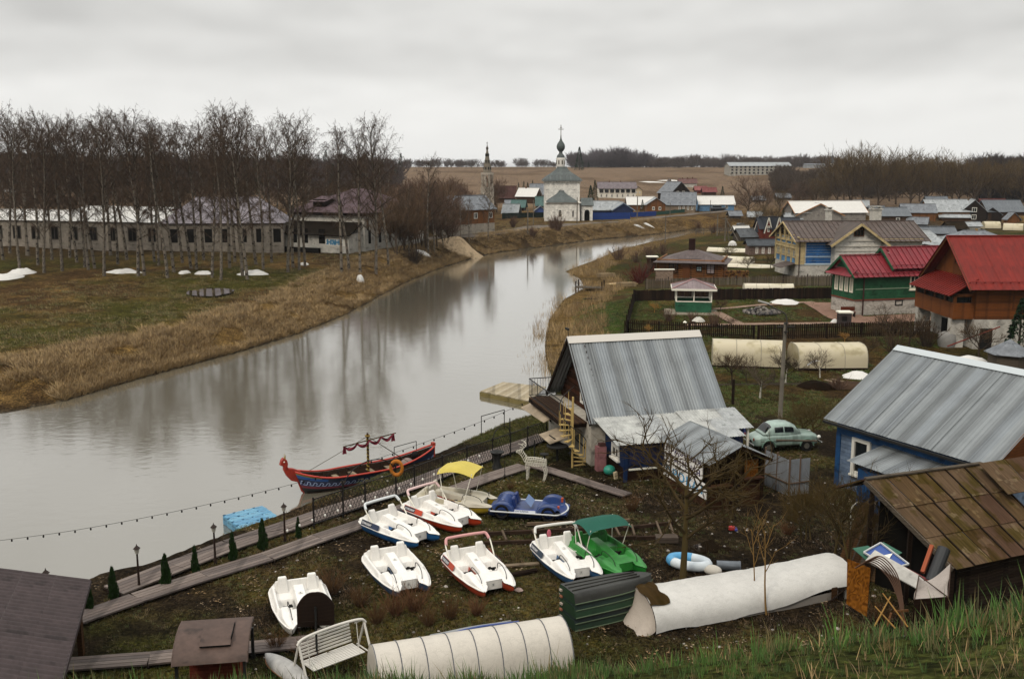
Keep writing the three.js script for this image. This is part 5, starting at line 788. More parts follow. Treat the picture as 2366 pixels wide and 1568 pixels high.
{
 const p=hit(1802,974),h=upTo(p,745),ht=upTo(p,712),t=thing('street_lamp','tall concrete street lamp post with one curved arm in the gardens','street lamp',p),cm=M('#8b8478',0.9,{tex:'streak'});
 part(t,'post',new MB().tube(V(0,-0.4,0),V(0.05,h,0),0.13,0.085,8),cm);part(t,'arm',tubeOf([V(0.06,h - 0.6,0.1),V(0.07,h + 0.3,0.1),V(-0.05,ht - 0.25,0.1),V(-0.5,ht - 0.02,0.1),V(-0.95,ht + 0.22,0.12)],0.035,24,7),M('#3a3733',0.7));part(t,'clamp',new MB().box(0.07,h - 0.5,0.08,0.2,0.06,0.16).box(0.07,h - 0.05,0.08,0.2,0.06,0.16).box(0.1,h - 0.25,0,0.9,0.06,0.06).box(0.35,h - 0.19,0,0.05,0.12,0.05),M('#2b2926',0.7));
 const l=part(t,'lamp_head',new RoundedBoxGeometry(0.62,0.1,0.2,3,0.045),M('#8d8b86',0.5));l.position.set(-1.15,ht + 0.32,0.12);l.rotation.z=-0.28;
}
{
 const r=rng(17);
 {const p=hit(1760,722),t=thing('rockery','round bed edged and heaped with grey stones on the lawn','rockery',p),gs=[1,2,3,4].map((k)=>{const g=new THREE.IcosahedronGeometry(0.2,1),q=g.attributes.position;for (let i=0;i<q.count;i++) {const s=0.75 + 0.5*vnoise(q.getX(i)*6 + k*9,q.getZ(i)*6 + q.getY(i)*5);q.setXYZ(i,q.getX(i)*s,q.getY(i)*s*0.7,q.getZ(i)*s);} g.computeVertexNormals();return g;}),ms=['#77706a','#5e5a57','#8e8880','#4c4a4a'].map((c)=>M(c,0.95,{tex:'grime'}));for (let i=0;i<130;i++) {const a=r()*6.28,k=Math.sqrt(r()),s=part(t,'stone',gs[i % 4],ms[Math.floor(r()*4)]);s.position.set(Math.cos(a)*k*1.6,0.05 + (1 - k)*0.45*r(),Math.sin(a)*k*1.6);s.rotation.set(r()*3,r()*6,r()*3);s.scale.setScalar(0.5 + 0.6*r());}}
 const lens=(name,lab,cat,x,y,w,d,h,m)=>{const p=hit(x,y),t=thing(name,lab,cat,p);part(t,'mound',sheet(18,8,(s,v)=>{const a=s*6.2832,k=v*(0.8 + 0.4*vnoise(Math.cos(a)*2 + x,Math.sin(a)*2));const X=Math.cos(a)*k*w / 2,Z=Math.sin(a)*k*d / 2;return V(X,(1 - v*v)*h*(0.8 + 0.4*vnoise(X*3 + x,Z*3)) + groundH(p.x + X,p.z + Z) - p.y + 0.03,Z);}),m);};
 lens('snow_patch','white snow heap on the lawn left of the green house','snow',1813,700,2.6,2.0,0.35,KM.snow);lens('snow_patch','last snow on a garden bed left of the big grey roof','snow',1982,870,2.2,2.0,0.3,KM.snow);lens('snow_patch','snow on the ground behind the big grey roof ridge','snow',2236,838,3.0,2.0,0.45,KM.snow);lens('soil_bed','dark dug garden bed beside the whitewashed fruit tree','garden bed',1975,893,4.5,2.0,0.25,M('#443428',0.98,{tex:'grime'}));lens('compost_heap','dark twiggy compost heap under the whitewashed fruit tree','compost heap',1888,895,2.4,1.8,0.4,M('#4a3d2c',0.98,{tex:'moss'}));lens('snow_patch','small white snow heap at the corner of the brick stove','snow',1929,746,0.7,0.6,0.35,KM.snow);
 {const p=hit(1950,751),h=upTo(p,722),t=thing('brick_stove','dark brick garden stove with white top beside the green house','garden stove',p);part(t,'body',new MB().box(0,-0.2,0,0.95,h + 0.2,0.8),M('#4a4240',0.9,{tex:'brick'}));part(t,'top',new MB().box(0,h,0,1.15,0.12,1.0),KM.trim);part(t,'firebox',new MB().box(-0.1,0.4,0.41,0.4,0.4,0.03),KM.black);}
 {const p=hit(1960,733),t=thing('garden_bench','small brown bench by the basement of the green house','bench',p);part(t,'seat',new MB().box(0,0.42,0,1.2,0.06,0.4),M('#6b3524',0.8,{tex:'wood'}));part(t,'backrest',new MB().box(0,0.55,-0.2,1.2,0.35,0.05),M('#6b3524',0.8,{tex:'wood'}));for (const x of [-0.5,0.5]) part(t,'leg',new MB().box(x,0,0,0.08,0.42,0.38),KM.darkWood);}
 {const p=hit(1582,757),h=upTo(p,742),t=thing('garden_lantern','small white capped garden light behind the A-frame ridge','garden light',p);part(t,'post',new MB().cone(V(0,-0.1,0),0.05,0.05,h),KM.iron);part(t,'cap',new MB().cone(V(0,h - 0.1,0),0.2,0.02,0.14,8),KM.trim);}
 {const p=hit(1613,765),t=thing('shrub_sheet','pale plastic bag caught on a shrub behind the A-frame ridge','plastic sheet',p);part(t,'sheet',sheet(10,8,(s,v)=>{const a=s*6.28;return V(Math.cos(a)*v*0.55,1.1 - v*v*0.35 + 0.12*vnoise(s*8,v*4),Math.sin(a)*v*0.45);}),KM.white);part(t,'stake',new MB().cone(V(0,-0.1,0),0.03,0.03,1.2,5),KM.darkWood);}
 {const p=hit(1888,862),t=thing('garden_arch','silvery curved sheet over stakes behind the whitewashed tree','cover sheet',p);part(t,'sheet',sheet(10,3,(s,v)=>V(-0.6 + 1.2*s,0.25 + 0.55*Math.sin(Math.PI*(0.15 + 0.7*s)),-0.3*v)),M('#a9adb0',0.3,{metal:0.4}));part(t,'stake',new MB().cone(V(-0.55,-0.1,0),0.02,0.02,0.7,5).cone(V(0.55,-0.1,0),0.02,0.02,0.7,5),KM.darkWood);}
 for (const [x,y,yaw,lab] of [[1928,888,0.5,'left pale plank lying on the dug garden bed'],[1946,886,0.6,'right pale plank lying on the dug garden bed']]) {const p=hit(x,y),t=thing('plank',lab,'plank',p,yaw);part(t,'board',new MB().box(0,0.12,0,0.22,0.05,1.6),M('#8b7a66',0.9,{tex:'wood'}));}
 {const p=hit(1693,934),h=upTo(p,876),t=thing('garden_post','short dark timber post between the fruit trees','post',p);part(t,'post',new MB().box(0,-0.2,0,0.14,h + 0.2,0.14),KM.darkWood);}
 {const a=hit(1660,891),b=hit(1935,888),{p,yaw,L}=frameOf(a,b),t=thing('garden_edging','thin grey edging board across the lawn under the fruit trees','edging',p,yaw);for (let i=0;i<5;i++) part(t,'board',new MB().box(L*(i + 0.5) / 5,-0.1,0,L / 5 - 0.05,0.22,0.04),KM.greyWood);}
 {
 const p=hit(2330,846),s=mpp(p),t=thing('hexagonal_pavilion','small pavilion with grey six sided roof below the orange house','pavilion',p),he=upTo(p,815),ap=upTo(p,783),R=54*s;for (let i=0;i<6;i++) {const a=i*1.047,b=a + 1.047;part(t,'roof_slope',new MB().slab([V(Math.sin(a)*R,he,Math.cos(a)*R),V(Math.sin(b)*R,he,Math.cos(b)*R),V(0,ap,0)],0.05),KM.slate);part(t,'wall_panel',new MB().poly(V(Math.sin(a)*R*0.82,-0.2,Math.cos(a)*R*0.82),V(Math.sin(b)*R*0.82,-0.2,Math.cos(b)*R*0.82),V(Math.sin(b)*R*0.82,he*0.9,Math.cos(b)*R*0.82),V(Math.sin(a)*R*0.82,he*0.9,Math.cos(a)*R*0.82)),KM.greyWood);}
 }
 {
 const p=hit(2188,800),t=thing('barrel','pale round barrel wrapped in sheet beside the orange house','barrel',p);part(t,'body',new THREE.LatheGeometry([[0.6,0],[0.68,0.4],[0.62,0.95],[0.3,1.1],[0,1.12]].map(([a,b])=>new THREE.Vector2(a,b)),14),M('#8c8a86',0.8,{tex:'cloth'}));}
 for (const [x,y,w,lab] of [[1622,432 + 126,1,'']]) {}
 const farCar=(x,y,col,lab,yaw)=>{const p=hit(x,y),t=thing('parked_car',lab,'car',p,yaw);part(t,'body',new RoundedBoxGeometry(4.1,0.7,1.65,3,0.2).translate(0,0.65,0),M(col,0.35,{coat:0.6}));part(t,'cabin',new RoundedBoxGeometry(2.2,0.6,1.45,3,0.22).translate(-0.15,1.2,0),GLASS);part(t,'roof',new RoundedBoxGeometry(1.7,0.1,1.35,2,0.04).translate(-0.15,1.48,0),M(col,0.35,{coat:0.6}));for (const [a,b] of [[-1.3,0.78],[1.3,0.78],[-1.3,-0.78],[1.3,-0.78]]) {const w=part(t,'wheel',new THREE.CylinderGeometry(0.32,0.32,0.2,14),KM.black);w.rotation.x=Math.PI / 2;w.position.set(a,0.32,b);}};
 farCar(1711,531,'#77828a','silver grey car parked by the willow on the right bank',1.1);farCar(1658,487,'#20262c','black car parked in front of the pale blue house',0.1);
 {const t=thing('river_railing','grey timber railing at the water edge in the river bend','railing',hit(1608,542),0.12),r2=new MB();for (let i=0;i<6;i++) part(t,'post',new MB().box(i*1.7,-0.6,0,0.14,2.0,0.14),KM.greyWood);for (const y of [0.75,1.25]) part(t,'rail',new MB().box(4.3,y,0,8.7,0.1,0.08),KM.greyWood);}
 {
 const t=thing('landing_stage','small dark wooden landing stage at the reedy shore','landing stage',onPlane(1365,664,0.35),-0.25);for (let i=0;i<12;i++) part(t,'plank',new MB().box(-1.6 + i*0.27,0,0,0.24,0.07,1.8),KM.greyWood);for (const [x,z] of [[-1.6,0.8],[1.4,0.8],[-1.6,-0.8],[1.4,-0.8]]) part(t,'pile',new MB().cone(V(x,-1.2,z),0.08,0.08,2.0,6),KM.darkWood);
 const t2=thing('plank_walk','thin gangplank leading over the reeds to the water','gangplank',onPlane(1378,690,0.4),0.1);for (let i=0;i<3;i++) part(t2,'plank',new MB().box(0,0,(i - 1)*0.2,2.6,0.05,0.18),KM.darkWood);
 lens('snow_patch','pale sawdust patch by the landing stage','sawdust',1440,655,4,3,0.1,M('#b89f77',0.95,{tex:'grime'}));
 for (const [x,y,lab] of [[1398,640,'pale timber stack on the reedy spit'],[1445,662,'pale timber stack near the grey picket fence corner']]) {const q=hit(x,y),k=thing('timber_stack',lab,'timber stack',q,0.2);for (let i=0;i<8;i++) part(k,'board',new MB().box((i % 2)*0.1,0.05 + Math.floor(i / 2)*0.12,(i % 2)*0.3,2.2,0.1,0.26),M('#a48f70',0.9,{tex:'wood'}));}
 }
}
{
 const fm={trunk:TM.white,branches:TM.grey,twigs:TM.limb};
 const fr=[0,1,2].map((k)=>bareGeo(60 + k,{H:3.6,trunk:0.36,n:[5,6,5],tw:5,w:0.016,tl:0.42,up:0.45,limb:0.85,spread:1.0,lo:0.55,th:0.022}));
 const put=(x,yb,yt,k,lab,ms=fm,sc=1)=>{const p=hit(x,yb),h=upTo(p,yt);fr[k].twigs.computeBoundingBox();return plant('fruit_tree',lab,'tree',fr[k],ms,p,x*1.7,h / fr[k].twigs.boundingBox.max.y*sc);};
 put(1895,872,800,0,'whitewashed fruit tree before the right yellowed greenhouse');put(1815,885,790,1,'fruit tree with three white painted stems right of the street lamp',{trunk:TM.white,branches:TM.dark,twigs:TM.dark});put(1690,890,800,2,'dark fruit tree before the left yellowed greenhouse',darkM);put(1756,919,810,1,'young fruit tree with thin white trunk left of the street lamp');put(1725,885,815,0,'small dark fruit tree between two others before the left greenhouse',darkM);
 const tan={trunk:M('#9a7440',0.9),branches:M('#8f6b3a',0.9),twigs:M('#8f6b3a',0.9)};
 put(1952,790,757,2,'pruned ochre sapling before the tall dark picket fence',tan,0.8);put(1500,770,740,0,'pruned ochre sapling behind the A-frame roof',tan,0.8);put(1512,722,690,1,'thin ochre sapling left of the gazebo',tan);put(1688,760,728,2,'twiggy shrub by the slanting garden path',redM);
 put(1728,628,575,1,'dark leaning fruit tree left of the blue house',darkM);put(1688,600,560,0,'spreading bare tree behind the log cabin roof',darkM);put(1780,620,580,2,'small bare tree beside the blue house corner',darkM);
 put(2055,800,700,1,'tangled bare tree between the green house and the orange house',darkM,1.1);put(2100,800,715,0,'dark bare shrub tree before the green house basement',darkM,1.1);put(2025,792,740,2,'thorny shrub right of the pruned ochre sapling',darkM);put(2262,830,735,2,'thin bare tree in front of the orange house',darkM);put(2000,830,770,0,'dark shrub tree behind the big grey roof, left of its ridge',darkM,1.1);put(1664,720,680,1,'bare shrub at the right side of the gazebo',redM);
 put(1880,1025,905,1,'brown bush tree beside the pale green car',{trunk:TM.moss,branches:TM.moss,twigs:TM.moss},1.15);put(1850,1020,925,2,'thin bush tree behind the pale green car',{trunk:TM.moss,branches:TM.moss,twigs:TM.moss},1.1);
 {const p=hit(2352,830),g=spruceGeo(71,6,1.8,800);plant('spruce_tree','dark spruce at the right edge before the orange house','tree',g,{trunk:TM.dark,crown:TM.spruce},p,0,upTo(p,690) / 6);}
 const bg=bushGeo(9,1.6,1.3,320,0.03),rb={branches:TM.red,twigs:TM.red};
 for (const [x,y,s,lab,m] of [[1475,655,1.7,'dark red bush at the left end of the grey picket fence',{branches:M('#4a201c',0.9),twigs:M('#55241f',0.9)}],[1490,640,1.5,'reddish bush left of the log cabin',rb],[1428,600,1.6,'leafless round bush on the reedy spit',rb],[1500,596,1.5,'brown bush by the near shore of the bend',rb],[1530,588,1.5,'brown bush left of the log cabin ridge',rb],[1470,606,1.2,'low red bush on the reedy shore',rb],[1545,742,0.8,'low brown shrubs before the gazebo',rb],[1600,748,0.8,'low shrubs right of the small garden light',rb],[1650,755,0.9,'garden shrub beside the slanting path',rb],[2140,800,1.3,'dark bush at the corner of the orange house',darkM],[1935,900,0.7,'withered bush on the dug bed',rb],[2065,815,1.2,'dark thicket behind the big grey roof',darkM],[1648,538,1.6,'large bare bush beside the timber pole',rb],[1615,528,1.3,'bare bush at the river railing',rb]]) plant('bush',lab,'bush',bg,{branches:m.branches,twigs:m.twigs},hit(x,y),x,s);
}
{
 const h=(label,x,y,L,hw,hr,wall,roof,yaw=0,ridge='x')=>house('house',label,{c:[x,y],L,W:L*0.7,hw,hr,wall,roof,yaw,ridge});
 h('small white walled cottage behind the left end of the upper row',2030,500,34,12,12,KM.white,KM.slate,10);h('blue walled cottage between the trees above the new white roof',1990,486,30,12,11,M('#4f6f93',0.8,{tex:'grime'}),KM.slateL,-14);
 h('dark timber barn behind the largest pale grey roof',2170,486,50,16,16,KM.darkWood,KM.zincDark,8);h('pale roofed shed right of the chimney of the blue house',2062,540,46,14,12,KM.brownWood,KM.slateL,-8);h('weathered shed with mossy roof behind the long blue grey metal one',2214,538,44,13,12,KM.greyWood,M('#6d675c',0.9,{tex:'moss'}),12);h('narrow gabled cottage with orange front at the far right',2342,520,28,16,14,KM.logWood,KM.slate,0,'z');h('low white shed near the two round topped greenhouses',2252,530,30,10,7,KM.white,KM.slateL,5);
 h('small barn with white roof between the willow and the dark gabled house',1716,542,32,10,10,KM.greyWood,KM.snow,12);h('brown hut with pale roof below the dark spreading tree',1744,508,28,10,9,KM.brownWood,KM.slateL,-10);h('small grey hut among the trees right of the road bend',1700,504,26,9,8,KM.greyWood,KM.slate,8);
}
// ---------------------------------------------------------------- A-frame, annex, kiosk, blue house with grey roof, shed, car
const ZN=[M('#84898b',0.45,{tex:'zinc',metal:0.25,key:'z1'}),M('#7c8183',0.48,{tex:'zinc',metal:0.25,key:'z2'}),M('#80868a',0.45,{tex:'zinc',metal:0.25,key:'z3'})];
{
 const hE=2.65,E1=onPlane(1363.3,980.6,hE),E2=onPlane(1681.5,957,hE),E0=onPlane(1245.5,910,hE),G=groundH(E1.x,E1.z),A=V(E1.x,G,E1.z);
 const {yaw,L}=frameOf(E1,E2),[dx,dz]=dirs(yaw),W=E0.clone().sub(E1).dot(dz),he=hE - G,hr=3.38;
 const o=thing('a_frame_house','steep A-frame house with silver corrugated roof, white ground floor and river balcony','house',A,yaw),wm=M('#c4bdb0',0.95,{tex:'grime'}),bw=M('#3a281e',0.85,{tex:'wood'});
 const R=new THREE.Group();R.name='roof';o.add(R);
 const a=V(0,he,0),b=V(L,he,0),c=V(L,he + hr,-W / 2),d=V(0,he + hr,-W / 2),a2=V(0,he,-W),b2=V(L,he,-W);
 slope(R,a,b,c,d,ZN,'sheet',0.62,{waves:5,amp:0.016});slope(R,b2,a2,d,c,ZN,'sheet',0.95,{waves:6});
 part(R,'ridge_cap',new MB().slab([d.clone().add(V(-0.03,0.05,0.3)).add(V(0,-0.24,0)),c.clone().add(V(0.03,-0.19,0.3)),c.clone().add(V(0.03,0.1,0)),d.clone().add(V(-0.03,0.1,0))],0.02).slab([c.clone().add(V(0.03,-0.19,-0.3)),d.clone().add(V(-0.03,-0.19,-0.3)),d.clone().add(V(-0.03,0.1,0)),c.clone().add(V(0.03,0.1,0))],0.02),M('#b5b0a8',0.5));
 part(R,'barge_board',new MB().beam(V(0.02,he - 0.05,0.0),V(0.02,he + hr - 0.06,-W / 2),0.08,0.14),KM.darkWood);part(R,'barge_board',new MB().beam(V(0.02,he - 0.05,-W),V(0.02,he + hr - 0.06,-W / 2),0.08,0.14),KM.darkWood);
 const gx=0.75;part(o,'gable_wall',new MB().poly(V(gx,he - 0.3,-0.2),V(gx,he - 0.3,-W + 0.2),V(gx,he + 0.15,-W + 0.2),V(gx,he + hr - 0.1,-W / 2),V(gx,he + 0.15,-0.2)),bw);
 for (let i=0,y=he;y<he + hr - 0.3;y +=0.24,i++) {const k=(1 - (y - he) / hr)*(W / 2 - 0.2);part(o,'plank',new MB().box(gx - 0.015,y,-W / 2,0.02,0.2,k*2),i % 2?bw:M('#4a2d1f',0.85,{tex:'wood'}));}
 const wp=M('#cfccc4',0.5);{const k=new THREE.Group();k.name='balcony_windows';k.position.set(gx - 0.03,0,0);o.add(k);windowOn(k,[0,W],'l',W*0.42,he + 0.25,1.0,1.55,wp,{cols:2,t:0.11});windowOn(k,[0,W],'l',W*0.255,he + 0.02,0.7,1.1,wp,{cols:1,bar:0.4,t:0.1});}
 part(o,'wall',new MB().box(L / 2,-0.6,-W / 2,L - 0.2,he + 0.55,W - 0.25),wm);
 const B=new THREE.Group();B.name='balcony';o.add(B);const bd=1.75;for (let i=0;i<12;i++) part(B,'plank',new MB().box(gx - bd + (i + 0.5)*bd / 12,he - 0.12,-W / 2 - 0.2,bd / 12 - 0.02,0.06,W*0.86),M(i % 2?'#4b372c':'#55402f',0.85,{tex:'wood'}));
 part(B,'joist',new MB().box(gx - bd / 2,he - 0.3,-W*0.12,bd,0.16,0.1).box(gx - bd / 2,he - 0.3,-W*0.5,bd,0.16,0.1).box(gx - bd / 2,he - 0.3,-W*0.93,bd,0.16,0.1).box(gx - bd + 0.05,he - 0.32,-W / 2 - 0.2,0.1,0.18,W*0.86),KM.darkWood);
 const rl=new MB(),y0=he - 0.06,y1=he + 0.9;for (const [z0,z1,x0,x1] of [[-0.75,-W*0.95,gx - bd,gx - bd],[-W*0.95,-W*0.95,gx - bd,gx]]) {rl.tube(V(x0,y1,z0),V(x1,y1,z1),0.025,0.025,5).tube(V(x0,y0 + 0.12,z0),V(x1,y0 + 0.12,z1),0.018,0.018,5);const n=z0===z1?12:40;for (let i=0;i<=n;i++) {const q=V(lerp(x0,x1,i / n),y0 + 0.1,lerp(z0,z1,i / n));rl.tube(q,q.clone().setY(y1),0.009,0.009,4,false);}} part(B,'railing',rl,KM.iron);part(B,'corner_post',new MB().box(gx - 0.55,-0.3,-0.85,0.12,he + 1.15,0.12),KM.darkWood);for (const z of [-0.9,-W*0.92]) part(B,'strut',new MB().beam(V(gx - bd + 0.1,he - 0.3,z),V(gx - 0.1,he - 1.9,z),0.08),KM.iron);
 const aw=M('#a8977f',0.6,{tex:'grime'});for (let i=0;i<4;i++) {const q4=[onPlane(1291,959,2.35),onPlane(1238,925,2.35),onPlane(1203,942,1.95),onPlane(1256,977,1.95)].map((v)=>v.sub(A).applyAxisAngle(V(0,1,0),-yaw)),f=(s)=>q4[0].clone().lerp(q4[1],s),h=(s)=>q4[3].clone().lerp(q4[2],s);part(o,'awning_panel',new MB().slab([h(i / 4),f(i / 4),f((i + 0.98) / 4),h((i + 0.98) / 4)].reverse(),0.03),aw);}
 part(o,'lower_canopy',new MB().slab([V(-1.5,0.85,-W*0.45),V(-1.5,0.85,-1.2),V(0.3,1.35,-1.2),V(0.3,1.35,-W*0.45)].reverse(),0.03),aw);part(o,'canopy_frame',new MB().tube(V(-2.1,0,-1.6),V(-2.1,he - 0.98,-1.6),0.03,0.03,6).tube(V(-1.4,he - 0.8,-1.6),V(-0.3,0.4,-1.2),0.03,0.03,6).tube(V(-2.1,he - 0.98,-W*0.9),V(-2.1,-0.5,-W*0.9),0.03,0.03,6),KM.iron);
 const sp=thing('spiral_staircase','ochre metal spiral staircase up to the balcony of the A-frame house','staircase',V()),base=hit(1322,1080),hs=upTo(base,942);sp.position.copy(base);const om=M('#a8905a',0.6);
 part(sp,'column',new MB().cone(V(0,0,0),0.045,0.045,hs + 0.5,8),om);for (let i=0;i<13;i++) {const a0=-0.6 + i*0.42,y=0.1 + i*(hs - 0.05) / 13,P=(r,t,yy)=>V(Math.cos(t)*r,yy,Math.sin(t)*r);part(sp,'tread',new MB().slab([P(0.04,a0,y),P(0.62,a0,y),P(0.62,a0 + 0.4,y),P(0.04,a0 + 0.4,y)].reverse(),0.035),om);part(sp,'baluster',new MB().tube(P(0.6,a0,y),P(0.6,a0,y + 0.8),0.014,0.014,5),om);}
 {const q=[];for (let i=0;i<=26;i++) {const t=-0.6 + i*0.21,y=0.9 + i*(hs - 0.05) / 26;q.push(V(Math.cos(t)*0.6,y,Math.sin(t)*0.6));} part(sp,'handrail',tubeOf(q,0.02,60,6),KM.iron);}
 part(sp,'ladder_rail',new MB().tube(V(-0.35,hs - 1.1,0.35),V(-0.35,hs + 0.3,0.35),0.02,0.02,5).tube(V(-0.1,hs - 1.1,0.5),V(-0.1,hs + 0.1,0.5),0.02,0.02,5),om);
 part(o,'floodlight',new MB().tube(V(0.05,he + hr,-W / 2),V(0.02,he + hr + 0.45,-W / 2),0.02,0.02,5).box(-0.02,he + hr + 0.4,-W / 2 - 0.1,0.1,0.1,0.12).box(-0.02,he + hr + 0.4,-W / 2 + 0.12,0.1,0.1,0.12),KM.iron);
 const x0=alongTo(A.clone().addScaledVector(dz,-2.4),dx,1444),n=thing('blue_annex','low dark blue annex with pale sheet roof in front of the silver A-frame roof','annex',yawed(A,yaw)(x0,0,2.4),yaw),aL=5.2,aD=2.4,hf=upTo(n.position,1020),hb=hf + 0.42,nv=M('#1b2f52',0.8,{tex:'grime'}),tarp=M('#14224a',0.7,{tex:'cloth'});
 part(n,'wall',new MB().box(aL / 2,0.55,-aD / 2,aL,hf - 0.65,aD),nv);part(n,'lower_wall',new MB().box(aL / 2 + 0.05,-0.5,-aD / 2,aL,1.05,aD),M('#2e1e15',0.9,{tex:'wood'}));part(n,'tarpaulin',sheet(16,6,(s,t)=>V(0.15 + s*2.6,0.75 + t*(hf - 0.95),0.05 + 0.04*Math.sin(s*19 + t*3) + 0.03*vnoise(s*6,t*5))),tarp);
 const rs=[M('#b3b4b0',0.6,{tex:'grime',key:'an'}),M('#a5a8a8',0.6,{tex:'grime',key:'an'})];slope(n,V(-0.5,hf - 0.08,0.35),V(aL + 0.3,hf - 0.08,0.35),V(aL + 0.3,hb,-aD - 0.3),V(-0.5,hb,-aD - 0.3),rs,'sheet',1.0,{waves:8,amp:0.014});
 windowOn(n,[aL,aD],'l',aD*0.45,0.75,0.85,hf - 1.15,wp,{cols:2,bar:0.7,t:0.1,sill:1});part(n,'corner_board',new MB().box(0.0,-0.2,0.01,0.16,hf + 0.1,0.1),nv);part(n,'window_board',new MB().box(1.95,0.5,0.03,3.6,0.06,0.1),KM.trim);
 {const p=hit(1387,1086),t=thing('gas_cabinet','pink metal gas cylinder cabinet against the white wall','cabinet',p,yaw),h=upTo(p,1030);part(t,'body',new MB().box(0,0,0,0.42,h,0.35),M('#9c6a6c',0.7,{tex:'grime'}));part(t,'door',new MB().box(0.03,0.05,0.18,0.34,h - 0.1,0.02),M('#a87577',0.7,{tex:'grime'}));part(t,'rubbish',new MB().box(0.05,h,0,0.28,0.14,0.25),M('#4b3431',0.9));}
 {const p=hit(1408,1097),t=thing('plastic_sack','teal green plastic sack beside the pink cabinet','sack',p);part(t,'sack',new THREE.IcosahedronGeometry(0.27,2).scale(1,0.85,1).translate(0,0.22,0),M('#1f7a68',0.5));}
 {const p=hit(1423,1106),t=thing('paper_bag','small pale bag leaning on the foot of the blue annex','bag',p,0.6);part(t,'bag',new MB().at(0,0,0,0,0.15).box(0,0,0,0.16,0.32,0.1),M('#b5a78a',0.9));}
 {const p=hit(1287,1065),t=thing('picnic_table','dark round picnic table under the balcony awning','table',p);part(t,'top',new MB().cone(V(0,0.7,0),0.5,0.5,0.05,12),KM.iron);part(t,'leg',new MB().cone(V(0,0,0),0.05,0.05,0.7,6),KM.iron);for (const [x,z] of [[0.7,0.2],[-0.6,0.4]]) part(t,'stool',new MB().cone(V(x,0,z),0.05,0.05,0.42,6).cone(V(x,0.42,z),0.2,0.2,0.05,10),KM.iron);}
 {const p=onPlane(1693,1002,groundH(hit(1700,1010).x,hit(1700,1010).z)),t=thing('tarpaulin_heap','heap under a blue tarpaulin behind the annex roof','covered heap',p);part(t,'tarpaulin',sheet(14,8,(s,v)=>{const a=s*6.2832,k=v*(0.9 + 0.2*vnoise(Math.cos(a)*2,Math.sin(a)*2));return V(Math.cos(a)*k*0.75,1.0*Math.sqrt(Math.max(0,1 - v*v*v)) + 0.07*vnoise(s*12,v*6),Math.sin(a)*k*0.6);}),M('#1b2d66',0.6,{tex:'cloth'}));}
 {const q=yawed(A,yaw)(L - 0.4,0,0.9),t=thing('lean_to','small shed with pale corrugated roof at the right end of the A-frame','shed',q,yaw);t.position.y=groundH(q.x,q.z);slope(t,V(-2.2,1.75,0.9),V(0.75,1.75,0.9),V(0.75,2.25,-1.0),V(-2.2,2.25,-1.0),rs,'sheet',1.0,{waves:7,amp:0.015});part(t,'wall',new MB().box(-0.6,0,-0.2,2.2,1.65,1.3),M('#22345a',0.8,{tex:'grime'}));for (const x of [0.55]) part(t,'post',new MB().box(x,0,0.75,0.08,1.8,0.08),KM.trim);}
}
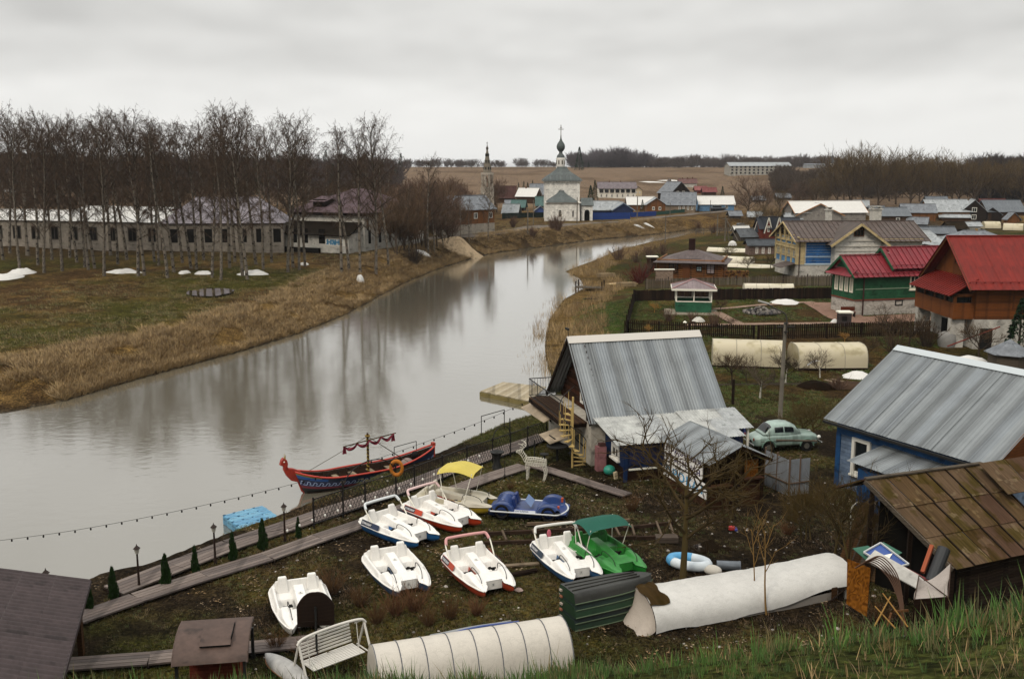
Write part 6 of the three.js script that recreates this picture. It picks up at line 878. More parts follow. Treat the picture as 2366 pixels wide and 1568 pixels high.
{
 const E1=onPlane(1631.6,1072.6,2.6),E2=onPlane(1523.7,1014,2.6),Ra=onPlane(1706,1026.7,3.25),Rb=onPlane(1609,980.4,3.25),A=hit(1629,1179),bx=E1.clone().sub(E2).setY(0).normalize();
 const yaw=Math.atan2(-bx.z,bx.x) ,LL=3.9,W=2*Math.abs(Ra.clone().sub(E1).setY(0).dot(V(bx.z,0,-bx.x))),o=thing('boat_kiosk','boat hire kiosk with grey gabled roof and two white lettered signs','kiosk',yawed(V(E1.x,A.y,E1.z),yaw)(0,0,0),yaw),he=2.6 - A.y,hr=0.65;
 const dk=M('#2a1c13',0.9,{tex:'wood'});
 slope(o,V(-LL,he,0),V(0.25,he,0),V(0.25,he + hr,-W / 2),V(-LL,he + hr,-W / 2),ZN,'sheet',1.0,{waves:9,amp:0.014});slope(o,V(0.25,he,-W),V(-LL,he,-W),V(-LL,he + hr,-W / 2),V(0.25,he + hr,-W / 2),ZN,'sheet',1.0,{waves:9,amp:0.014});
 part(o,'back_wall',new MB().box(-LL + 0.3,-0.3,-W / 2,0.06,he + 0.3,W - 0.4).box(-LL / 2,-0.3,-W + 0.25,LL - 0.4,he + 0.2,0.06).box(-LL / 2 - 0.3,0.0,-W / 2,0.1,he,W - 0.5),dk);part(o,'floor',new MB().box(-LL / 2,-0.12,-W / 2,LL - 0.3,0.15,W - 0.4),dk);
 const cladding=M('#4a3122',0.9,{tex:'wood'});for (let i=0;i<6;i++) part(o,'plank',new MB().box(-LL / 2 - 0.05,-0.05 + i*0.17,-0.22,LL - 0.5,0.16,0.04),cladding);
 part(o,'counter',new MB().box(-0.1,-0.1,-0.65,0.06,1.05,0.95),M('#3f2718',0.9,{tex:'wood'}));part(o,'counter_top',new MB().box(-0.05,0.95,-0.65,0.35,0.05,1.05),cladding);part(o,'counter',new MB().box(-0.1,-0.1,-W + 0.75,0.06,1.25,0.8),M('#3f2718',0.9,{tex:'wood'}));part(o,'counter_top',new MB().box(-0.05,1.15,-W + 0.75,0.4,0.05,0.9),cladding);part(o,'osb_panel',new MB().box(-0.12,1.2,-W + 0.75,0.04,he - 1.25,0.6),M('#8d6f43',0.85,{tex:'osb'}));
 for (const z of [-0.22,-W + 0.25,-1.25,-W + 1.25]) part(o,'post',new MB().box(-0.1,-0.2,z,0.1,he + (Math.abs(z)>0.5&&Math.abs(z)<W - 0.5?0.35:0.1),0.1),dk);part(o,'rafter',new MB().beam(V(0.18,he - 0.06,0),V(0.18,he + hr - 0.06,-W / 2),0.06,0.12),dk);part(o,'rafter',new MB().beam(V(0.18,he - 0.06,-W),V(0.18,he + hr - 0.06,-W / 2),0.06,0.12),dk);
 const sg=(lines,col,w,h,name,x,y)=>{const t=textTex(1024,Math.round(1024*h / w),(c,cw,ch)=>{c.fillStyle='#d9d6d2';c.fillRect(0,0,cw,ch);c.fillStyle=col;c.textAlign='center';c.textBaseline='middle';const fs=Math.min(ch / lines.length*0.88,cw / Math.max(...lines.map((l)=>l.length))*1.5);lines.forEach((l,i)=>{c.save();c.translate(cw / 2,ch*(i + 0.5) / lines.length);c.font=`bold ${fs}px sans-serif`;const ww=c.measureText(l).width;c.scale(cw*0.94 / ww,1);c.fillText(l,0,0);c.restore();});});const b=part(o,name,new MB().box(x,y,-0.17,w,h,0.03),M('#c8c4bc',0.8));part(b,'lettering',new THREE.PlaneGeometry(w - 0.02,h - 0.02).translate(x,y + h / 2,-0.15),new THREE.MeshStandardMaterial({map:t,roughness:0.8}));};
 sg(['ЛОДОЧНАЯ','СТАНЦИЯ'],'#3a2f4f',LL - 0.75,0.86,'station_sign',-LL / 2 - 0.15,1.12);sg(['ПРОКАТ'],'#4f8fb4',LL - 0.35,0.62,'hire_sign',-LL / 2 + 0.0,0.42);
}
{
 const mt=M('#9ba0a6',0.5,{tex:'streak',metal:0.2,key:'yw'});
 const A=hit(1766,1120),B=hit(1822,1146),C=hit(1869,1139),hA=upTo(B,1062);const t=thing('metal_fence','grey blue corrugated metal yard wall right of the kiosk','fence',B);
 for (const [P,Q,n] of [[A,B,2],[B,C,2]]) for (let i=0;i<n;i++) {const a=P.clone().lerp(Q,i / n).sub(B),b=P.clone().lerp(Q,(i + 1) / n - 0.005).sub(B),nn=V(-(b.z - a.z),0,b.x - a.x).normalize();part(t,'sheet',sheet(40,1,(s,v)=>Object.assign(a.clone().lerp(b,s).addScaledVector(nn,0.015*Math.sin(s*50)).add(V(0,v*(hA - 0.02*i),0)),{u:s,v})),mt);const pm=part(t,'post',new MB().box(a.x,-0.2,a.z,0.06,hA + 0.3,0.06),M('#5a4a3e',0.8));part(t,'rail',new MB().beam(a.clone().add(V(0,hA*0.35,0)).addScaledVector(nn,0.03),b.clone().add(V(0,hA*0.35,0)).addScaledVector(nn,0.03),0.04),M('#5a4a3e',0.8));}
 const p=hit(1800,1058),q=thing('timber_pole','long bare pole lying across the top of the metal yard wall','pole',B.clone());part(q,'pole',new MB().tube(A.clone().sub(B).add(V(0.6,hA + 0.25,-0.6)),C.clone().sub(B).add(V(0.4,hA + 0.55,-0.5)),0.05,0.04,6),KM.greyWood);
}
{
 const E1=onPlane(1904.9,967.4,3.5),E2=onPlane(2294.7,1083.7,3.5),{yaw,L}=frameOf(E1,E2),[dx,dz]=dirs(yaw),G=groundH(E1.x,E1.z),A=V(E1.x,G,E1.z),R1=onPlane(2074.2,801,6.25),W=2*R1.clone().sub(E1).setY(0).dot(dz),he=3.5 - G,hr=2.75;
 const o=thing('grey_roof_house','pale blue timber house under a big grey corrugated roof, right of the car','house',A,yaw),bl=M('#6f8096',0.8,{tex:'grime'}),db=M('#1d4a78',0.7,{tex:'grime'}),off=0.42;
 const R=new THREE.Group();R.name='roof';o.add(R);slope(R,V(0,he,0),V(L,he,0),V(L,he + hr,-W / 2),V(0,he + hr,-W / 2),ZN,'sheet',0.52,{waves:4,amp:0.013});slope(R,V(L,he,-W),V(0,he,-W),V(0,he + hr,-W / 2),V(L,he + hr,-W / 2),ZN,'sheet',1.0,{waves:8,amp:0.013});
 part(R,'ridge_cap',new MB().slab([V(0,he + hr - 0.1,-W / 2 + 0.28),V(L,he + hr - 0.1,-W / 2 + 0.28),V(L,he + hr + 0.09,-W / 2),V(0,he + hr + 0.09,-W / 2)],0.02).slab([V(L,he + hr - 0.1,-W / 2 - 0.28),V(0,he + hr - 0.1,-W / 2 - 0.28),V(0,he + hr + 0.09,-W / 2),V(L,he + hr + 0.09,-W / 2)],0.02),M('#a9b0b3',0.5));
 part(R,'gutter',new MB().box(L / 2,he - 0.14,0.04,L,0.1,0.1),KM.iron);part(R,'barge_board',new MB().beam(V(L - 0.03,he - 0.1,0),V(L - 0.03,he + hr - 0.08,-W / 2),0.05,0.2),KM.orangeWood);
 part(o,'wall',new MB().box(L / 2,-0.8,-W / 2,L - 2*off,he + 0.65,W - 2*off),bl);for (let i=0,y=0;y<he - 0.5;i++,y +=0.17) part(o,'plank',new MB().box(L / 2,y,-off + 0.01,L - 2*off,0.155,0.025),i % 2?bl:M('#66778e',0.8,{tex:'grime'}));
 part(o,'frieze',new MB().box(L / 2,he - 0.55,-off + 0.03,L - 2*off + 0.06,0.42,0.05),db);part(o,'corner_board',new MB().box(off + 0.08,-0.5,-off + 0.03,0.24,he,0.06),db);part(o,'gable',new MB().poly(V(L - off,he - 0.15,-off),V(L - off,he - 0.15,-W + off),V(L - off,he + hr - 0.3,-W / 2)),KM.orangeWood);
 const wx=alongTo(A.clone().addScaledVector(dz,off),dx,1987);windowOn(o,[L,W],'f',wx,0.75,0.95,1.55,M('#cfccc2',0.6),{t:0.14,proud:0.1,sill:1,cols:1,name:'window'}).position.z=-off + 0.03;
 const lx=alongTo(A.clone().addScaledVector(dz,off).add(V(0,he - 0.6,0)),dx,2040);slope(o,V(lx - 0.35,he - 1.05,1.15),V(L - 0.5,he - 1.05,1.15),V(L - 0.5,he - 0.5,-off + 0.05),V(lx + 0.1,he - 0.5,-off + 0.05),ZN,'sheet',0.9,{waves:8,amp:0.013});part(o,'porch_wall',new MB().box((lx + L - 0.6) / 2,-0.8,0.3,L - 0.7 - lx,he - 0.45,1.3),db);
}
{
 const p=hit(1806,1036),t=thing('vintage_car','old pale green rounded saloon car parked beyond the yard wall','car',p,0.16),pm=M('#94aaa0',0.4,{coat:0.35,tex:'grime',key:'car'}),pd=M('#5c7a6c',0.35,{coat:0.5}),ch=M('#9a9a96',0.25,{metal:0.8});
 const tops=[[0,0.62],[0.04,0.8],[0.15,0.9],[0.3,0.97],[0.62,0.98],[0.72,0.96],[0.9,0.9],[0.97,0.82],[1,0.6]],at1=(q,s)=>{for (let i=1;i<q.length;i++) if (s<=q[i][0]) return lerp(q[i - 1][1],q[i][1],sstep(0,1,(s - q[i - 1][0]) / (q[i][0] - q[i - 1][0])));return q[q.length - 1][1];};
 const pw=(v,e)=>Math.sign(v)*Math.pow(Math.abs(v),e),SC=0.9,body=(s,u)=>{const x=-2 + 4*s,e=Math.pow(Math.sin(Math.PI*clamp(s,0.004,0.996)),0.16),top=at1(tops,s),a=Math.PI*2*u,w=0.76*e,cy=(top + 0.28) / 2,hh=(top - 0.28) / 2;return V(x*SC,(cy + pw(Math.sin(a),0.5)*hh),pw(Math.cos(a),0.42)*w);};
 part(t,'body',sheet(40,32,body),pm);part(t,'side_stripe',new MB().box(0,0.62,0.765,3.3*SC,0.03,0.02).box(0,0.62,-0.765,3.3*SC,0.03,0.02),ch);
 const ct=[[0,0.02],[0.2,0.46],[0.3,0.55],[0.5,0.58],[0.68,0.54],[0.78,0.44],[1,0.02]],cab=(s,u,k=0)=>{const x=-1.42 + 2.42*s,a=Math.PI*u,h=at1(ct,s),yy=Math.pow(Math.sin(a),0.55)*h,w=(0.69 - 0.17*yy / 0.58)*Math.pow(Math.sin(Math.PI*clamp(s,0.02,0.98)),0.1) + k;return V(x*SC,0.93 + yy + k,pw(Math.cos(a),0.5)*w);};
 part(t,'roof',sheet(30,24,(s,u)=>cab(s,u)),pm);
 const pane=(s0,s1,u0,u1,nm)=>part(t,nm,sheet(8,6,(s,u)=>cab(lerp(s0,s1,s),lerp(u0,u1,u),0.012)),GLASS);
 pane(0.05,0.2,0.22,0.78,'rear_window');pane(0.82,0.95,0.2,0.8,'windscreen');for (const [u0,u1] of [[0.02,0.16],[0.98,0.84]]) {pane(0.27,0.48,u0,u1,'side_window');pane(0.51,0.74,u0,u1,'side_window');}
 part(t,'bumper',new RoundedBoxGeometry(0.08,0.1,1.5,2,0.04).translate(-1.86,0.45,0),ch);part(t,'bumper',new RoundedBoxGeometry(0.08,0.1,1.5,2,0.04).translate(1.86,0.45,0),ch);
 for (const z of [-0.58,0.58]) {part(t,'tail_light',new RoundedBoxGeometry(0.06,0.16,0.1,2,0.03).translate(-1.8,0.72,z),M('#7a2a18',0.3));part(t,'headlight',new THREE.SphereGeometry(0.1,12,8).translate(1.75,0.72,z),M('#cfcfc8',0.15));}
 for (const [x,z] of [[-1.15,0.66],[1.15,0.66],[-1.15,-0.66],[1.15,-0.66]]) {const w=part(t,'wheel',new THREE.CylinderGeometry(0.31,0.31,0.2,20).rotateX(Math.PI / 2),KM.black);w.position.set(x*SC,0.31,z - Math.sign(z)*0.02);part(w,'hubcap',new THREE.CylinderGeometry(0.15,0.15,0.21,16).rotateX(Math.PI / 2),ch);part(t,'wheel_arch',new THREE.TorusGeometry(0.36,0.035,6,18,Math.PI),pd).position.set(x*SC,0.33,z*1.15);}
 t.scale.setScalar(0.92);part(t,'number_plate',new MB().box(-1.87,0.55,0,0.02,0.1,0.4),KM.trim);
}
{
 const he=2.5,hr=4.2,q=(x,y,h)=>onPlane(x,y,h),E1=q(2205,1313,he),E2=q(2450,1259.5,he),R1=q(2000.7,1108.7,hr),R2=q(2260.8,1073.5,hr),G=groundH(E1.x,E1.z),O=V(E1.x,G,E1.z),l=(v)=>v.clone().sub(O);
 const o=thing('old_shed','collapsing old shed with mossy brown sheet roof at the right edge','shed',O),rm=[M('#d8d2c8',0.95,{tex:'moss',key:'m1'}),M('#bfae ab'.replace(' ',''),0.95,{tex:'moss',key:'m2'}),M('#c9bfa6',0.95,{tex:'moss',key:'m3'})];
 const RX=R2.clone().sub(R1).normalize(),EE2=E2.clone(),RR2=R1.clone().addScaledVector(RX,E2.distanceTo(E1) + 0.35),rf=new THREE.Group();rf.name='roof';o.add(rf);const r=rng(12),rows=3,cols=6;
 for (let j=0;j<rows;j++) for (let i=0;i<cols;i++) {const P=(s,t)=>E1.clone().lerp(EE2,s).lerp(R1.clone().lerp(RR2,s),t),s0=i / cols + 0.004,s1=(i + 1) / cols - 0.004,t0=j / rows - 0.025,t1=(j + 1) / rows,a=[P(s0,t0),P(s1,t0),P(s1,t1),P(s0,t1)].map(l);a.forEach((v)=>{v.y +=0.02*r();});a[0].y +=0.035;a[1].y +=0.035;part(rf,'roof_sheet',new MB().slab(a,0.015),rm[Math.floor(r()*3)]);if (r()<0.8) part(rf,'batten',new MB().beam(a[1].clone().add(V(0,0.02,0)),a[2].clone().add(V(0,0.03,0)),0.05,0.03),KM.darkWood);}
 part(rf,'edge_board',new MB().beam(l(E1).add(V(-0.03,-0.05,0)),l(R1).add(V(-0.03,-0.05,0)),0.06,0.14),KM.greyWood);part(rf,'ridge_board',new MB().beam(l(R1).add(V(0,0.05,0)),l(RR2).add(V(0,0.05,0)),0.16,0.05),KM.greyWood);
 const back=R1.clone().sub(E1).setY(0),S=R1.clone().add(back.clone().multiplyScalar(0.4)).setY(he + 1.0),S2=RR2.clone().add(back.clone().multiplyScalar(0.4)).setY(he + 1.0);part(rf,'rear_slope',new MB().slab([l(R1),l(RR2),l(S2),l(S)].reverse(),0.05),rm[1]);
 const X1=q(2262,1078,hr + 0.05),X2=q(2440,1050,hr + 0.05),Y1=q(2330,1150,3.6),Y2=q(2500,1120,3.6);for (let i=0;i<3;i++) {const P=(s,t)=>Y1.clone().lerp(Y2,s).lerp(X1.clone().lerp(X2,s),t);part(rf,'roof_sheet',new MB().slab([P(i / 3,0),P((i + 1) / 3 - 0.01,0),P((i + 1) / 3 - 0.01,1),P(i / 3,1)].map(l).map((v)=>v.add(V(0,0.12,0))),0.02),rm[i]);}
 for (let i=0;i<9;i++) {const a=l(E1.clone().lerp(EE2,0.03 + i*0.118)),g2=0.12;for (let k=0;k<8;k++) {}}
 for (let k=0;k<9;k++) part(o,'wall_board',new MB().beam(l(E1).add(RX.clone().multiplyScalar(0.3)).setY(0.1 + k*0.19).add(V(0,0,-0.25)),l(EE2).setY(0.1 + k*0.19).add(V(0,0,-0.25)),0.03,0.17),k % 2?KM.darkWood:M('#332820',0.9,{tex:'wood'}));
 part(o,'dark_interior',new MB().poly(l(E1).setY(-0.2).add(V(0.4,0,-0.5)),l(R1).setY(-0.2).add(V(0.5,0,0.0)),l(R1).add(V(0.5,-0.15,0)),l(E1).add(V(0.4,-0.1,-0.5))),M('#0f0d0b',0.95));for (const f of [0.05,0.5,0.95]) {const a=l(E1.clone().lerp(R1,f));part(o,'post',new MB().box(a.x + 0.1,-0.3,a.z,0.12,a.y + 0.2,0.12),KM.darkWood);}  // near-black sheet stands in for the shade inside the open shed
 const bt=[M('#5c4128',0.9,{tex:'wood'}),M('#4a3522',0.9,{tex:'wood'}),M('#6e553b',0.9,{tex:'wood'}),M('#5d544a',0.9,{tex:'wood'})];
 const lean=thing('leaning_boards','old planks leaning in a row against the open end of the mossy shed','timber',O);
 for (let i=0;i<17;i++) {const s=i / 16,top=at(lerp(2003,2118,s),lerp(1130,1232,s) + r()*12,lerp(35.5,33.2,s)),foot=hit(lerp(1928,2058,s) + r()*8,lerp(1332,1352,s));part(lean,'plank',new MB().beam(l(foot).add(V(0,0.02,0)),l(top).lerp(l(foot),r()*0.25),0.10 + 0.09*r(),0.04),bt[Math.floor(r()*4)]);}
 const ld=thing('frost_pipe','white bent metal tube frame leaning by the old planks','tube frame',hit(1962,1262));part(ld,'tube',tubeOf([V(0.1,0,0),V(0,0.9,0),V(0.05,1.5,0),V(0.3,1.62,-0.1),V(0.42,1.2,-0.2),V(0.4,0.7,-0.2)],0.022,30,6),KM.trim);part(ld,'rung',new MB().tube(V(0.02,1.0,0),V(0.4,1.0,-0.2),0.015,0.015,5),KM.trim);
}
// ---------------------------------------------------------------- pedal boats
const outZ=(x)=>{const k=clamp((x + 1.62) / 3.24),st=Math.pow(clamp((x + 1.66) / 0.5),0.45);return (0.86 - 0.10*sstep(0.45,0.8,k) - 0.17*sstep(0.72,1,k))*Math.min(1,0.72 + 0.28*st) - 0.10*Math.pow(clamp((x - 1.3) / 0.32),2);};
function deckH(x,z) {
 const a=Math.abs(z),b=(lo,hi,v,e=0.05)=>sstep(lo - e,lo + e,v)*(1 - sstep(hi - e,hi + e,v));
 let h=0.43;
 h=lerp(h,0.50,b(0.45,1.2,x)*(1 - sstep(0.40,0.46,a)));
 h=lerp(h,lerp(0.60,0.42,sstep(0.7,1.62,x)) - 0.5*Math.pow(Math.max(0,a - 0.56),2)*3,b(0.35,1.7,x)*sstep(0.40,0.47,a)*(1 - sstep(0.66,0.78,a))*0.95);
 h=lerp(h,0.20,b(-0.42,0.38,x)*b(0.18,0.66,a,0.04));
 h=lerp(h,lerp(0.66,0.52,sstep(-0.9,0.5,x)),b(-0.95,0.46,x)*(1 - sstep(0.15,0.21,a)));
 h=lerp(h,0.40 + 0.05*sstep(-0.5,-0.4,x),b(-1.08,-0.42,x)*b(0.21,0.68,a,0.04));
 h=lerp(h,lerp(0.50,0.74,sstep(-1.6,-1.15,x)),(1 - sstep(-1.12,-1.06,x))*(1 - sstep(0.64,0.8,a)));
 h=lerp(h,lerp(0.56,0.5,sstep(0.2,0.7,x)),b(-1.35,0.4,x)*b(0.68,0.79,a,0.03));
 return h;
}
const PB=(()=>{
 const deck=sheet(96,64,(s,t)=>{const x=-1.62 + 3.24*s,o=outZ(x),q=(t - 0.5)*2,z=q*o;return V(x,Math.abs(q)>0.985?0.36:deckH(x,z)*(1 - 0.0) - 0.03*Math.pow(Math.abs(q),12),z);},(s,t)=>{const x=-1.62 + 3.24*s,z=(t - 0.5)*2*outZ(x);return x>1.14&&Math.abs(z)<0.28 + 0.2*clamp((x - 1.3) / 0.4);});
 const hull=(sg)=>sheet(40,12,(s,u)=>{const x=-1.62 + 3.24*s,o=outZ(x),k=clamp((x - 0.7) / 0.92),i=lerp(0.22,0.47,Math.pow(k,2)),D=0.36*Math.pow(1 - Math.pow(k,2.6)*0.75,0.8)*(0.55 + 0.45*sstep(-1.62,-1.25,x));return V(x,0.385 - D*Math.pow(Math.sin(Math.PI*u),0.5),sg*lerp(o + 0.012,i,u));});
 const rim=(sg)=>{const q=[];for (let i=0;i<=24;i++) {const x=-1.6 + 3.2*i / 24;q.push(V(x,0.385,sg*(outZ(x) + 0.008)));} return tubeOf(q,0.026,60,6);};
 const br=new RoundedBoxGeometry(0.12,0.52,0.36,4,0.055),p=br.attributes.position;for (let i=0;i<p.count;i++) {const y=p.getY(i) + 0.26;p.setX(i,p.getX(i) - 0.12*y - 0.16*Math.max(0,y - 0.1)*0.6);p.setZ(i,p.getZ(i)*(1 - 0.28*sstep(0.2,0.52,y)));} br.computeVertexNormals();
 const panel=(x0,y0,x1,y1)=>new MB().box(1.125,0.2,0,0.03,0.28,0.58).build();
 const rail=(sg)=>tubeOf([V(0.35,0.52,sg*0.47),V(0.42,0.72,sg*0.46),V(0.8,0.74,sg*0.46),V(1.1,0.62,sg*0.44),V(1.18,0.46,sg*0.42)],0.013,24,5);
 const pedal=(sg)=>new MB().box(-0.02,0.34,sg*0.42,0.05,0.05,0.3).box(0.05,0.40,sg*0.34,0.12,0.04,0.09).box(-0.08,0.28,sg*0.5,0.12,0.04,0.09).build();
 const roll=merged([tubeOf([V(-0.6,0.5,-0.78),V(-1.1,1.02,-0.78),V(-1.2,1.13,-0.70),V(-1.2,1.15,-0.5),V(-1.2,1.15,0.5),V(-1.2,1.13,0.70),V(-1.1,1.02,0.78),V(-0.6,0.5,0.78)],0.024,60,7)]);
 const pad=tubeOf([V(-1.05,0.98,-0.775),V(-1.2,1.13,-0.70),V(-1.2,1.155,-0.5),V(-1.2,1.155,0.5),V(-1.2,1.13,0.70),V(-1.05,0.98,0.775)],0.05,40,8);
 return {deck,hull,rim,br,panel,rail,pedal,roll,pad};
})();
const numTex=(t,bg='#c9c7c1',fg='#2c2c30')=>textTex(128,128,(c,w,h)=>{c.fillStyle=bg;c.fillRect(0,0,w,h);c.fillStyle=fg;c.font='bold 104px sans-serif';c.textAlign='center';c.textBaseline='middle';c.fillText(t,w / 2,h / 2 + 4);});
const PW=M('#efece6',0.42,{tex:'cloth',key:'boat'});
const nameTex={};
function pedalo(label,S,B,hullHex,o={}) {
 const mid=S.clone().lerp(B,0.5),d=B.clone().sub(S),yaw=Math.atan2(-d.z,d.x);mid.y=groundH(mid.x,mid.z) + 0.0;
 const t=thing('pedal_boat',label,'pedal boat',mid,yaw,o.group),hm=M(hullHex,0.4,{tex:'grime',key:'hull'}),w=o.white||PW;
 t.rotation.z=(groundH(B.x,B.z) - groundH(S.x,S.z)) / 3.4 + (o.tilt||0);t.rotation.order='YXZ';t.scale.setScalar(o.s??1);
 part(t,'deck',PB.deck,w);for (const s of [-1,1]) {part(t,'hull',PB.hull(s),hm);part(t,'gunwale',PB.rim(s),w);const b=part(t,'backrest',PB.br,w);b.position.set(-1.05,0.62,s*0.45);part(t,'handrail',PB.rail(s),o.railM||KM.iron);part(t,'pedals',PB.pedal(s),KM.black);}
 part(t,'bow_panel',PB.panel(),w);
 if (o.num) {const nm=new THREE.MeshStandardMaterial({map:numTex(o.num),roughness:0.5}),g=new THREE.PlaneGeometry(0.13,0.13);const a=part(t,'number',g,nm);a.rotation.set(-Math.PI / 2 + 0.09,0,0);a.rotation.order='YXZ';a.rotation.y=Math.PI / 2;a.position.set(-0.35,0.628,0);const b=part(t,'bow_number',g,nm);b.rotation.y=Math.PI / 2;b.position.set(1.145,0.35,0.02);}
 if (o.panel) {const k=o.panel;nameTex[k]??=new THREE.MeshStandardMaterial({roughness:0.5,map:textTex(512,96,(c,W,H)=>{c.fillStyle=k;c.fillRect(0,0,W,H);c.fillStyle='#1a1c28';c.beginPath();c.roundRect(8,8,300,H - 16,20);c.fill();c.fillStyle='#d8d8d8';c.font='bold 52px sans-serif';c.textBaseline='middle';c.fillText('STARLIGHT',18,H / 2 + 2,280);})});for (const s of [-1,1]) {const q=part(t,'name_panel',new THREE.PlaneGeometry(1.05,0.2),nameTex[k]);q.position.set(-0.72,0.5,s*0.845);q.rotation.set(-0.55*s,s>0?0:Math.PI,0);q.rotation.order='YXZ';q.rotation.x=-0.45;}}
 if (o.roll) {part(t,'roll_bar',PB.roll,KM.trim);part(t,'roll_bar_padding',PB.pad,M(o.roll,0.7));}
 if (o.canopy) {const [hex,cx,cz,lx,lz,hh]=o.canopy;part(t,'canopy',sheet(14,14,(s,v)=>V(cx + (s - 0.5)*lx,hh + 0.16*Math.sin(Math.PI*s) - 0.14*Math.pow(Math.abs(v - 0.5)*2,6) - 0.05*Math.sin(Math.PI*v)*Math.sin(Math.PI*s*3)*0.5,cz + (v - 0.5)*lz)),M(hex,0.75,{tex:'cloth',key:'cnp'}));for (const [a,b] of [[-0.45,-0.45],[0.45,-0.45],[-0.45,0.45],[0.45,0.45]]) part(t,'canopy_pole',new MB().tube(V(cx + a*lx*0.6,0.45,Math.sign(b)*0.72),V(cx + a*lx,hh,cz + b*lz),0.014,0.014,5),KM.trim);}
 return t;
}
{
 const G=(a,b)=>hit(a,b);
 pedalo('white pedal boat number 4 with upright seats partly hidden by the round topped board',G(686,1384),G(712,1466),'#c9c7c1',{num:'4'});
 pedalo('white pedal boat number 5 with dark blue hull, without any bar over its seats',G(890,1306),G(952,1382),'#1f4567',{num:'5'});
 pedalo('white pedal boat number 9 with orange red hull and pink padded bar',G(1072,1306),G(1148,1382),'#a13a22',{num:'9',roll:'#c08f8d',panel:'#a13a22'});
 pedalo('white pedal boat with blue hull and white padded bar beside the green one',G(1276,1280),G(1350,1352),'#2b5680',{num:'7',roll:'#c9c7c1',panel:'#22303f'});
 pedalo('white pedal boat number 8 with bright blue hull and white padded bar, nearest the fence',G(876,1219),G(978,1262),'#1f5a90',{num:'8',roll:'#c4c8c9',panel:'#1d2a44'});
 pedalo('white pedal boat with red hull and pale pink padded bar before the yellow canopy',G(966,1184),G(1081,1229),'#b03a1e',{num:'7',roll:'#c9aeab',panel:'#b03a1e'});
 pedalo('weathered white pedal boat under a faded yellow canopy',G(1005,1166),G(1110,1180),'#b59a2c',{white:M('#bdb9ae',0.5,{tex:'poly',key:'old'}),canopy:['#c9b75a',0.1,-0.1,1.5,1.35,1.62]});
 pedalo('bright green pedal boat with a dark green fabric canopy',G(1362,1276),G(1446,1333),'#1f7a2a',{white:M('#2f8a35',0.4,{tex:'grime',key:'gr'}),canopy:['#1f5a4b',-0.55,-0.1,1.2,1.7,1.32]});
 {
 const p=hit(1268,1278),h=upTo(p,1232),t=thing('pinwheel','pink pinwheel toy on a stick behind the seats of a white boat','toy',p);part(t,'stick',new MB().cone(V(0,0.4,0),0.012,0.012,h - 0.4,5),KM.trim);part(t,'flag',new THREE.IcosahedronGeometry(0.11,1).scale(0.7,1.4,0.5).translate(0,h,0),M('#b3606c',0.7));}
 {
 const S=hit(1152,1187),B=hit(1296,1196),mid=S.clone().lerp(B,0.5),d=B.clone().sub(S);const t=thing('car_pedal_boat','blue pedal boat shaped like an open car, with white rimmed bow','pedal boat',mid,Math.atan2(-d.z,d.x)),bm=M('#243f78',0.35,{tex:'grime',key:'cb'}),bd=M('#152a5e',0.4),w=0.78;
 part(t,'hull',sheet(36,14,(s,u)=>{const x=-1.5 + 3*s,e=1 - 0.25*Math.pow(clamp((x - 1.0) / 0.5),2) - 0.15*Math.pow(clamp((-1.2 - x) / 0.3),2);return V(x,0.34 - 0.33*Math.pow(Math.sin(Math.PI*u),0.45)*(1 - 0.5*Math.pow(clamp((x - 0.7) / 0.8),2)),(u - 0.5)*2*w*e);}),bm);
 const H=(x,z)=>{const a=Math.abs(z);let h=0.36;h=lerp(h,0.62,sstep(-1.25,-1.05,x)*(1 - sstep(-0.5,-0.3,x))*(1 - sstep(0.5,0.7,a))*0.0);for (const cx of [-0.95,0.85]) {const r=0.46,q=1 - Math.pow((x - cx) / r,2);if (q>0) h=Math.max(h,lerp(0.36,0.36 + 0.34*Math.sqrt(q),sstep(0.44,0.5,a)*(1 - sstep(0.74,0.8,a))));} h=Math.max(h,0.36 + 0.4*Math.exp(-Math.pow((x + 0.98) / 0.34,2))*(1 - sstep(0.3,0.52,a)));h -=0.2*sstep(-0.55,-0.45,x)*(1 - sstep(0.35,0.45,x))*sstep(0.1,0.14,a)*(1 - sstep(0.44,0.5,a));h=Math.max(h,0.36 + 0.16*sstep(0.3,0.4,x)*(1 - sstep(0.5,0.9,x))*(1 - sstep(0.3,0.5,a)));return h;};
 part(t,'deck',sheet(80,52,(s,v)=>{const x=-1.5 + 3*s,e=1 - 0.25*Math.pow(clamp((x - 1.0) / 0.5),2) - 0.15*Math.pow(clamp((-1.2 - x) / 0.3),2),z=(v - 0.5)*2*w*e;return V(x,H(x,z),z);}),bm);
 const q=[];for (let i=0;i<=20;i++) {const x=1.5 - 1.0*Math.abs(i - 10) / 10*2.9,z=(i<10?-1:1)*w*(1 - 0.25*Math.pow(clamp((x - 1.0) / 0.5),2));q.push(V(Math.max(x,-1.4),0.37,i===10?0:z));} part(t,'rim',tubeOf(q,0.035,80,6),M('#b9bcbd',0.5));
 for (const s of [-1,1]) {const b=part(t,'backrest',new RoundedBoxGeometry(0.14,0.42,0.34,3,0.06),bd);b.position.set(-0.55,0.62,s*0.27);b.rotation.z=0.2;for (const x of [-0.95,0.85]) part(t,'tyre',new THREE.TorusGeometry(0.24,0.06,8,20),KM.black).position.set(x,0.36,s*0.735);part(t,'tail_light',new MB().box(1.2,0.48,s*0.5,0.08,0.16,0.1),M('#a5431c',0.4));}
 part(t,'windscreen',new MB().slab([V(0.12,0.5,-0.42),V(0.12,0.5,0.42),V(-0.12,0.74,0.38),V(-0.12,0.74,-0.38)],0.02),M('#6f83a8',0.25));
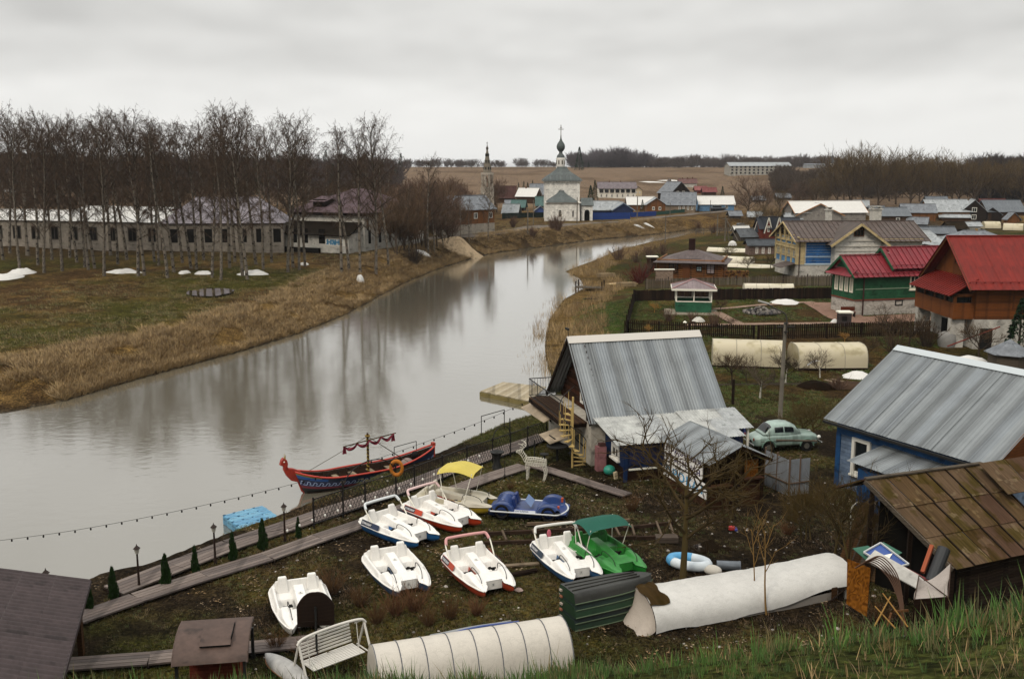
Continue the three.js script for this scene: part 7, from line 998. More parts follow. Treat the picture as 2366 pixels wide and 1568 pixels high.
 const tm=new THREE.MeshStandardMaterial({roughness:0.5,map:textTex(512,96,(c,W,Hh)=>{c.fillStyle='#1c3a86';c.fillRect(0,0,W,Hh);c.fillStyle='#b9bec8';c.fillRect(0,18,W,66);c.fillStyle='#15244e';c.font='bold 62px sans-serif';c.textBaseline='middle';c.fillText('АНГЕЛИНА',16,Hh / 2 + 4,W - 32);})});const nm=part(t,'name_plate',new THREE.PlaneGeometry(0.8,0.15),tm);nm.position.set(-0.05,0.44,w - 0.02);nm.rotation.x=-0.35;
 }
}
{
 const Bw=onPlane(697,1139,0),St=onPlane(988,1088,0),d=St.clone().sub(Bw),yaw=Math.atan2(-d.z,d.x),L=d.length() + 0.2,t=thing('dragon_boat','long wooden boat with red dragon head, mast and draped red cloth, moored at the fence','boat',Bw,yaw);
 const hw=(s)=>0.74*Math.pow(Math.sin(Math.PI*clamp(0.03 + s*0.955,0,1)),0.55),sheer=(s)=>0.62 + 0.42*Math.pow(clamp((0.28 - s) / 0.28),1.8) + 0.55*Math.pow(clamp((s - 0.6) / 0.4),1.9),X=(s,u)=>-0.35 + (L + 0.45)*s + (1 - u)*0.55*Math.pow(1 - s,6) - (1 - u)*0.15*s*s;
 const H=(s,u,sg,k=0)=>V(X(s,u),lerp(-0.25,sheer(s),u) ,sg*Math.max(0,hw(s)*Math.pow(0.14 + 0.86*u,0.6) - k));
 const band=(u0,u1)=>merged([-1,1].map((sg)=>sheet(60,4,(s,u)=>Object.assign(H(s,lerp(u0,u1,u),sg),{u:s*L,v:u}))));
 const wave=textTex(512,128,(c,W,h)=>{c.fillStyle='#1b2446';c.fillRect(0,0,W,h);c.strokeStyle='#9fb0d0';c.lineWidth=13;for (let i=0;i<4;i++) {const x=i*128;c.beginPath();c.moveTo(x - 10,104);c.bezierCurveTo(x + 44,104,x + 28,22,x + 70,24);c.bezierCurveTo(x + 112,26,x + 108,78,x + 76,76);c.stroke();c.beginPath();c.moveTo(x + 64,104);c.lineTo(x + 138,104);c.stroke();}});wave.wrapS=wave.wrapT=THREE.RepeatWrapping;wave.repeat.set(0.9,1);
 part(t,'hull',band(0,0.42),M('#161a16',0.5,{tex:'grime'}));part(t,'red_band',band(0.42,0.52),M('#6a3038',0.6));part(t,'wave_band',band(0.52,0.76),new THREE.MeshStandardMaterial({map:wave,roughness:0.55,side:THREE.DoubleSide}));part(t,'blue_band',band(0.76,0.97),M('#18253c',0.55));part(t,'bow_stripe',merged([-1,1].map((sg)=>sheet(12,2,(s,u)=>{const v=H(s*0.2,lerp(0.80,0.93,u),sg,-0.006);return v;}))),M('#1f4a86',0.55));part(t,'bow_stripe',merged([-1,1].map((sg)=>sheet(12,2,(s,u)=>H(s*0.16,lerp(0.93,0.97,u),sg,-0.007)))),M('#8a8a3a',0.55));
 part(t,'inner_planking',merged([-1,1].map((sg)=>sheet(50,4,(s,u)=>H(0.02 + s*0.96,lerp(0.25,0.98,u),sg,0.035)))),M('#33241a',0.85,{tex:'wood'}));part(t,'floor',sheet(40,2,(s,v)=>V(X(0.03 + s*0.94,0.3),0.03,(v - 0.5)*2*hw(0.03 + s*0.94)*0.75)),M('#2a1e16',0.9,{tex:'wood'}));
 for (const sg of [-1,1]) {const q=[];for (let i=0;i<=40;i++) {const v=H(i / 40,1,sg);v.y +=0.02;q.push(v);} part(t,'gunwale',tubeOf(q,0.045,80,6),M('#a3301f',0.5));}
 for (const s of [0.30,0.42,0.55,0.68]) part(t,'bench',new MB().box(X(s,1),0.38,0,0.24,0.04,hw(s)*1.85),M('#9a8a74',0.85,{tex:'wood'}));
 for (let i=0;i<9;i++) {const s=0.14 + i*0.085;part(t,'rib',new MB().path([H(s,0.99,-1,0.05),H(s,0.4,-1,0.05),V(X(s,0.3),0.05,0),H(s,0.4,1,0.05),H(s,0.99,1,0.05)],0.02,4),M('#2a1e16',0.9));}
 const inv=(x,y)=>{const r=ray(x,y),dx=V(Math.cos(yaw),0,-Math.sin(yaw)),n=V(Math.sin(yaw),0,Math.cos(yaw)),k=Bw.clone().sub(EYE).dot(n) / r.dot(n),q=r.multiplyScalar(k).add(EYE).sub(Bw);return new THREE.Vector2(q.dot(dx),q.y);};
 const red=M('#a02f1c',0.5,{tex:'grime'}),sh=new THREE.Shape([[647,1073],[649,1064],[653,1059],[660,1063],[662,1071],[661,1078],[664,1082],[676,1083],[690,1088],[701,1100],[704,1108],[690,1112],[672,1108],[662,1098],[655,1085],[655,1076]].map((q)=>inv(...q)));const eg=(dep,z)=>new THREE.ExtrudeGeometry(sh,{depth:dep,bevelEnabled:true,bevelSize:0.03,bevelThickness:0.04,bevelSegments:3}).translate(0,0,z);part(t,'dragon_head',eg(0.12,-0.06),red);{const e=inv(654,1066);part(t,'eye',new THREE.SphereGeometry(0.035,8,6).translate(e.x,e.y,0.1),KM.trim);const h=inv(657,1060);part(t,'horn',new MB().tube(V(h.x,h.y,0.05),V(h.x + 0.02,h.y + 0.22,0.1),0.025,0.005,6),M('#8a7434',0.6));part(t,'horn',new MB().tube(V(h.x,h.y,-0.05),V(h.x + 0.02,h.y + 0.22,-0.1),0.025,0.005,6),M('#8a7434',0.6));}
 part(t,'stem',new MB().path([H(0,1,0).setY(1.06),H(0.0,0.7,0).setZ(0),V(X(0,0.35),0.1,0),V(X(0.03,0) + 0.1,-0.25,0)],0.045,6),red);part(t,'stern_post',new MB().box(X(1,1) + 0.02,-0.2,0,0.1,1.5,0.1).box(X(1,1),1.2,0,0.14,0.14,0.22),M('#8a3020',0.6));
 const mx=inv(851,1100).x,top=inv(851,1000).y,mm=M('#4d3a20',0.85,{tex:'wood'}),mast=new MB().cone(V(mx,0.0,0),0.06,0.05,top,8);part(t,'mast',mast,mm);{const q=[];for (let i=0;i<120;i++) {const a=i*0.5,y=0.5 + i*(top - 0.6) / 120;q.push(V(mx + Math.cos(a)*0.063,y,Math.sin(a)*0.063));} part(t,'rope_winding',tubeOf(q,0.015,240,4),M('#9a8440',0.9));part(t,'mast_knot',new THREE.TorusGeometry(0.09,0.035,6,14).rotateX(1.57).translate(mx,top - 0.12,0),M('#7a6432',0.9));}
 const ya=inv(790,1031),yb=inv(912,999),A=V(ya.x,ya.y,0.09),Bq=V(yb.x,yb.y,0.09);part(t,'yard',new MB().tube(A,Bq,0.025,0.025,6),mm);
 part(t,'red_cloth',sheet(60,6,(s,v)=>{const p=A.clone().lerp(Bq,0.02 + s*0.93),sag=Math.abs(Math.sin(s*Math.PI*4)),wd=0.10 + 0.05*sag;return V(p.x + 0.02*Math.sin(v*9),p.y + 0.03 - sag*0.16 - v*wd,0.09 + 0.05*Math.cos(v*6 + s*30) + 0.03);}),M('#7a2f3c',0.85,{tex:'cloth'}));for (const [P,k] of [[A,0.02],[Bq,0.94]]) {const p=A.clone().lerp(Bq,k);part(t,'cloth_tail',sheet(4,6,(s,v)=>V(p.x + (s - 0.5)*0.16*(0.6 + v*0.6),p.y - v*0.34,0.11 + 0.03*Math.sin(s*8))),M('#7a2f3c',0.85,{tex:'cloth'}));}
 const rp=M('#3d3526',0.9);part(t,'forestay',new MB().tube(V(mx,top - 0.15,0),V(0.35,0.95,0),0.012,0.012,4),rp);for (const z of [-0.5,0.5]) part(t,'backstay',new MB().tube(V(mx,top - 0.15,0),V(X(0.78,1),sheer(0.78),z),0.012,0.012,4),rp);
 part(t,'covered_load',sheet(16,10,(s,v)=>{const a=s*Math.PI*2,k=Math.sin(v*Math.PI / 2);return V(X(0.80,1) + Math.cos(a)*k*0.42,0.25 + 0.55*Math.cos(v*Math.PI / 2),Math.sin(a)*k*0.36);}),M('#8a7a74',0.9,{tex:'cloth'}));part(t,'black_drum',new THREE.SphereGeometry(0.17,14,10).translate(X(0.87,1),0.85,-0.15),KM.black);part(t,'stern_rail',new MB().path([V(X(0.74,1),0.7,-0.55),V(X(0.74,1),1.25,-0.5),V(X(0.9,1),1.4,-0.4),V(X(0.9,1),0.9,-0.4)],0.018,5),KM.iron);
}
{
 const q=[[515,1189],[556,1221],[651,1199],[605,1167]].map((k)=>onPlane(...k,0.38)),t=thing('pontoon','blue plastic cube pontoon floating by the boardwalk','pontoon',q[0]),g=new RoundedBoxGeometry(0.47,0.4,0.47,2,0.06),ms=[M('#6faac9',0.5,{tex:'grime',key:'pt'}),M('#5f9cc0',0.5,{tex:'grime',key:'pt2'})],nx=Math.round(q[0].distanceTo(q[3]) / 0.48),nz=Math.max(3,Math.round(q[0].distanceTo(q[1]) / 0.48)),e=q[3].clone().sub(q[0]).divideScalar(nx),f=q[1].clone().sub(q[0]).divideScalar(nz),ya=Math.atan2(-e.z,e.x),r=rng(3);
 for (let i=0;i<nx;i++) for (let j=0;j<nz;j++) {const b=part(t,'float_cube',g,ms[Math.floor(r()*2)]);b.position.copy(e.clone().multiplyScalar(i + 0.5).addScaledVector(f,j + 0.5)).add(V(0,-0.2 + 0.015*r(),0));b.rotation.y=ya;part(t,'lug',new MB().at(b.position.x - 0.24,0.0,b.position.z,ya).box(0,-0.02,0,0.1,0.03,0.1),M('#16425e',0.6));}
 const c=[[1110,903],[1222,926],[1262,893],[1162,882]].map((k)=>onPlane(...k,0.32)),u=thing('raft','pale timber raft landing stage beside the A-frame house','raft',c[0]),pm=[M('#b3a68c',0.9,{tex:'wood'}),M('#beb29b',0.9,{tex:'wood'}),M('#a89b82',0.9,{tex:'wood'})],n=14;for (let i=0;i<n;i++) {const P=(s,w)=>c[0].clone().lerp(c[1],s).lerp(c[3].clone().lerp(c[2],s),w).sub(c[0]);part(u,'plank',new MB().slab([P(i / n,0),P((i + 0.95) / n,0),P((i + 0.95) / n,1),P(i / n,1)],0.06),pm[i % 3]);} const P=(i)=>c[i].clone().sub(c[0]).add(V(0,-0.2,0));part(u,'side_beam',new MB().beam(P(0),P(1),0.14,0.24),M('#8a7d52',0.9,{tex:'wood'}));part(u,'side_beam',new MB().beam(P(0),P(3),0.14,0.24),M('#8a7d52',0.9,{tex:'wood'}));
}
// ---------------------------------------------------------------- boat yard: boardwalks, railing, lamps, hedge, covers
function boardwalk(label,pts,w,n,seg=2.4) {
 const c=new THREE.CatmullRomCurve3(pts.map((q)=>hit(...q)),false,'centripetal'),Lc=c.getLength(),k=Math.round(Lc / seg),o=new THREE.Group();o.name=numbered('boardwalk');o.userData.kind='structure';o.userData.label=label;scene.add(o);
 const ms=[M('#776a63',0.75,{tex:'wood',key:'w1'}),M('#857870',0.75,{tex:'wood',key:'w2'}),M('#6b605b',0.75,{tex:'wood',key:'w3'})],r=rng(Math.round(Lc*10));const o0=c.getPointAt(0);o.position.copy(o0);
 for (let i=0;i<k;i++) {const a=c.getPointAt(i / k),b=c.getPointAt((i + 1) / k - 0.012 / Lc),d=b.clone().sub(a).setY(0).normalize(),s=V(-d.z,0,d.x);a.y=groundH(a.x,a.z) + 0.14;b.y=groundH(b.x,b.z) + 0.14;for (let j=0;j<n;j++) {const z0=(j / n - 0.5)*w,z1=((j + 0.9) / n - 0.5)*w,q=[a.clone().addScaledVector(s,z1),b.clone().addScaledVector(s,z1),b.clone().addScaledVector(s,z0),a.clone().addScaledVector(s,z0)].map((p)=>p.sub(o0));const lift=r()*0.008;q.forEach((p)=>{p.y +=lift;});const ny=q[1].clone().sub(q[0]).cross(q[2].clone().sub(q[0])).y;part(o,'plank',new MB().slab(ny>0?q:q.reverse(),0.05),ms[Math.floor(r()*3)]);} part(o,'bearer',new MB().beam(a.clone().sub(o0).addScaledVector(s,-w / 2).add(V(0,-0.1,0)),a.clone().sub(o0).addScaledVector(s,w / 2).add(V(0,-0.1,0)),0.08),KM.darkWood);}
}
boardwalk('lower boardwalk from the brown roof towards the A-frame house',[[150,1448],[260,1407],[420,1354],[591,1302],[720,1256],[832,1218],[960,1171],[1080,1126],[1150,1101],[1212,1082]],0.85,5);
boardwalk('upper boardwalk along the water behind the mesh fence',[[262,1372],[330,1344],[420,1310],[510,1274],[591,1246],[680,1217],[754,1191],[840,1163],[916,1139],[1022,1097],[1100,1068],[1180,1041],[1262,1012]],1.05,5);
boardwalk('short boardwalk behind the brown barrel roof',[[140,1546],[300,1536],[420,1522],[600,1502],[740,1488]],0.75,4);
boardwalk('trodden plank path in front of the annex',[[1225,1078],[1290,1098],[1380,1128],[1450,1150]],0.6,3,1.6);
{
 const posts=[[725,1220],[793,1196],[844,1178],[915,1155],[958,1138],[1022,1113],[1079,1090],[1138,1070],[1179,1055],[1219,1040],[1263,1023]].map((q)=>hit(...q)),o=posts[0],t=thing('iron_fence','black iron fence with wavy mesh panels between the two boardwalks','fence',o),im=M('#1a1716',0.6),H=1.12;
 posts.forEach((p,i)=>{const q=p.clone().sub(o);part(t,'post',new MB().box(q.x,-0.2 + q.y,q.z,0.06,(i===1||i===3?1.5:H + 0.08) + 0.2,0.06),im);});
 for (let i=0;i + 1<posts.length;i++) {
 const a=posts[i].clone().sub(o),b=posts[i + 1].clone().sub(o),L=a.distanceTo(b),f=new MB(),P=(s,h)=>a.clone().lerp(b,s).add(V(0,h,0));part(t,'rail',f.beam(P(0,H),P(1,H),0.035),im);part(t,'rail',new MB().beam(P(0,0.16),P(1,0.16),0.03),im);
 if (i===4||i===8) {for (let k=1;k<16;k++) part(t,'picket',new MB().beam(P(k / 16,0.1),P(k / 16,H),0.016),im);continue;}
 const m=new MB(),n=Math.max(5,Math.round(L / 0.17)),st=6;for (let k=-1;k<=n;k++) for (const sg of [-1,1]) {const q=[];for (let j=0;j<=st;j++) {const s=(k + 0.5 + (j % 2?0.5:0)*sg) / n;q.push(P(clamp(s,0.01,0.99),0.18 + (H - 0.2)*j / st).add(V(0,0,sg*0.006)));} for (let j=0;j<st;j++) m.beam(q[j],q[j + 1],0.0115);} part(t,'mesh_panel',m,im);
 }
 const arch=(lab,A,B,top)=>{const a=posts[A],b=posts[B],mid=a.clone().lerp(b,0.5),h=upTo(mid,top),s=thing('arch',lab,'arch',a),q=[];for (let i=0;i<=20;i++) {const k=Math.PI*i / 20;q.push(a.clone().lerp(b,0.5 - 0.5*Math.cos(k)).sub(a).add(V(0,0.9 + (h - 0.9)*Math.pow(Math.sin(k),0.8),0)));} part(s,'tube',tubeOf(q,0.022,50,6),im);};
 arch('wide thin iron arch over the fence beside the lifebuoy',1,3,1064);arch('narrow iron gate arch near the A-frame house',7,8,984);
 {const p=posts[3].clone().add(V(0.05,0,0.1)),h=upTo(p,1081),b=thing('lifebuoy','orange lifebuoy ring hanging on the fence post before the dragon boat','lifebuoy',p.clone().add(V(0,h,0)),-0.1),om=M('#b06a1c',0.7,{tex:'cloth'});part(b,'ring',new THREE.TorusGeometry(0.265,0.075,12,32).scale(0.88,1.08,1),om);for (let i=0;i<4;i++) {const a=i*1.571 + 0.785;part(b,'strap',new THREE.TorusGeometry(0.08,0.012,6,14).rotateY(1.571).rotateZ(a).translate(Math.cos(a)*0.235,Math.sin(a)*0.285,0),M('#6a5a3a',0.8));}}
 const pr=thing('pier_railing','thin iron handrail on the shore beyond the fence','railing',hit(1112,1006));{const e=hit(1165,990).sub(pr.position);part(pr,'rail',new MB().tube(V(0,1.0,0),e.clone().add(V(0,1.0,0)),0.022,0.022,5),im);part(pr,'post',new MB().tube(V(0,-0.3,0),V(0,1,0),0.022,0.022,5),im);part(pr,'post',new MB().tube(e.clone().add(V(0,-0.3,0)),e.clone().add(V(0,1,0)),0.022,0.022,5),im);}
 const sl=thing('slipway','pale boarded slipway on the shore beside the pier handrail','slipway',onPlane(1040,1052,0.2));{const b=onPlane(1200,985,0.25).sub(sl.position),d=b.clone().setY(0).normalize(),s=V(-d.z,0,d.x);for (let j=0;j<4;j++) part(sl,'plank',new MB().slab([V().addScaledVector(s,j*0.22),b.clone().addScaledVector(s,j*0.22),b.clone().addScaledVector(s,j*0.22 - 0.2),V().addScaledVector(s,j*0.22 - 0.2)].reverse(),0.05),M('#8d8175',0.85,{tex:'wood',key:'sl'}));}
}
{
 const im=M('#241812',0.6),G=null,lamp=(x,yb,yt,lab)=>{const p=hit(x,yb),h=upTo(p,yt),t=thing('garden_lamp',lab,'garden lamp',p);part(t,'post',new MB().cone(V(0,-0.1,0),0.045,0.03,h - 0.2,8),im);part(t,'base',new MB().cone(V(0,-0.05,0),0.07,0.045,0.25,8),im);part(t,'lantern',new MB().cone(V(0,h - 0.3,0),0.05,0.09,0.17,6),M('#9a978d',0.3));part(t,'cap',new MB().cone(V(0,h - 0.13,0),0.12,0.02,0.1,6).cone(V(0,h - 0.03,0),0.02,0.005,0.06,6),im);};
 lamp(321,1361,1258,'dark garden lamp post second from the brown corrugated roof');lamp(497,1303,1209,'dark garden lamp post between two thuja pairs');lamp(658,1251,1162,'dark garden lamp post before the blue pontoon');lamp(113,1428,1314,'garden lamp of which only the lantern shows above the brown corrugated roof');
 const tg=[thujaGeo(1,1.2,0.23),thujaGeo(2,1.2,0.26),thujaGeo(3,1.2,0.21)],tm={trunk:TM.dark,crown:M('#24371a',0.9)};
 for (const [x,yb,yt,k,lab] of [[207,1412,1350,2,'young thuja half hidden behind the corner of the brown corrugated roof'],[262,1386,1314,0,'young thuja left of the second lamp post'],[383,1355,1284,1,'young thuja right of the second lamp post'],[451,1327,1265,2,'bushy young thuja left of the third lamp post'],[538,1296,1233,0,'young thuja right of the third lamp post'],[607,1271,1203,1,'dark young thuja nearest the blue pontoon'],[689,1244,1197,2,'small thuja beside the start of the mesh fence']]) {const p=hit(x,yb);plant('thuja',lab,'shrub',tg[k],tm,p,x,upTo(p,yt) / 1.2);}
 const wire=(lab,pts,bulbs,bm,r=0.008,br=0.03)=>{const c=new THREE.CatmullRomCurve3(pts,false,'centripetal'),t=thing('light_string',lab,'light string',pts[0]);part(t,'wire',tubeOf(pts.map((p)=>p.clone().sub(pts[0])),r,80,4),KM.black);const g=new THREE.SphereGeometry(br,8,6).scale(1,1.5,1);for (let i=0;i<bulbs;i++) {const b=part(t,'bulb',g,bm);b.position.copy(c.getPointAt((i + 0.5) / bulbs).sub(pts[0])).add(V(0,-br*1.6,0));}};
 const dp=[[-30,1252,32.5],[150,1228,33],[330,1196,33.8],[500,1160,34.8],[660,1122,36],[820,1076,37.8],[990,1018,39.8],[1130,966,41.3],[1238,918,42.5]].map((q)=>at(...q));wire('long string of dark bulbs hanging high along the water side',dp,44,KM.black,0.007,0.032);
 const lp=[[585,1328],[640,1300],[700,1274],[770,1250],[850,1222],[920,1198],[1000,1168],[1075,1141],[1140,1118]];const ep=[[640,1317,31.8],[725,1288,33],[790,1266,34],[845,1244,35]];const wp=[[648,1228,35.0],[720,1198,36.2],[800,1168,37.4],[880,1140,38.6],[960,1110,39.8],[1040,1076,41.0],[1120,1045,42.1]].map((q)=>at(...q));wire('string of white bulbs hung along the top of the iron fence',wp,17,M('#d9d7cf',0.4),0.007,0.04);
 const w2=[[200,1348,30],[330,1310,31.2],[500,1262,32.8],[560,1240,33.4],[655,1222,34.6]].map((q)=>at(...q));const t2=thing('cable','thin cable strung between the garden lamp posts','cable',w2[0]);part(t2,'wire',tubeOf(w2.map((p)=>p.clone().sub(w2[0])),0.007,60,4),KM.black);
}
{
 const p=hit(1238,1108),h=upTo(p,1026),k=h / 1.55,t=thing('deer_figure','white wire deer light figure with antlers on the grass','light figure',p,Math.PI - 0.25);t.scale.setScalar(k);const wm=M('#c9c4b6',0.6),ring=(x,y,ry,rz,tilt=0)=>{const q=[];for (let i=0;i<=14;i++) {const a=i / 14*6.2832;q.push(V(x + Math.sin(a)*ry*tilt,y + Math.sin(a)*ry,Math.cos(a)*rz));} return tubeOf(q,0.012,28,4);};
 const bod=[];for (let i=0;i<9;i++) {const s=i / 8;bod.push(ring(-0.42 + 0.84*s,0.78,0.17 + 0.04*Math.sin(s*6),0.14));} for (let a=0;a<8;a++) {const an=a*0.785;bod.push(tubeOf([V(-0.45,0.78 + Math.sin(an)*0.12,Math.cos(an)*0.1),V(0,0.78 + Math.sin(an)*0.2,Math.cos(an)*0.15),V(0.45,0.8 + Math.sin(an)*0.16,Math.cos(an)*0.13)],0.012,16,4));} part(t,'body',merged(bod),wm);
 const nk=[];for (let i=0;i<5;i++) {const s=i / 4;nk.push(ring(0.42 + 0.22*s,0.88 + 0.3*s,0.11 - 0.04*s,0.09 - 0.03*s,-0.6));} nk.push(tubeOf([V(0.38,0.95,0),V(0.55,1.2,0),V(0.6,1.28,0),V(0.85,1.2,0)],0.015,20,4),tubeOf([V(0.48,0.72,0),V(0.68,1.05,0),V(0.86,1.16,0)],0.015,20,4));for (let i=0;i<4;i++) nk.push(ring(0.64 + 0.07*i,1.2 - 0.015*i,0.07 - 0.01*i,0.06 - 0.01*i));part(t,'neck_and_head',merged(nk),wm);
 for (const z of [-0.1,0.1]) {for (const x of [-0.36,0.36]) part(t,'leg',merged([tubeOf([V(x - 0.05,0.68,z),V(x - 0.04 - (x<0?0.07:0),0.36,z),V(x - 0.02,0,z)],0.014,14,4),tubeOf([V(x + 0.08,0.68,z),V(x + 0.03 - (x<0?0.05:0),0.36,z),V(x + 0.03,0,z)],0.014,14,4),...[0.2,0.4,0.55].map((y)=>ring(x - (x<0?0.03:0),y,0.01,0.04).translate(0,0,z*1.0))]),wm);part(t,'antler',merged([tubeOf([V(0.6,1.28,z*0.4),V(0.48,1.42,z*2.0),V(0.55,1.56,z*2.6),V(0.7,1.6,z*2.6)],0.014,20,4),...[[0.5,1.4,0.64,1.46],[0.5,1.48,0.6,1.55],[0.56,1.54,0.5,1.64]].map(([a,b,c,d])=>tubeOf([V(a,b,z*2),V((a + c) / 2,(b + d) / 2,z*2.3),V(c,d,z*2.5)],0.011,8,4))]),wm);}
 {const q=hit(1148,1083),s=thing('brazier','black iron fire bowl on a waisted stand by the gate arch','brazier',q),H=upTo(q,1043);part(s,'stand',new THREE.LatheGeometry([[0.22,0],[0.2,0.1],[0.13,0.3],[0.14,0.55],[0.2,0.72]].map(([a,b])=>new THREE.Vector2(a*1.1,b*H / 0.85)),8),KM.iron);part(s,'bowl',new THREE.LatheGeometry([[0.18,0.72],[0.27,0.8],[0.29,0.85],[0.24,0.85],[0.1,0.76]].map(([a,b])=>new THREE.Vector2(a*1.1,b*H / 0.85)),12),KM.iron);}
 {const q=hit(1166,1113),s=thing('tripod','thin black tripod stand on the boardwalk near the deer','tripod',q),H=upTo(q,1066);part(s,'pole',new MB().cone(V(0,0.2,0),0.015,0.015,H - 0.2,5),KM.iron);for (let i=0;i<3;i++) part(s,'leg',new MB().tube(V(0,0.35,0),V(Math.cos(i*2.09 + 0.4)*0.3,0,Math.sin(i*2.09 + 0.4)*0.3),0.012,0.012,5),KM.iron);}
}
{
 const P=(x,y,h)=>onPlane(x,y,h),c1=P(207.5,1339.7,2.75),c2=P(142,1570,3.0),c0=P(0,1314,2.75),d=c0.clone().sub(c1).normalize(),o=c1.clone().setY(groundH(c1.x,c1.z)),l=(v)=>v.clone().sub(o),t=thing('pavilion','pavilion with brown corrugated metal roof at the lower left corner','pavilion',o),m=M('#453b3c',0.65,{tex:'grime',key:'pr',spec:0.4}),L=5.5,k=c2.clone().sub(c1),n2=k.clone().multiplyScalar(1.25),N=5;
 const nrm=d.clone().cross(k).normalize();if (nrm.y<0) nrm.negate();
 for (let i=0;i<N;i++) part(t,'roof_sheet',sheet(2,280,(s,v)=>Object.assign(l(c1).addScaledVector(d,(i + s*0.998)*L / N).addScaledVector(n2,v).addScaledVector(nrm,0.042*Math.sin(v*33*6.2832) + i*0.003),{u:s,v:v*7})),m);
 part(t,'edge_trim',new MB().beam(l(c1).add(V(0,-0.06,0)),l(c1).add(n2).add(V(0,-0.06,0)),0.05,0.12),m);for (const [a,b] of [[0.4,0.06],[0.4,0.9],[4.9,0.06],[4.9,0.9]]) {const q=l(c1).addScaledVector(d,a).addScaledVector(n2,b);const gh=groundH(q.x + o.x,q.z + o.z) - o.y;part(t,'post',new MB().box(q.x,gh - 0.3,q.z,0.14,q.y - gh + 0.2,0.14),KM.brownWood);}
}
{
 const tl=onPlane(411,1454,2.1),tr=onPlane(578,1443,2.1),d=tr.clone().sub(tl),yaw=Math.atan2(-d.z,d.x),L=d.length(),o=tl.clone().setY(groundH(tl.x,tl.z)),t=thing('grill_canopy','brown sheet metal barrel roof over a grill, with a small raised hatch','canopy',o,yaw),H=2.1 - o.y,m=M('#5a4840',0.6,{tex:'grime',key:'bb',spec:0.5}),D=1.25,prof=(a,k=0)=>[-0.15 + D*Math.sin(a)*(1 + k*0.1),H - 0.62 + 0.62*Math.cos(a) + k*0.06];
 part(t,'roof',sheet(3,20,(s,v)=>{const a=lerp(-0.35,1.35,v),[z,y]=prof(a);return Object.assign(V(s*L,y,z),{u:s*L,v:v*2});}),m);part(t,'hatch',sheet(3,8,(s,v)=>{const a=lerp(-0.1,0.78,v),[z,y]=prof(a,1);return V(L*0.35 + s*L*0.42,y,z);}),m);part(t,'hatch_edge',new MB().box(L*0.56,prof(0.78,0.3)[1] - 0.01,prof(0.78,0.5)[0],L*0.42,0.05,0.03).box(L*0.775,prof(0.3)[1] - 0.02,prof(0.35)[0],0.02,0.08,0.8),KM.black);for (const x of [0.08,L - 0.08]) for (const z of [-0.9,0.95]) part(t,'post',new MB().box(x,-0.3,z,0.08,H - 0.2,0.08),KM.iron);part(t,'grill',new MB().box(L / 2,0,0,L*0.7,0.85,0.6),KM.redBrick);for (const X of [0,L]) part(t,'end_arch',new MB().path([-0.35,0,0.35,0.7,1,1.35].map((a)=>{const [z,y]=prof(a);return V(X,y - 0.02,z);}),0.03,5),m);
}
{
 const p=hit(733,1548),h0=upTo(p,1446),h1=upTo(p,1372),s=mpp(p),t=thing('notice_board','dark arched notice board on a post, seen from behind','sign',p,0.16),sh=new THREE.Shape(),w=41*s;sh.moveTo(-w,h0);sh.lineTo(w,h0);sh.lineTo(w,lerp(h0,h1,0.62));sh.quadraticCurveTo(w*0.6,h1 + 0.06,0,h1 + 0.02);sh.quadraticCurveTo(-w*0.6,h1 + 0.06,-w,lerp(h0,h1,0.62));sh.closePath();part(t,'board',new THREE.ExtrudeGeometry(sh,{depth:0.04,bevelEnabled:true,bevelSize:0.012,bevelThickness:0.012,bevelSegments:2}).translate(0,0,-0.06),M('#2c211b',0.8,{tex:'wood'}));part(t,'post',new MB().cone(V(0,-0.4,0.02),0.03,0.03,h0 + 0.95,7),KM.iron);part(t,'brace',new MB().box(0,h0 + 0.1,0.01,w*1.6,0.05,0.03),KM.darkWood);
}
{
 const A=hit(690,1584),B=hit(846,1524),{p,yaw,L}=frameOf(A,B),t=thing('garden_swing','white tube frame of a garden swing with slatted bench','garden swing',p,yaw),h=upTo(A,1482),wm=M('#c4c0b8',0.6);
 part(t,'top_bar',tubeOf([V(0.0,h - 0.12,0),V(0.12,h,0),V(L - 0.12,h,0),V(L,h - 0.12,0)],0.04,30,8),wm);for (const x of [0.04,L - 0.04]) {part(t,'leg',new MB().tube(V(x,h - 0.1,0),V(x,-0.2,0.55),0.032,0.032,7),wm);part(t,'leg',new MB().tube(V(x,h - 0.1,0),V(x,-0.2,-0.55),0.032,0.032,7),wm);part(t,'brace',new MB().tube(V(x,h - 0.05,-0.05),V(x + (x<1?0.3:-0.3),h - 0.03,0),0.02,0.02,6).tube(V(x,0.35,0.4),V(x,0.35,-0.4),0.02,0.02,6),wm);part(t,'hanger',new MB().tube(V(x + (x<1?0.25:-0.25),h,0),V(x + (x<1?0.25:-0.25),0.5,0.1),0.012,0.012,5),wm);}
 for (let i=0;i<9;i++) part(t,'slat',new MB().box(L / 2,0.45,0.32 - i*0.075,L - 0.5,0.025,0.05),wm);for (let i=0;i<6;i++) part(t,'slat',new MB().box(L / 2,0.52 + i*0.085,-0.34 - i*0.02,L - 0.5,0.05,0.025),wm);
}
{
 const h=1.25,T1=onPlane(858,1492,0.7 + h),T2=onPlane(1303,1424,0.7 + h),d=T2.clone().sub(T1).setY(0).normalize(),s=V(-d.z,0,d.x),w=1.7,A=T1.clone().addScaledVector(s,w / 2),B=T2.clone().addScaledVector(s,w / 2);A.y=B.y=groundH(T2.x,T2.z)*0.5 + 0.33;greenhouse('low greenhouse of clouded film with dark hoops behind the grass edge',A,B,w,h,M('#c9c2b6',0.45,{tex:'cloth',key:'film',bump:0.006}),{panels:8,rib:0.012,ribM:M('#5c6066',0.7)});
}
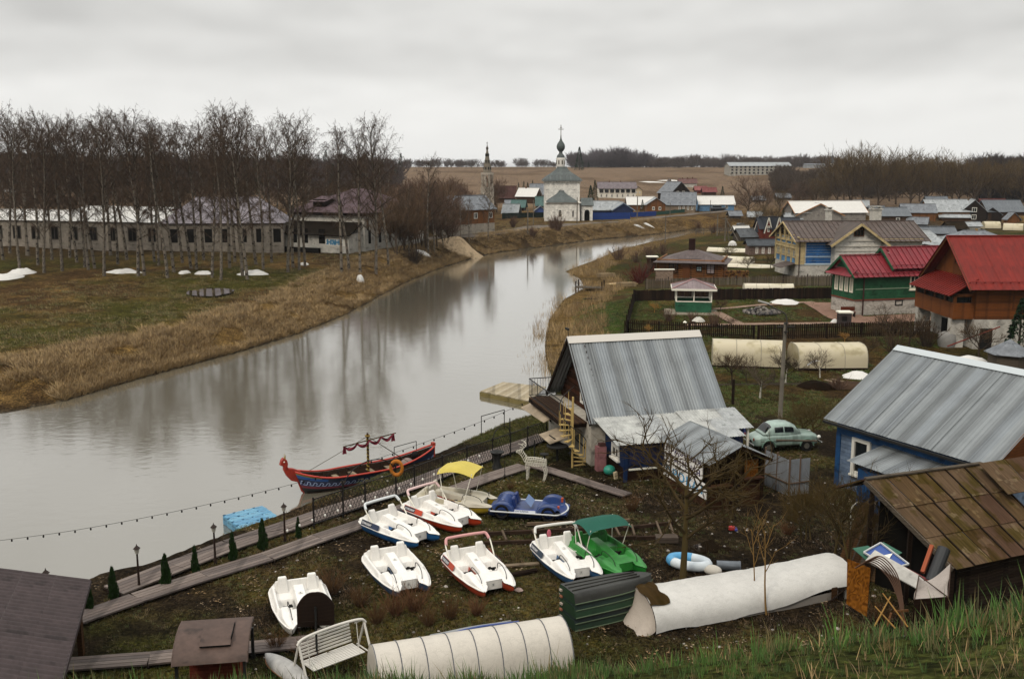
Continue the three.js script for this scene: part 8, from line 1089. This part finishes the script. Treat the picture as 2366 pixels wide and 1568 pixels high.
{
 const A=hit(1390,1470),B=hit(1517,1466),C=hit(1985,1374),{p,yaw,L}=frameOf(B,C),[dx,dz]=dirs(yaw),w=2.1,h=upTo(B.clone().addScaledVector(dz,w / 2),1364),t=thing('cloth_tunnel','long garden tunnel covered with creased white cloth','garden tunnel',p,yaw),cm=M('#d2d0cb',0.9,{tex:'cloth',bump:0.02});
 const pr=(s,u,k=0)=>{const a=Math.PI*u,sag=0.015*Math.sin(s*29)*Math.sin(a) + 0.045*(fbm(s*9,u*3,2) - 0.5) + 0.05*(fbm(s*34 + u*16,u*4,3) - 0.5) + k;return V(s*L,Math.pow(Math.max(Math.sin(a),0),0.72)*(h + sag)*(1 - 0.1*Math.sin(s*Math.PI)),-w / 2 + Math.cos(a)*(w / 2 + sag*0.6));};
 part(t,'cover',sheet(110,36,(s,u)=>Object.assign(pr(s,lerp(0.0 + 0.09*sstep(0.45,0.9,s) + 0.008*Math.sin(s*17),0.97,u)),{u:s*L,v:u*3})),cm);part(t,'lower_film',new MB().poly(V(L*0.4,-0.4,-0.04),V(L,-0.4,-0.04),V(L,0.3,-0.06),V(L*0.4,0.1,-0.06)),M('#8d8780',0.8,{tex:'cloth',key:'lf'}));
 part(t,'end_cloth',sheet(14,14,(s,v)=>{const q=pr(0.0,lerp(0.02,0.98,s)),top=q.y;return Object.assign(V(-0.02 + 0.06*Math.sin(s*22)*v - 0.6*v*v,top*(1 - v) - 0.1*v,q.z*(1 - 0.15*v)),{u:s*2,v:v*1.5});}),M('#b3a89c',0.9,{tex:'cloth',key:'ec'}));part(t,'folded_top',sheet(12,6,(s,v)=>{const q=pr(v*0.09,lerp(0.25,0.75,s),0.06);return V(q.x - 0.06 + 0.05*Math.sin(s*13),q.y + 0.03*Math.sin(s*9 + v*7),q.z);}),M('#9a9068',0.95,{tex:'moss',key:'ft'}));for (let i=0;i<4;i++) part(t,'end_board',new MB().box(L*(0.86 + 0.035*i),-0.3,0.06,0.2,0.75 - 0.05*i,0.03),[KM.brownWood,KM.darkWood,M('#7d7a74',0.8),KM.brownWood][i]);part(t,'pole',new MB().tube(V(L*0.82,0.0,0.12),V(L*0.98,0.62,0.1),0.025,0.025,6),KM.darkWood);
}
{
 const p0=hit(1330,1462),hT=upTo(p0,1378),P=onPlane(1330,1373.5,p0.y + hT),Q=onPlane(1511,1334,p0.y + hT),d=Q.clone().sub(P),yaw=Math.atan2(-d.z,d.x),L=d.length() + 0.25,W=1.05,n=5,dy=(hT - 0.30) / (n - 1),S=V();const [dx,dz]=dirs(yaw),base=p0.clone().addScaledVector(dz,0.0);
 const hwid=(s)=>W / 2*Math.pow(1 - Math.pow(clamp((s - 0.35) / 0.65),2.2),0.6)*(0.94 + 0.06*s),hullG=sheet(30,14,(s,u)=>{const a=hwid(s) ,k=(u - 0.5)*2,top=Math.abs(k)<0.72,z=top?k / 0.72*a*0.84:Math.sign(k)*lerp(a*0.84,a,(Math.abs(k) - 0.72) / 0.28),y=top?0.30 + 0.02*Math.cos(k*2):lerp(0.30,0,(Math.abs(k) - 0.72) / 0.28);return Object.assign(V(s*L,y*(1 - 0.25*Math.pow(s,4)),z),{u:s*L,v:k});});
 const rimG=(()=>{const q=[];for (let i=0;i<=20;i++) q.push(V(i / 20*L,0.01,hwid(i / 20)));for (let i=20;i>=0;i--) q.push(V(i / 20*L,0.01,-hwid(i / 20)));return tubeOf(q,0.02,120,5);})(),trG=new MB().poly(V(0,0,-hwid(0)),V(0,0,hwid(0)),V(0,0.3,hwid(0)*0.84),V(0,0.3,-hwid(0)*0.84)).build();
 const cols=['#14301c','#1b2a2c','#18381f','#152c26','#33332f'],labs=['lowest upturned green rowing boat of the stack beside the white tunnel','second upturned rowing boat from the ground in the stack','middle upturned rowing boat of the stack of five','fourth upturned rowing boat from the ground in the stack','topmost upturned rowing boat with grey weathered bottom, on the stack'];
 for (let i=0;i<n;i++) {const t=thing('rowing_boat',labs[i],'rowing boat',yawed(base,yaw)(0.02*(i % 2),0.02 + dy*i,-W / 2 + 0.03*Math.sin(i*4)),yaw,'rowing boats in one upturned stack');const m=M(cols[i],0.55,{tex:'grime',key:'rb'}),side=i===4?M('#1b3a22',0.5,{tex:'grime',key:'rb'}):m;part(t,'hull',hullG,m);part(t,'gunwale',rimG,M('#4d5a45',0.6));part(t,'transom',trG,side);if (i===4) for (const z of [-0.22,0,0.22]) part(t,'keel_strip',new MB().beam(V(0.05,0.325,z),V(L*0.82,0.31,z*0.7),0.035,0.03),M('#24241f',0.7));part(t,'handle',new MB().box(-0.03,0.12,-W*0.3,0.05,0.06,0.12),M(i % 2?'#8a5a44':'#a09488',0.7));}
}
{
 const bw=M('#43342a',0.9,{tex:'wood'}),fr=thing('timber_jetty','old timber jetty frame with rungs lying on the ground behind the green boat','timber frame',hit(1122,1250)),l=(x,y,h=0.12)=>hit(x,y).sub(fr.position).add(V(0,h,0));
 for (const q of [[1115,1240,1470,1224],[1118,1262,1475,1248],[1440,1228,1558,1214],[1470,1250,1568,1246]]) part(fr,'beam',new MB().beam(l(q[0],q[1]),l(q[2],q[3]),0.1,0.12),bw);for (const [a,b,c,e] of [[1160,1238,1170,1260],[1230,1235,1240,1257],[1420,1226,1432,1250],[1459,1224,1466,1248],[1516,1216,1528,1248],[1545,1214,1556,1246]]) part(fr,'rung',new MB().beam(l(a,b,0.2),l(c,e,0.2),0.07),M('#6e5f50',0.9,{tex:'wood'}));part(fr,'box',new MB().at(l(1540,1252).x,0,l(1540,1252).z).box(0,0,0,0.8,0.2,0.4),M('#5d5249',0.9,{tex:'wood'}));part(fr,'standing_stave',new MB().beam(l(1127,1258),l(1124,1238,0.3),0.05),bw).userData.label='short upright stave';
 const lg=thing('long_beam','long weathered beam lying on the grass behind the white roll bar','beam',hit(1217,1215));part(lg,'beam',new MB().beam(V(0,0.08,0),hit(1455,1206).sub(lg.position).add(V(0,0.08,0)),0.1),M('#7d6a56',0.9,{tex:'wood'}));
 {const q=thing('plank','pale plank lying between the white boats and the timber frame','plank',hit(1150,1312));part(q,'board',new MB().beam(V(0,0.06,0),hit(1245,1305).sub(q.position).add(V(0,0.06,0)),0.18,0.05),M('#8a7a66',0.9,{tex:'wood'}));const q2=thing('plank','dark log lying on the ground below the pale plank','log',hit(1180,1334));part(q2,'log',new MB().tube(V(0,0.08,0),hit(1240,1322).sub(q2.position).add(V(0,0.08,0)),0.09,0.08,7),KM.darkWood);}
 {const p=hit(1592,1312),t=thing('inflatable','small blue and white inflatable boat behind the tree trunk','inflatable boat',p,-0.45),q=[];for (let i=0;i<24;i++) {const a=i / 24*6.2832;q.push(V(Math.cos(a)*0.62,0.22,Math.sin(a)*0.36));} part(t,'tube',new THREE.TubeGeometry(new THREE.CatmullRomCurve3(q,true),60,0.17,10,true),M('#c3cbd0',0.5));part(t,'blue_collar',new THREE.TubeGeometry(new THREE.CatmullRomCurve3(q.slice(9,19),false),30,0.176,10,false),M('#4f93be',0.5));part(t,'floor',new MB().box(0,0.1,0,1.0,0.06,0.5),M('#5e5247',0.8));part(t,'bundle',new THREE.IcosahedronGeometry(0.24,2).scale(1.3,0.7,1).translate(0.85,0.16,0.2),M('#b9b4aa',0.8));}
 {const p=hit(1682,1316),t=thing('canister','silver grey ribbed roll lying behind the white tunnel','roll',p,-0.1);part(t,'roll',new THREE.CylinderGeometry(0.16,0.16,0.75,16).rotateZ(1.571).translate(0,0.15,0),M('#7f868e',0.35,{metal:0.4,tex:'streak'}));part(t,'lid',new THREE.CylinderGeometry(0.17,0.17,0.05,16).rotateZ(1.571).translate(0.38,0.15,0),M('#565b63',0.4));}
 {const p=hit(1691,1226),t=thing('toy_car','red and blue plastic toy lying on the bare ground','toy',p);part(t,'body',new RoundedBoxGeometry(0.26,0.16,0.2,3,0.06).translate(0,0.1,0),M('#a8262c',0.4));part(t,'wheels',new RoundedBoxGeometry(0.12,0.12,0.26,3,0.05).translate(0.14,0.07,0.02),M('#2a3a8a',0.4));}
 {const p=hit(1198,1364),t=thing('cloth_scrap','pale crumpled cloth lying at the bow of boat number 9','cloth',p);part(t,'cloth',sheet(8,6,(s,v)=>{const a=s*6.28;return V(Math.cos(a)*v*0.16,0.09*(1 - v) + 0.04*vnoise(s*7,v*5),Math.sin(a)*v*0.12);}),M('#a58f86',0.9));}
 {const p=hit(660,1560),h=groundH(p.x,p.z),t=thing('white_kayak','white hull of an upturned kayak at the lower left in the grass','kayak',p.clone().add(V(-0.1,0.1,0)),-0.85);part(t,'hull',sheet(30,12,(s,u)=>{const w=0.3*Math.pow(Math.sin(Math.PI*clamp(s,0.01,0.99)),0.7),a=Math.PI*u;return V(-0.9 + 2.4*s,0.15 + Math.sin(a)*0.22*Math.pow(Math.sin(Math.PI*clamp(s,0.01,0.99)),0.5),Math.cos(a)*w);}),M('#bab8b4',0.5,{tex:'grime',key:'kay'}));part(t,'seam',tubeOf([V(-0.9,0.15,0),V(-0.4,0.15,0.24),V(0.3,0.15,0.3),V(1.1,0.15,0.22),V(1.5,0.15,0)],0.015,30,5),M('#6e4a30',0.7));}
 {const A=onPlane(1015,1462,1.3),B=onPlane(1150,1434,1.35),d=B.clone().sub(A),t=thing('canoe','blue white and yellow canoe edge showing behind the film greenhouse','canoe',A.clone().setY(groundH(A.x,A.z)),Math.atan2(-d.z,d.x)),L=d.length(),y=A.y - groundH(A.x,A.z);for (const [k,hex] of [[0,'#2b3f77'],[1,'#b9bcc0'],[2,'#b0a040']]) part(t,['blue_stripe','white_side','yellow_stripe'][k],tubeOf([V(-0.3,y - 0.3 - k*0.05,0.05),V(0.3,y - 0.06 - k*0.05,0.08 + k*0.03),V(L*0.6,y + 0.02 - k*0.055,0.1 + k*0.03),V(L + 0.6,y - 0.05 - k*0.055,0.08 + k*0.03)],0.035,40,8),M(hex,0.5));part(t,'hull',sheet(20,8,(s,u)=>{const a=Math.PI*u;return V(lerp(-0.2,L + 0.5,s),(y - 0.12)*(0.2 + 0.8*Math.sin(a)),-0.25 + Math.cos(a)*0.3*Math.sin(Math.PI*clamp(s,0.05,0.95)));}),M('#7e8082',0.6));}
}
{
 const K=(x,y,d)=>at(x,y,d),o=hit(2090,1470),J=(n,lab,cat,f)=>{const t=thing(n,lab,cat,o);f(t,(x,y,d)=>K(x,y,d).sub(o));};
 J('osb_sheet','speckled chipboard sheet standing at the end of the white tunnel','board',(t,k)=>{const a=k(1958,1290,27.2),b=k(2012,1312,26.8),c=k(2003,1425,26.2),d=k(1956,1395,26.6);part(t,'board',new MB().slab([a,d,c,b],0.02),M('#8a6d3f',0.9,{tex:'osb'}));});
 J('pipe_arches','bundle of bent brown pipes arching beside the chipboard sheet','pipes',(t,k)=>{for (let i=0;i<6;i++) part(t,'pipe',tubeOf([k(1975 + i*5,1312 - i*3,26.8 - i*0.03),k(2010 + i*5,1300 - i*3,26.7),k(2050 + i*4,1330 - i*2,26.5),k(2076 + i*2,1385,26.2),k(2085 + i,1445,25.8)],0.018,40,5),M('#4a3426',0.7));});
 J('white_board','long white panel lying slanted on the junk pile','panel',(t,k)=>{part(t,'panel',new MB().slab([k(2000,1294,27.6),k(2130,1365,26.3),k(2136,1335,26.7),k(2022,1270,28.0)],0.03),M('#b9b6af',0.7,{tex:'grime'}));});
 J('framed_sign','blue and white framed traffic sign lying on the junk pile','sign',(t,k)=>{const q=[k(1996,1278,28.1),k(2060,1316,27.3),k(2100,1305,27.6),k(2035,1256,28.5)];part(t,'board',new MB().slab(q,0.02),M('#20407f',0.5));for (let i=0;i<4;i++) part(t,'frame',new MB().beam(q[i].clone().add(V(0,0.03,0)),q[(i + 1) % 4].clone().add(V(0,0.03,0)),0.04),M('#a9aaa8',0.5));const c=q[0].clone().add(q[1]).add(q[2]).add(q[3]).multiplyScalar(0.25),u=q[1].clone().sub(q[0]).multiplyScalar(0.22),v=q[3].clone().sub(q[0]).multiplyScalar(0.4);part(t,'white_triangle',new MB().poly(c.clone().sub(u).sub(v).add(V(0,0.02,0)),c.clone().add(u).sub(v).add(V(0,0.02,0)),c.clone().add(v).add(V(0,0.02,0))),KM.trim);});
 J('green_sheet','green sheet metal under the framed sign','sheet',(t,k)=>{part(t,'sheet',new MB().slab([k(1970,1266,28.4),k(2005,1296,27.9),k(2040,1282,28.0),k(2006,1260,28.6)],0.02),M('#2c5544',0.7));part(t,'sheet',new MB().slab([k(2030,1256,28.7),k(2075,1282,28.1),k(2085,1276,28.2),k(2042,1252,28.8)],0.02),M('#2c5544',0.7));});
 J('red_board','dark red narrow board lying along the junk pile','board',(t,k)=>{part(t,'board',new MB().beam(k(2072,1303,27.6),k(2165,1352,26.3),0.09,0.05),M('#6a2a2c',0.7));});
 J('tarp_bin','white tarpaulin stretched in a thin metal frame full of junk','tarp frame',(t,k)=>{const a=k(2122,1330,26.0),b=k(2196,1302,26.2),c=k(2190,1378,25.5),d=k(2112,1384,25.4);part(t,'tarpaulin',sheet(14,10,(s,v)=>{const p=a.clone().lerp(b,s).lerp(d.clone().lerp(c,s),v);p.y -=0.24*Math.sin(Math.PI*Math.pow(s,0.7))*(1 - v);p.z +=0.07*Math.sin(s*7 + v*5)*Math.sin(v*3.1);return p;}),M('#a39a93',0.85,{tex:'cloth',key:'tb'}));for (const [p,q] of [[a,d],[b,c],[a,c]]) part(t,'frame_bar',new MB().tube(p.clone().add(V(0,0.03,0.04)),q.clone().add(V(0,0,0.04)),0.015,0.015,5),M('#3a2a20',0.7));part(t,'side_board',new MB().slab([d,c,c.clone().add(V(0,-0.7,0)),d.clone().add(V(0,-0.7,0))],0.03),M('#2a1c14',0.9,{tex:'wood'}));});
 J('black_barrel','black plastic barrel leaning out of the tarp frame','barrel',(t,k)=>{part(t,'barrel',new MB().tube(k(2152,1345,26.6),k(2182,1268,27.0),0.17,0.17,14),M('#121416',0.5));});
 J('brick_red_pipe','reddish square pipe sticking out of the junk pile','pipe',(t,k)=>{part(t,'pipe',new MB().beam(k(2132,1322,26.8),k(2154,1260,27.2),0.1),M('#8a4a34',0.8));});
 J('trestle','small wooden trestle among branches below the pipes','trestle',(t,k)=>{for (const [x0,y0,x1,y1] of [[2060,1416,2050,1448],[2082,1412,2092,1440],[2066,1412,2100,1410]]) part(t,'leg',new MB().beam(k(x0,y0,25.8),k(x1,y1,25.6),0.05),M('#6b4a30',0.9,{tex:'wood'}));});
 for (const [x0,y0,x1,y1,lab] of [[2058,1378,2020,1448,'yellowish stick crossing before the bent pipes'],[2040,1370,2098,1448,'long thin branch leaning left of the tarp frame'],[2022,1400,2070,1452,'grey pole lying low beside the trestle']]) J('stick',lab,'stick',(t,k)=>{part(t,'stick',new MB().tube(k(x0,y0,26.0),k(x1,y1,25.4),0.016,0.022,5),M('#8a6a3c',0.9));});
}
{
 const mossM={trunk:TM.moss,branches:M('#3f3421',0.95),twigs:M('#46391f',0.95)};
 const put=(x,yb,yt,seed,o,lab,ms=mossM,nm='tree')=>{const p=hit(x,yb),h=upTo(p,yt),g=bareGeo(seed,{H:h,...o});g.twigs.computeBoundingBox();return plant(nm==='tree'?'bare_tree':nm,lab,nm==='tree'?'tree':'shrub',g,ms,p,seed,h / g.twigs.boundingBox.max.y);};
 put(1578,1342,925,101,{trunk:0.52,n:[8,6,5],tw:8,w:0.010,tl:0.42,up:0.25,spread:1.0,limb:0.66,lo:0.45,th:0.02,hang:0.1},'tall bare mossy tree standing in front of the kiosk');
 put(1985,1345,1060,102,{trunk:0.5,n:[6,5,4],tw:5,w:0.012,tl:0.4,up:0.6,spread:0.8,limb:0.8,lo:0.25,th:0.022,stems:2},'mossy forked tree between the metal wall and the old shed');put(1925,1300,1075,103,{trunk:0.55,n:[5,5,4],tw:5,w:0.012,tl:0.4,up:0.6,spread:0.7,limb:0.7,lo:0.3,th:0.02},'slim bare tree before the corner of the blue timber house');put(1880,1250,1095,104,{trunk:0.4,n:[5,4,4],tw:5,w:0.012,tl:0.4,up:0.7,stems:3,th:0.02},'many stemmed shrub right of the metal wall',mossM,'shrub');put(2030,1290,1110,105,{trunk:0.5,n:[5,5,4],tw:5,w:0.011,tl:0.4,up:0.5,th:0.018},'thin tree before the window of the blue timber house');
 const tan={trunk:M('#7a6038',0.9),branches:M('#7a6038',0.9),twigs:M('#7a6038',0.9)};
 put(1772,1420,1150,106,{trunk:0.75,n:[4,3,2],levels:2,tw:3,w:0.012,tl:0.3,up:0.8,spread:0.5,limb:0.3,lo:0.45,th:0.009},'tan sapling rising in front of the white cloth tunnel',tan);put(1745,1400,1160,107,{trunk:0.8,n:[4,3,2],levels:2,tw:3,w:0.012,tl:0.3,up:0.8,spread:0.45,limb:0.3,lo:0.5,th:0.008,lean:-0.15},'thin leaning sapling left of the tan one',tan);
 put(1370,1235,1180,108,{trunk:0.3,n:[5,4,3],tw:4,w:0.012,stems:2},'tiny bare shrub behind the green canopy',mossM,'shrub');
 const bg=bushGeo(15,1.0,0.8,420,0.014),bm={branches:M('#4a3626',0.95),twigs:M('#57402a',0.95)},rm={branches:M('#553a2a',0.95),twigs:M('#6a4c36',0.95)};
 for (const [x,y,s,lab,m] of [[765,1372,1.0,'dark twiggy bush behind the round topped board',bm],[915,1420,0.9,'dry weeds before the bow of boat number 5',rm],[960,1410,1.0,'reddish weed stalks at the bow of boat number 5',rm],[1040,1428,0.8,'low dry bush between boats 5 and 9',bm],[870,1440,0.8,'dry weeds right of the white garden swing',bm],[1100,1420,0.7,'low weeds below boat number 9',rm],[830,1400,0.8,'brown weeds left of the reddish stalks',bm],[990,1445,0.7,'low weed clump by the canoe',bm],[1460,1180,0.8,'dark bush at the foot of the annex wall',bm],[1180,1130,0.4,'small dark tuft beside the tripod',bm],[720,1535,0.9,'thin twigs before the white garden swing',bm],[640,1500,0.7,'thin twigs beside the barrel roof',bm],[2040,1440,0.9,'brushwood under the bent pipes',bm],[1820,1235,0.6,'dry ochre tuft on the bare ground',rm]]) plant('bush',lab,'bush',bg,m,hit(x,y),x,s);
}
// ---------------------------------------------------------------- grass and reeds: nobody could count them
function tuftGeo(seed,n,h,spread,w,droop) {const r=rng(seed),S=new Slivers();for (let i=0;i<n;i++) {const a=r()*6.283,k=Math.sqrt(r())*spread,b=V(Math.cos(a)*k,-0.02,Math.sin(a)*k),H=h*(0.5 + 0.7*r()),l=V(Math.cos(a)*droop*H*r() + (r() - 0.5)*H*0.4,H,Math.sin(a)*droop*H*r() + (r() - 0.5)*H*0.4),m=b.clone().addScaledVector(l,0.55).add(V(0,H*0.08,0)),s=V(-Math.sin(a + r()),0,Math.cos(a + r())).multiplyScalar(w / 2),tip=b.clone().add(l);S.tri(b.clone().sub(s),b.clone().add(s),m.clone().addScaledVector(s,0.8));S.tri(b.clone().sub(s),m.clone().addScaledVector(s,0.8),m.clone().addScaledVector(s,-0.8));S.tri(m.clone().addScaledVector(s,-0.8),m.clone().addScaledVector(s,0.8),tip);} return S.build();}
function scatter(name,label,geo,m,spots,cols,seed) {const r=rng(seed),im=new THREE.InstancedMesh(geo,m,spots.length),mt=new THREE.Matrix4(),c=new THREE.Color();spots.forEach(([x,z,s,lean=0],i)=>{mt.compose(V(x,groundH(x,z),z),new THREE.Quaternion().setFromEuler(new THREE.Euler((r() - 0.5)*0.3 + lean,r()*6.28,(r() - 0.5)*0.3,'YXZ')),V(s,s*(0.8 + 0.4*r()),s));im.setMatrixAt(i,mt);const k=cols[Math.floor(r()*cols.length)],v=0.8 + 0.4*r();im.setColorAt(i,c.setRGB(k[0]*v,k[1]*v,k[2]*v));});stuffTag(im,name,label);scene.add(im);return im;}
{
 const gm=new THREE.MeshStandardMaterial({color:0xffffff,roughness:0.8,side:THREE.DoubleSide}),r=rng(55);let sp=[];
 const green=[[0.05,0.12,0.016],[0.07,0.145,0.022],[0.04,0.09,0.014],[0.07,0.115,0.024],[0.16,0.125,0.05],[0.045,0.09,0.02],[0.09,0.085,0.03]],straw=[[0.26,0.175,0.075],[0.20,0.13,0.055],[0.32,0.22,0.10],[0.13,0.085,0.04]];
 for (let i=0;i<26000;i++) {const d=3.4 + 5.2*Math.pow(r(),0.8),x=(r() - 0.5)*1.5*d,n=fbm(x*1.3,-d*1.3,3);const right=sstep(0.15,0.5,x / d);const cl=fbm(x*3.2 + 7,-d*3.2,2);if (n<0.45&&r()<0.8) continue;if (cl<0.42&&r()<0.7) continue;const bare=d<5.4 + right*0.8&&x>-0.5;if (bare&&r()<0.65) continue;const edge=sstep(5.6,6.6,d);sp.push([x,-d,(0.30 + 0.65*r()*r() + 0.9*Math.max(0,cl - 0.5))*(0.5 + 0.8*edge)*(0.8 + 0.45*right)]);}
 scatter('grass','fresh green grass on the edge of the near slope',tuftGeo(1,9,0.20,0.07,0.010,0.55),gm,sp,green,2);
 sp=[];for (let i=0;i<700;i++) {const d=4.6 + 3*r(),x=(r() - 0.5)*1.5*d;if (fbm(x*0.9 + 9,-d,2)>0.5) sp.push([x,-d,0.5 + 0.6*r()]);} scatter('grass','dry straw stalks among the green grass of the near slope',tuftGeo(2,4,0.16,0.06,0.006,1.2),gm,sp,straw,3);
 sp=[];for (let i=0;i<60000;i++) {const d=23 + 32*Math.pow(r(),0.9),x=-17 + 36*r(),[l,rr,inn]=riverDist(x,-d);if (inn||rr<0.6||groundH(x,-d)>1.6) continue;const n=fbm(x*0.12,-d*0.12,4)*0.45 + fbm(x*0.5 + 9,-d*0.5,3)*0.55;if (n<0.41||r()>(n - 0.37)*6) continue;sp.push([x,-d,0.5 + 0.6*r()]);} scatter('grass','short mossy turf of the boat yard',tuftGeo(3,9,0.10,0.09,0.012,0.9),gm,sp,[[0.062,0.078,0.014],[0.05,0.062,0.012],[0.095,0.085,0.024],[0.12,0.085,0.04]],4);
 sp=[];for (let i=0;i<9000;i++) {const d=24 + 16*r(),x=-9 + 24*r();if (groundH(x,-d)>1.6||fbm(x*0.4 + 2,-d*0.4,3)<0.48) continue;sp.push([x,-d,0.5 + 0.8*r()]);} scatter('weeds','dead brown weeds on the yard ground',tuftGeo(4,7,0.13,0.08,0.009,1.0),gm,sp,[[0.11,0.07,0.035],[0.08,0.05,0.03],[0.16,0.10,0.05]],5);
 const bank=(n,lo,hi,rnd)=>{const q=[];let tries=0;while (q.length<n&&tries++<n*6) {const t=r(),i=Math.floor(lerp(3,LP.length - 3,Math.pow(t,1.1))),a=LP[i],b=LP[i + 1],f=r(),x0=lerp(a.x,b.x,f),z0=lerp(a.z,b.z,f),dx=b.x - a.x,dz=b.z - a.z,L=Math.hypot(dx,dz),off=lo + (hi - lo)*Math.pow(r(),1.3),x=x0 + dz / L*off,z=z0 - dx / L*off,[l,rr,inn]=riverDist(x,z);if (inn||l>rr||l<0.08) continue;if (fbm(x*0.4,z*0.4,3)<rnd) continue;q.push([x,z,0.6 + 0.9*r()]);} return q;};
 scatter('dry_grass','matted straw coloured grass on the left bank',tuftGeo(5,14,0.34,0.22,0.022,1.5),gm,bank(16000,0.1,9,0.42),straw,6);
 scatter('dry_grass','short tawny grass of the meadow behind the left bank',tuftGeo(6,10,0.16,0.25,0.02,1.3),gm,bank(14000,7,34,0.44),[[0.20,0.14,0.055],[0.13,0.11,0.035],[0.16,0.105,0.045],[0.10,0.10,0.03]],7);
 sp=[];for (let i=0;i<9000;i++) {const d=62 + 118*Math.pow(r(),1.2),x=-1 + 30*r(),[l,rr,inn]=riverDist(x,-d);if (l<rr) continue;if (inn?rr>1.8||r()<0.55:rr>5) continue;if (fbm(x*0.3,-d*0.3,3)<0.45) continue;sp.push([x,-d,0.6 + 0.7*r()]);} scatter('reeds','broken tawny reeds on the right shore beyond the A-frame house',tuftGeo(7,12,0.55,0.35,0.025,0.8),gm,sp,straw,8);
 sp=[];for (let i=0;i<26000;i++) {const d=46 + 60*r(),x=3 + 36*r()*d / 90,[l,rr,inn]=riverDist(x,-d);if (inn||rr<2) continue;const n=fbm(x*0.5 + 9,-d*0.5,3)*0.4 + fbm(x*0.12,-d*0.12,4)*0.6;if (n<0.42) continue;sp.push([x,-d,0.5 + 0.6*r()]);} scatter('grass','garden lawns and rough grass on the right bank',tuftGeo(8,10,0.15,0.2,0.02,1.0),gm,sp,[[0.055,0.105,0.016],[0.05,0.085,0.015],[0.08,0.10,0.024],[0.13,0.10,0.04]],9);
}
{
 const r=rng(91),S=new Slivers();for (let i=0;i<7;i++) {const a=r()*6.28,k=r()*0.25,c=V(Math.cos(a)*k,0.015 + 0.02*r(),Math.sin(a)*k),t=r()*6.28,L=0.03 + 0.05*r();S.tri(c,c.clone().add(V(Math.cos(t)*L,0.02*r(),Math.sin(t)*L)),c.clone().add(V(Math.cos(t + 0.8)*L,0.01,Math.sin(t + 0.8)*L)));}
 const sp=[];for (let i=0;i<1100;i++) {const d=23.5 + 22*Math.pow(r(),1.2),x=-14 + 32*r(),[l,rr,inn]=riverDist(x,-d);if (inn||rr<1||groundH(x,-d)>1.5||fbm(x*0.3 + 20,-d*0.3,3)<0.42) continue;sp.push([x,-d,0.6 + 0.9*r()]);}
 scatter('leaf_litter','fallen leaves and scraps on the yard ground',S.build(),new THREE.MeshStandardMaterial({color:0xffffff,roughness:0.9,side:THREE.DoubleSide}),sp,[[0.17,0.11,0.055],[0.11,0.07,0.035],[0.22,0.16,0.10],[0.08,0.055,0.03],[0.14,0.085,0.035]],92);
 const g=new THREE.IcosahedronGeometry(0.05,0).scale(1,0.6,1),st=[];for (let i=0;i<700;i++) {const d=24 + 18*r(),x=-8 + 24*r();if (groundH(x,-d)>1.5) continue;st.push([x,-d,0.5 + 1.3*r()*r()]);} scatter('gravel','scattered small stones in the yard',g,new THREE.MeshStandardMaterial({color:0xffffff,roughness:0.95}),st,[[0.2,0.18,0.16],[0.3,0.27,0.24],[0.12,0.11,0.1]],93);
 for (const [x,y,w,d] of [[1660,1262,1.1,0.6],[1330,1300,0.7,0.5],[1745,1205,0.9,0.5],[1120,1330,0.6,0.4]]) {const p=hit(x,y);let m=-9;for (let i=-1;i<=1;i +=0.5) for (let j=-1;j<=1;j +=0.5) m=Math.max(m,groundH(p.x + i*w*0.5,p.z + j*d*0.5));const q=structure('puddle',sheet(26,3,(s,t)=>{const a=s*6.2832,k=t*(0.65 + 0.6*vnoise(Math.cos(a)*1.6 + x,Math.sin(a)*1.6));return V(Math.cos(a)*k*w,0,Math.sin(a)*k*d);}),new THREE.MeshPhysicalMaterial({color:0x1d160e,roughness:0.03,ior:1.6}),'shallow puddle on the trodden yard');q.position.set(p.x,m - 0.012,p.z);}
}
renderer.render(scene,camera);
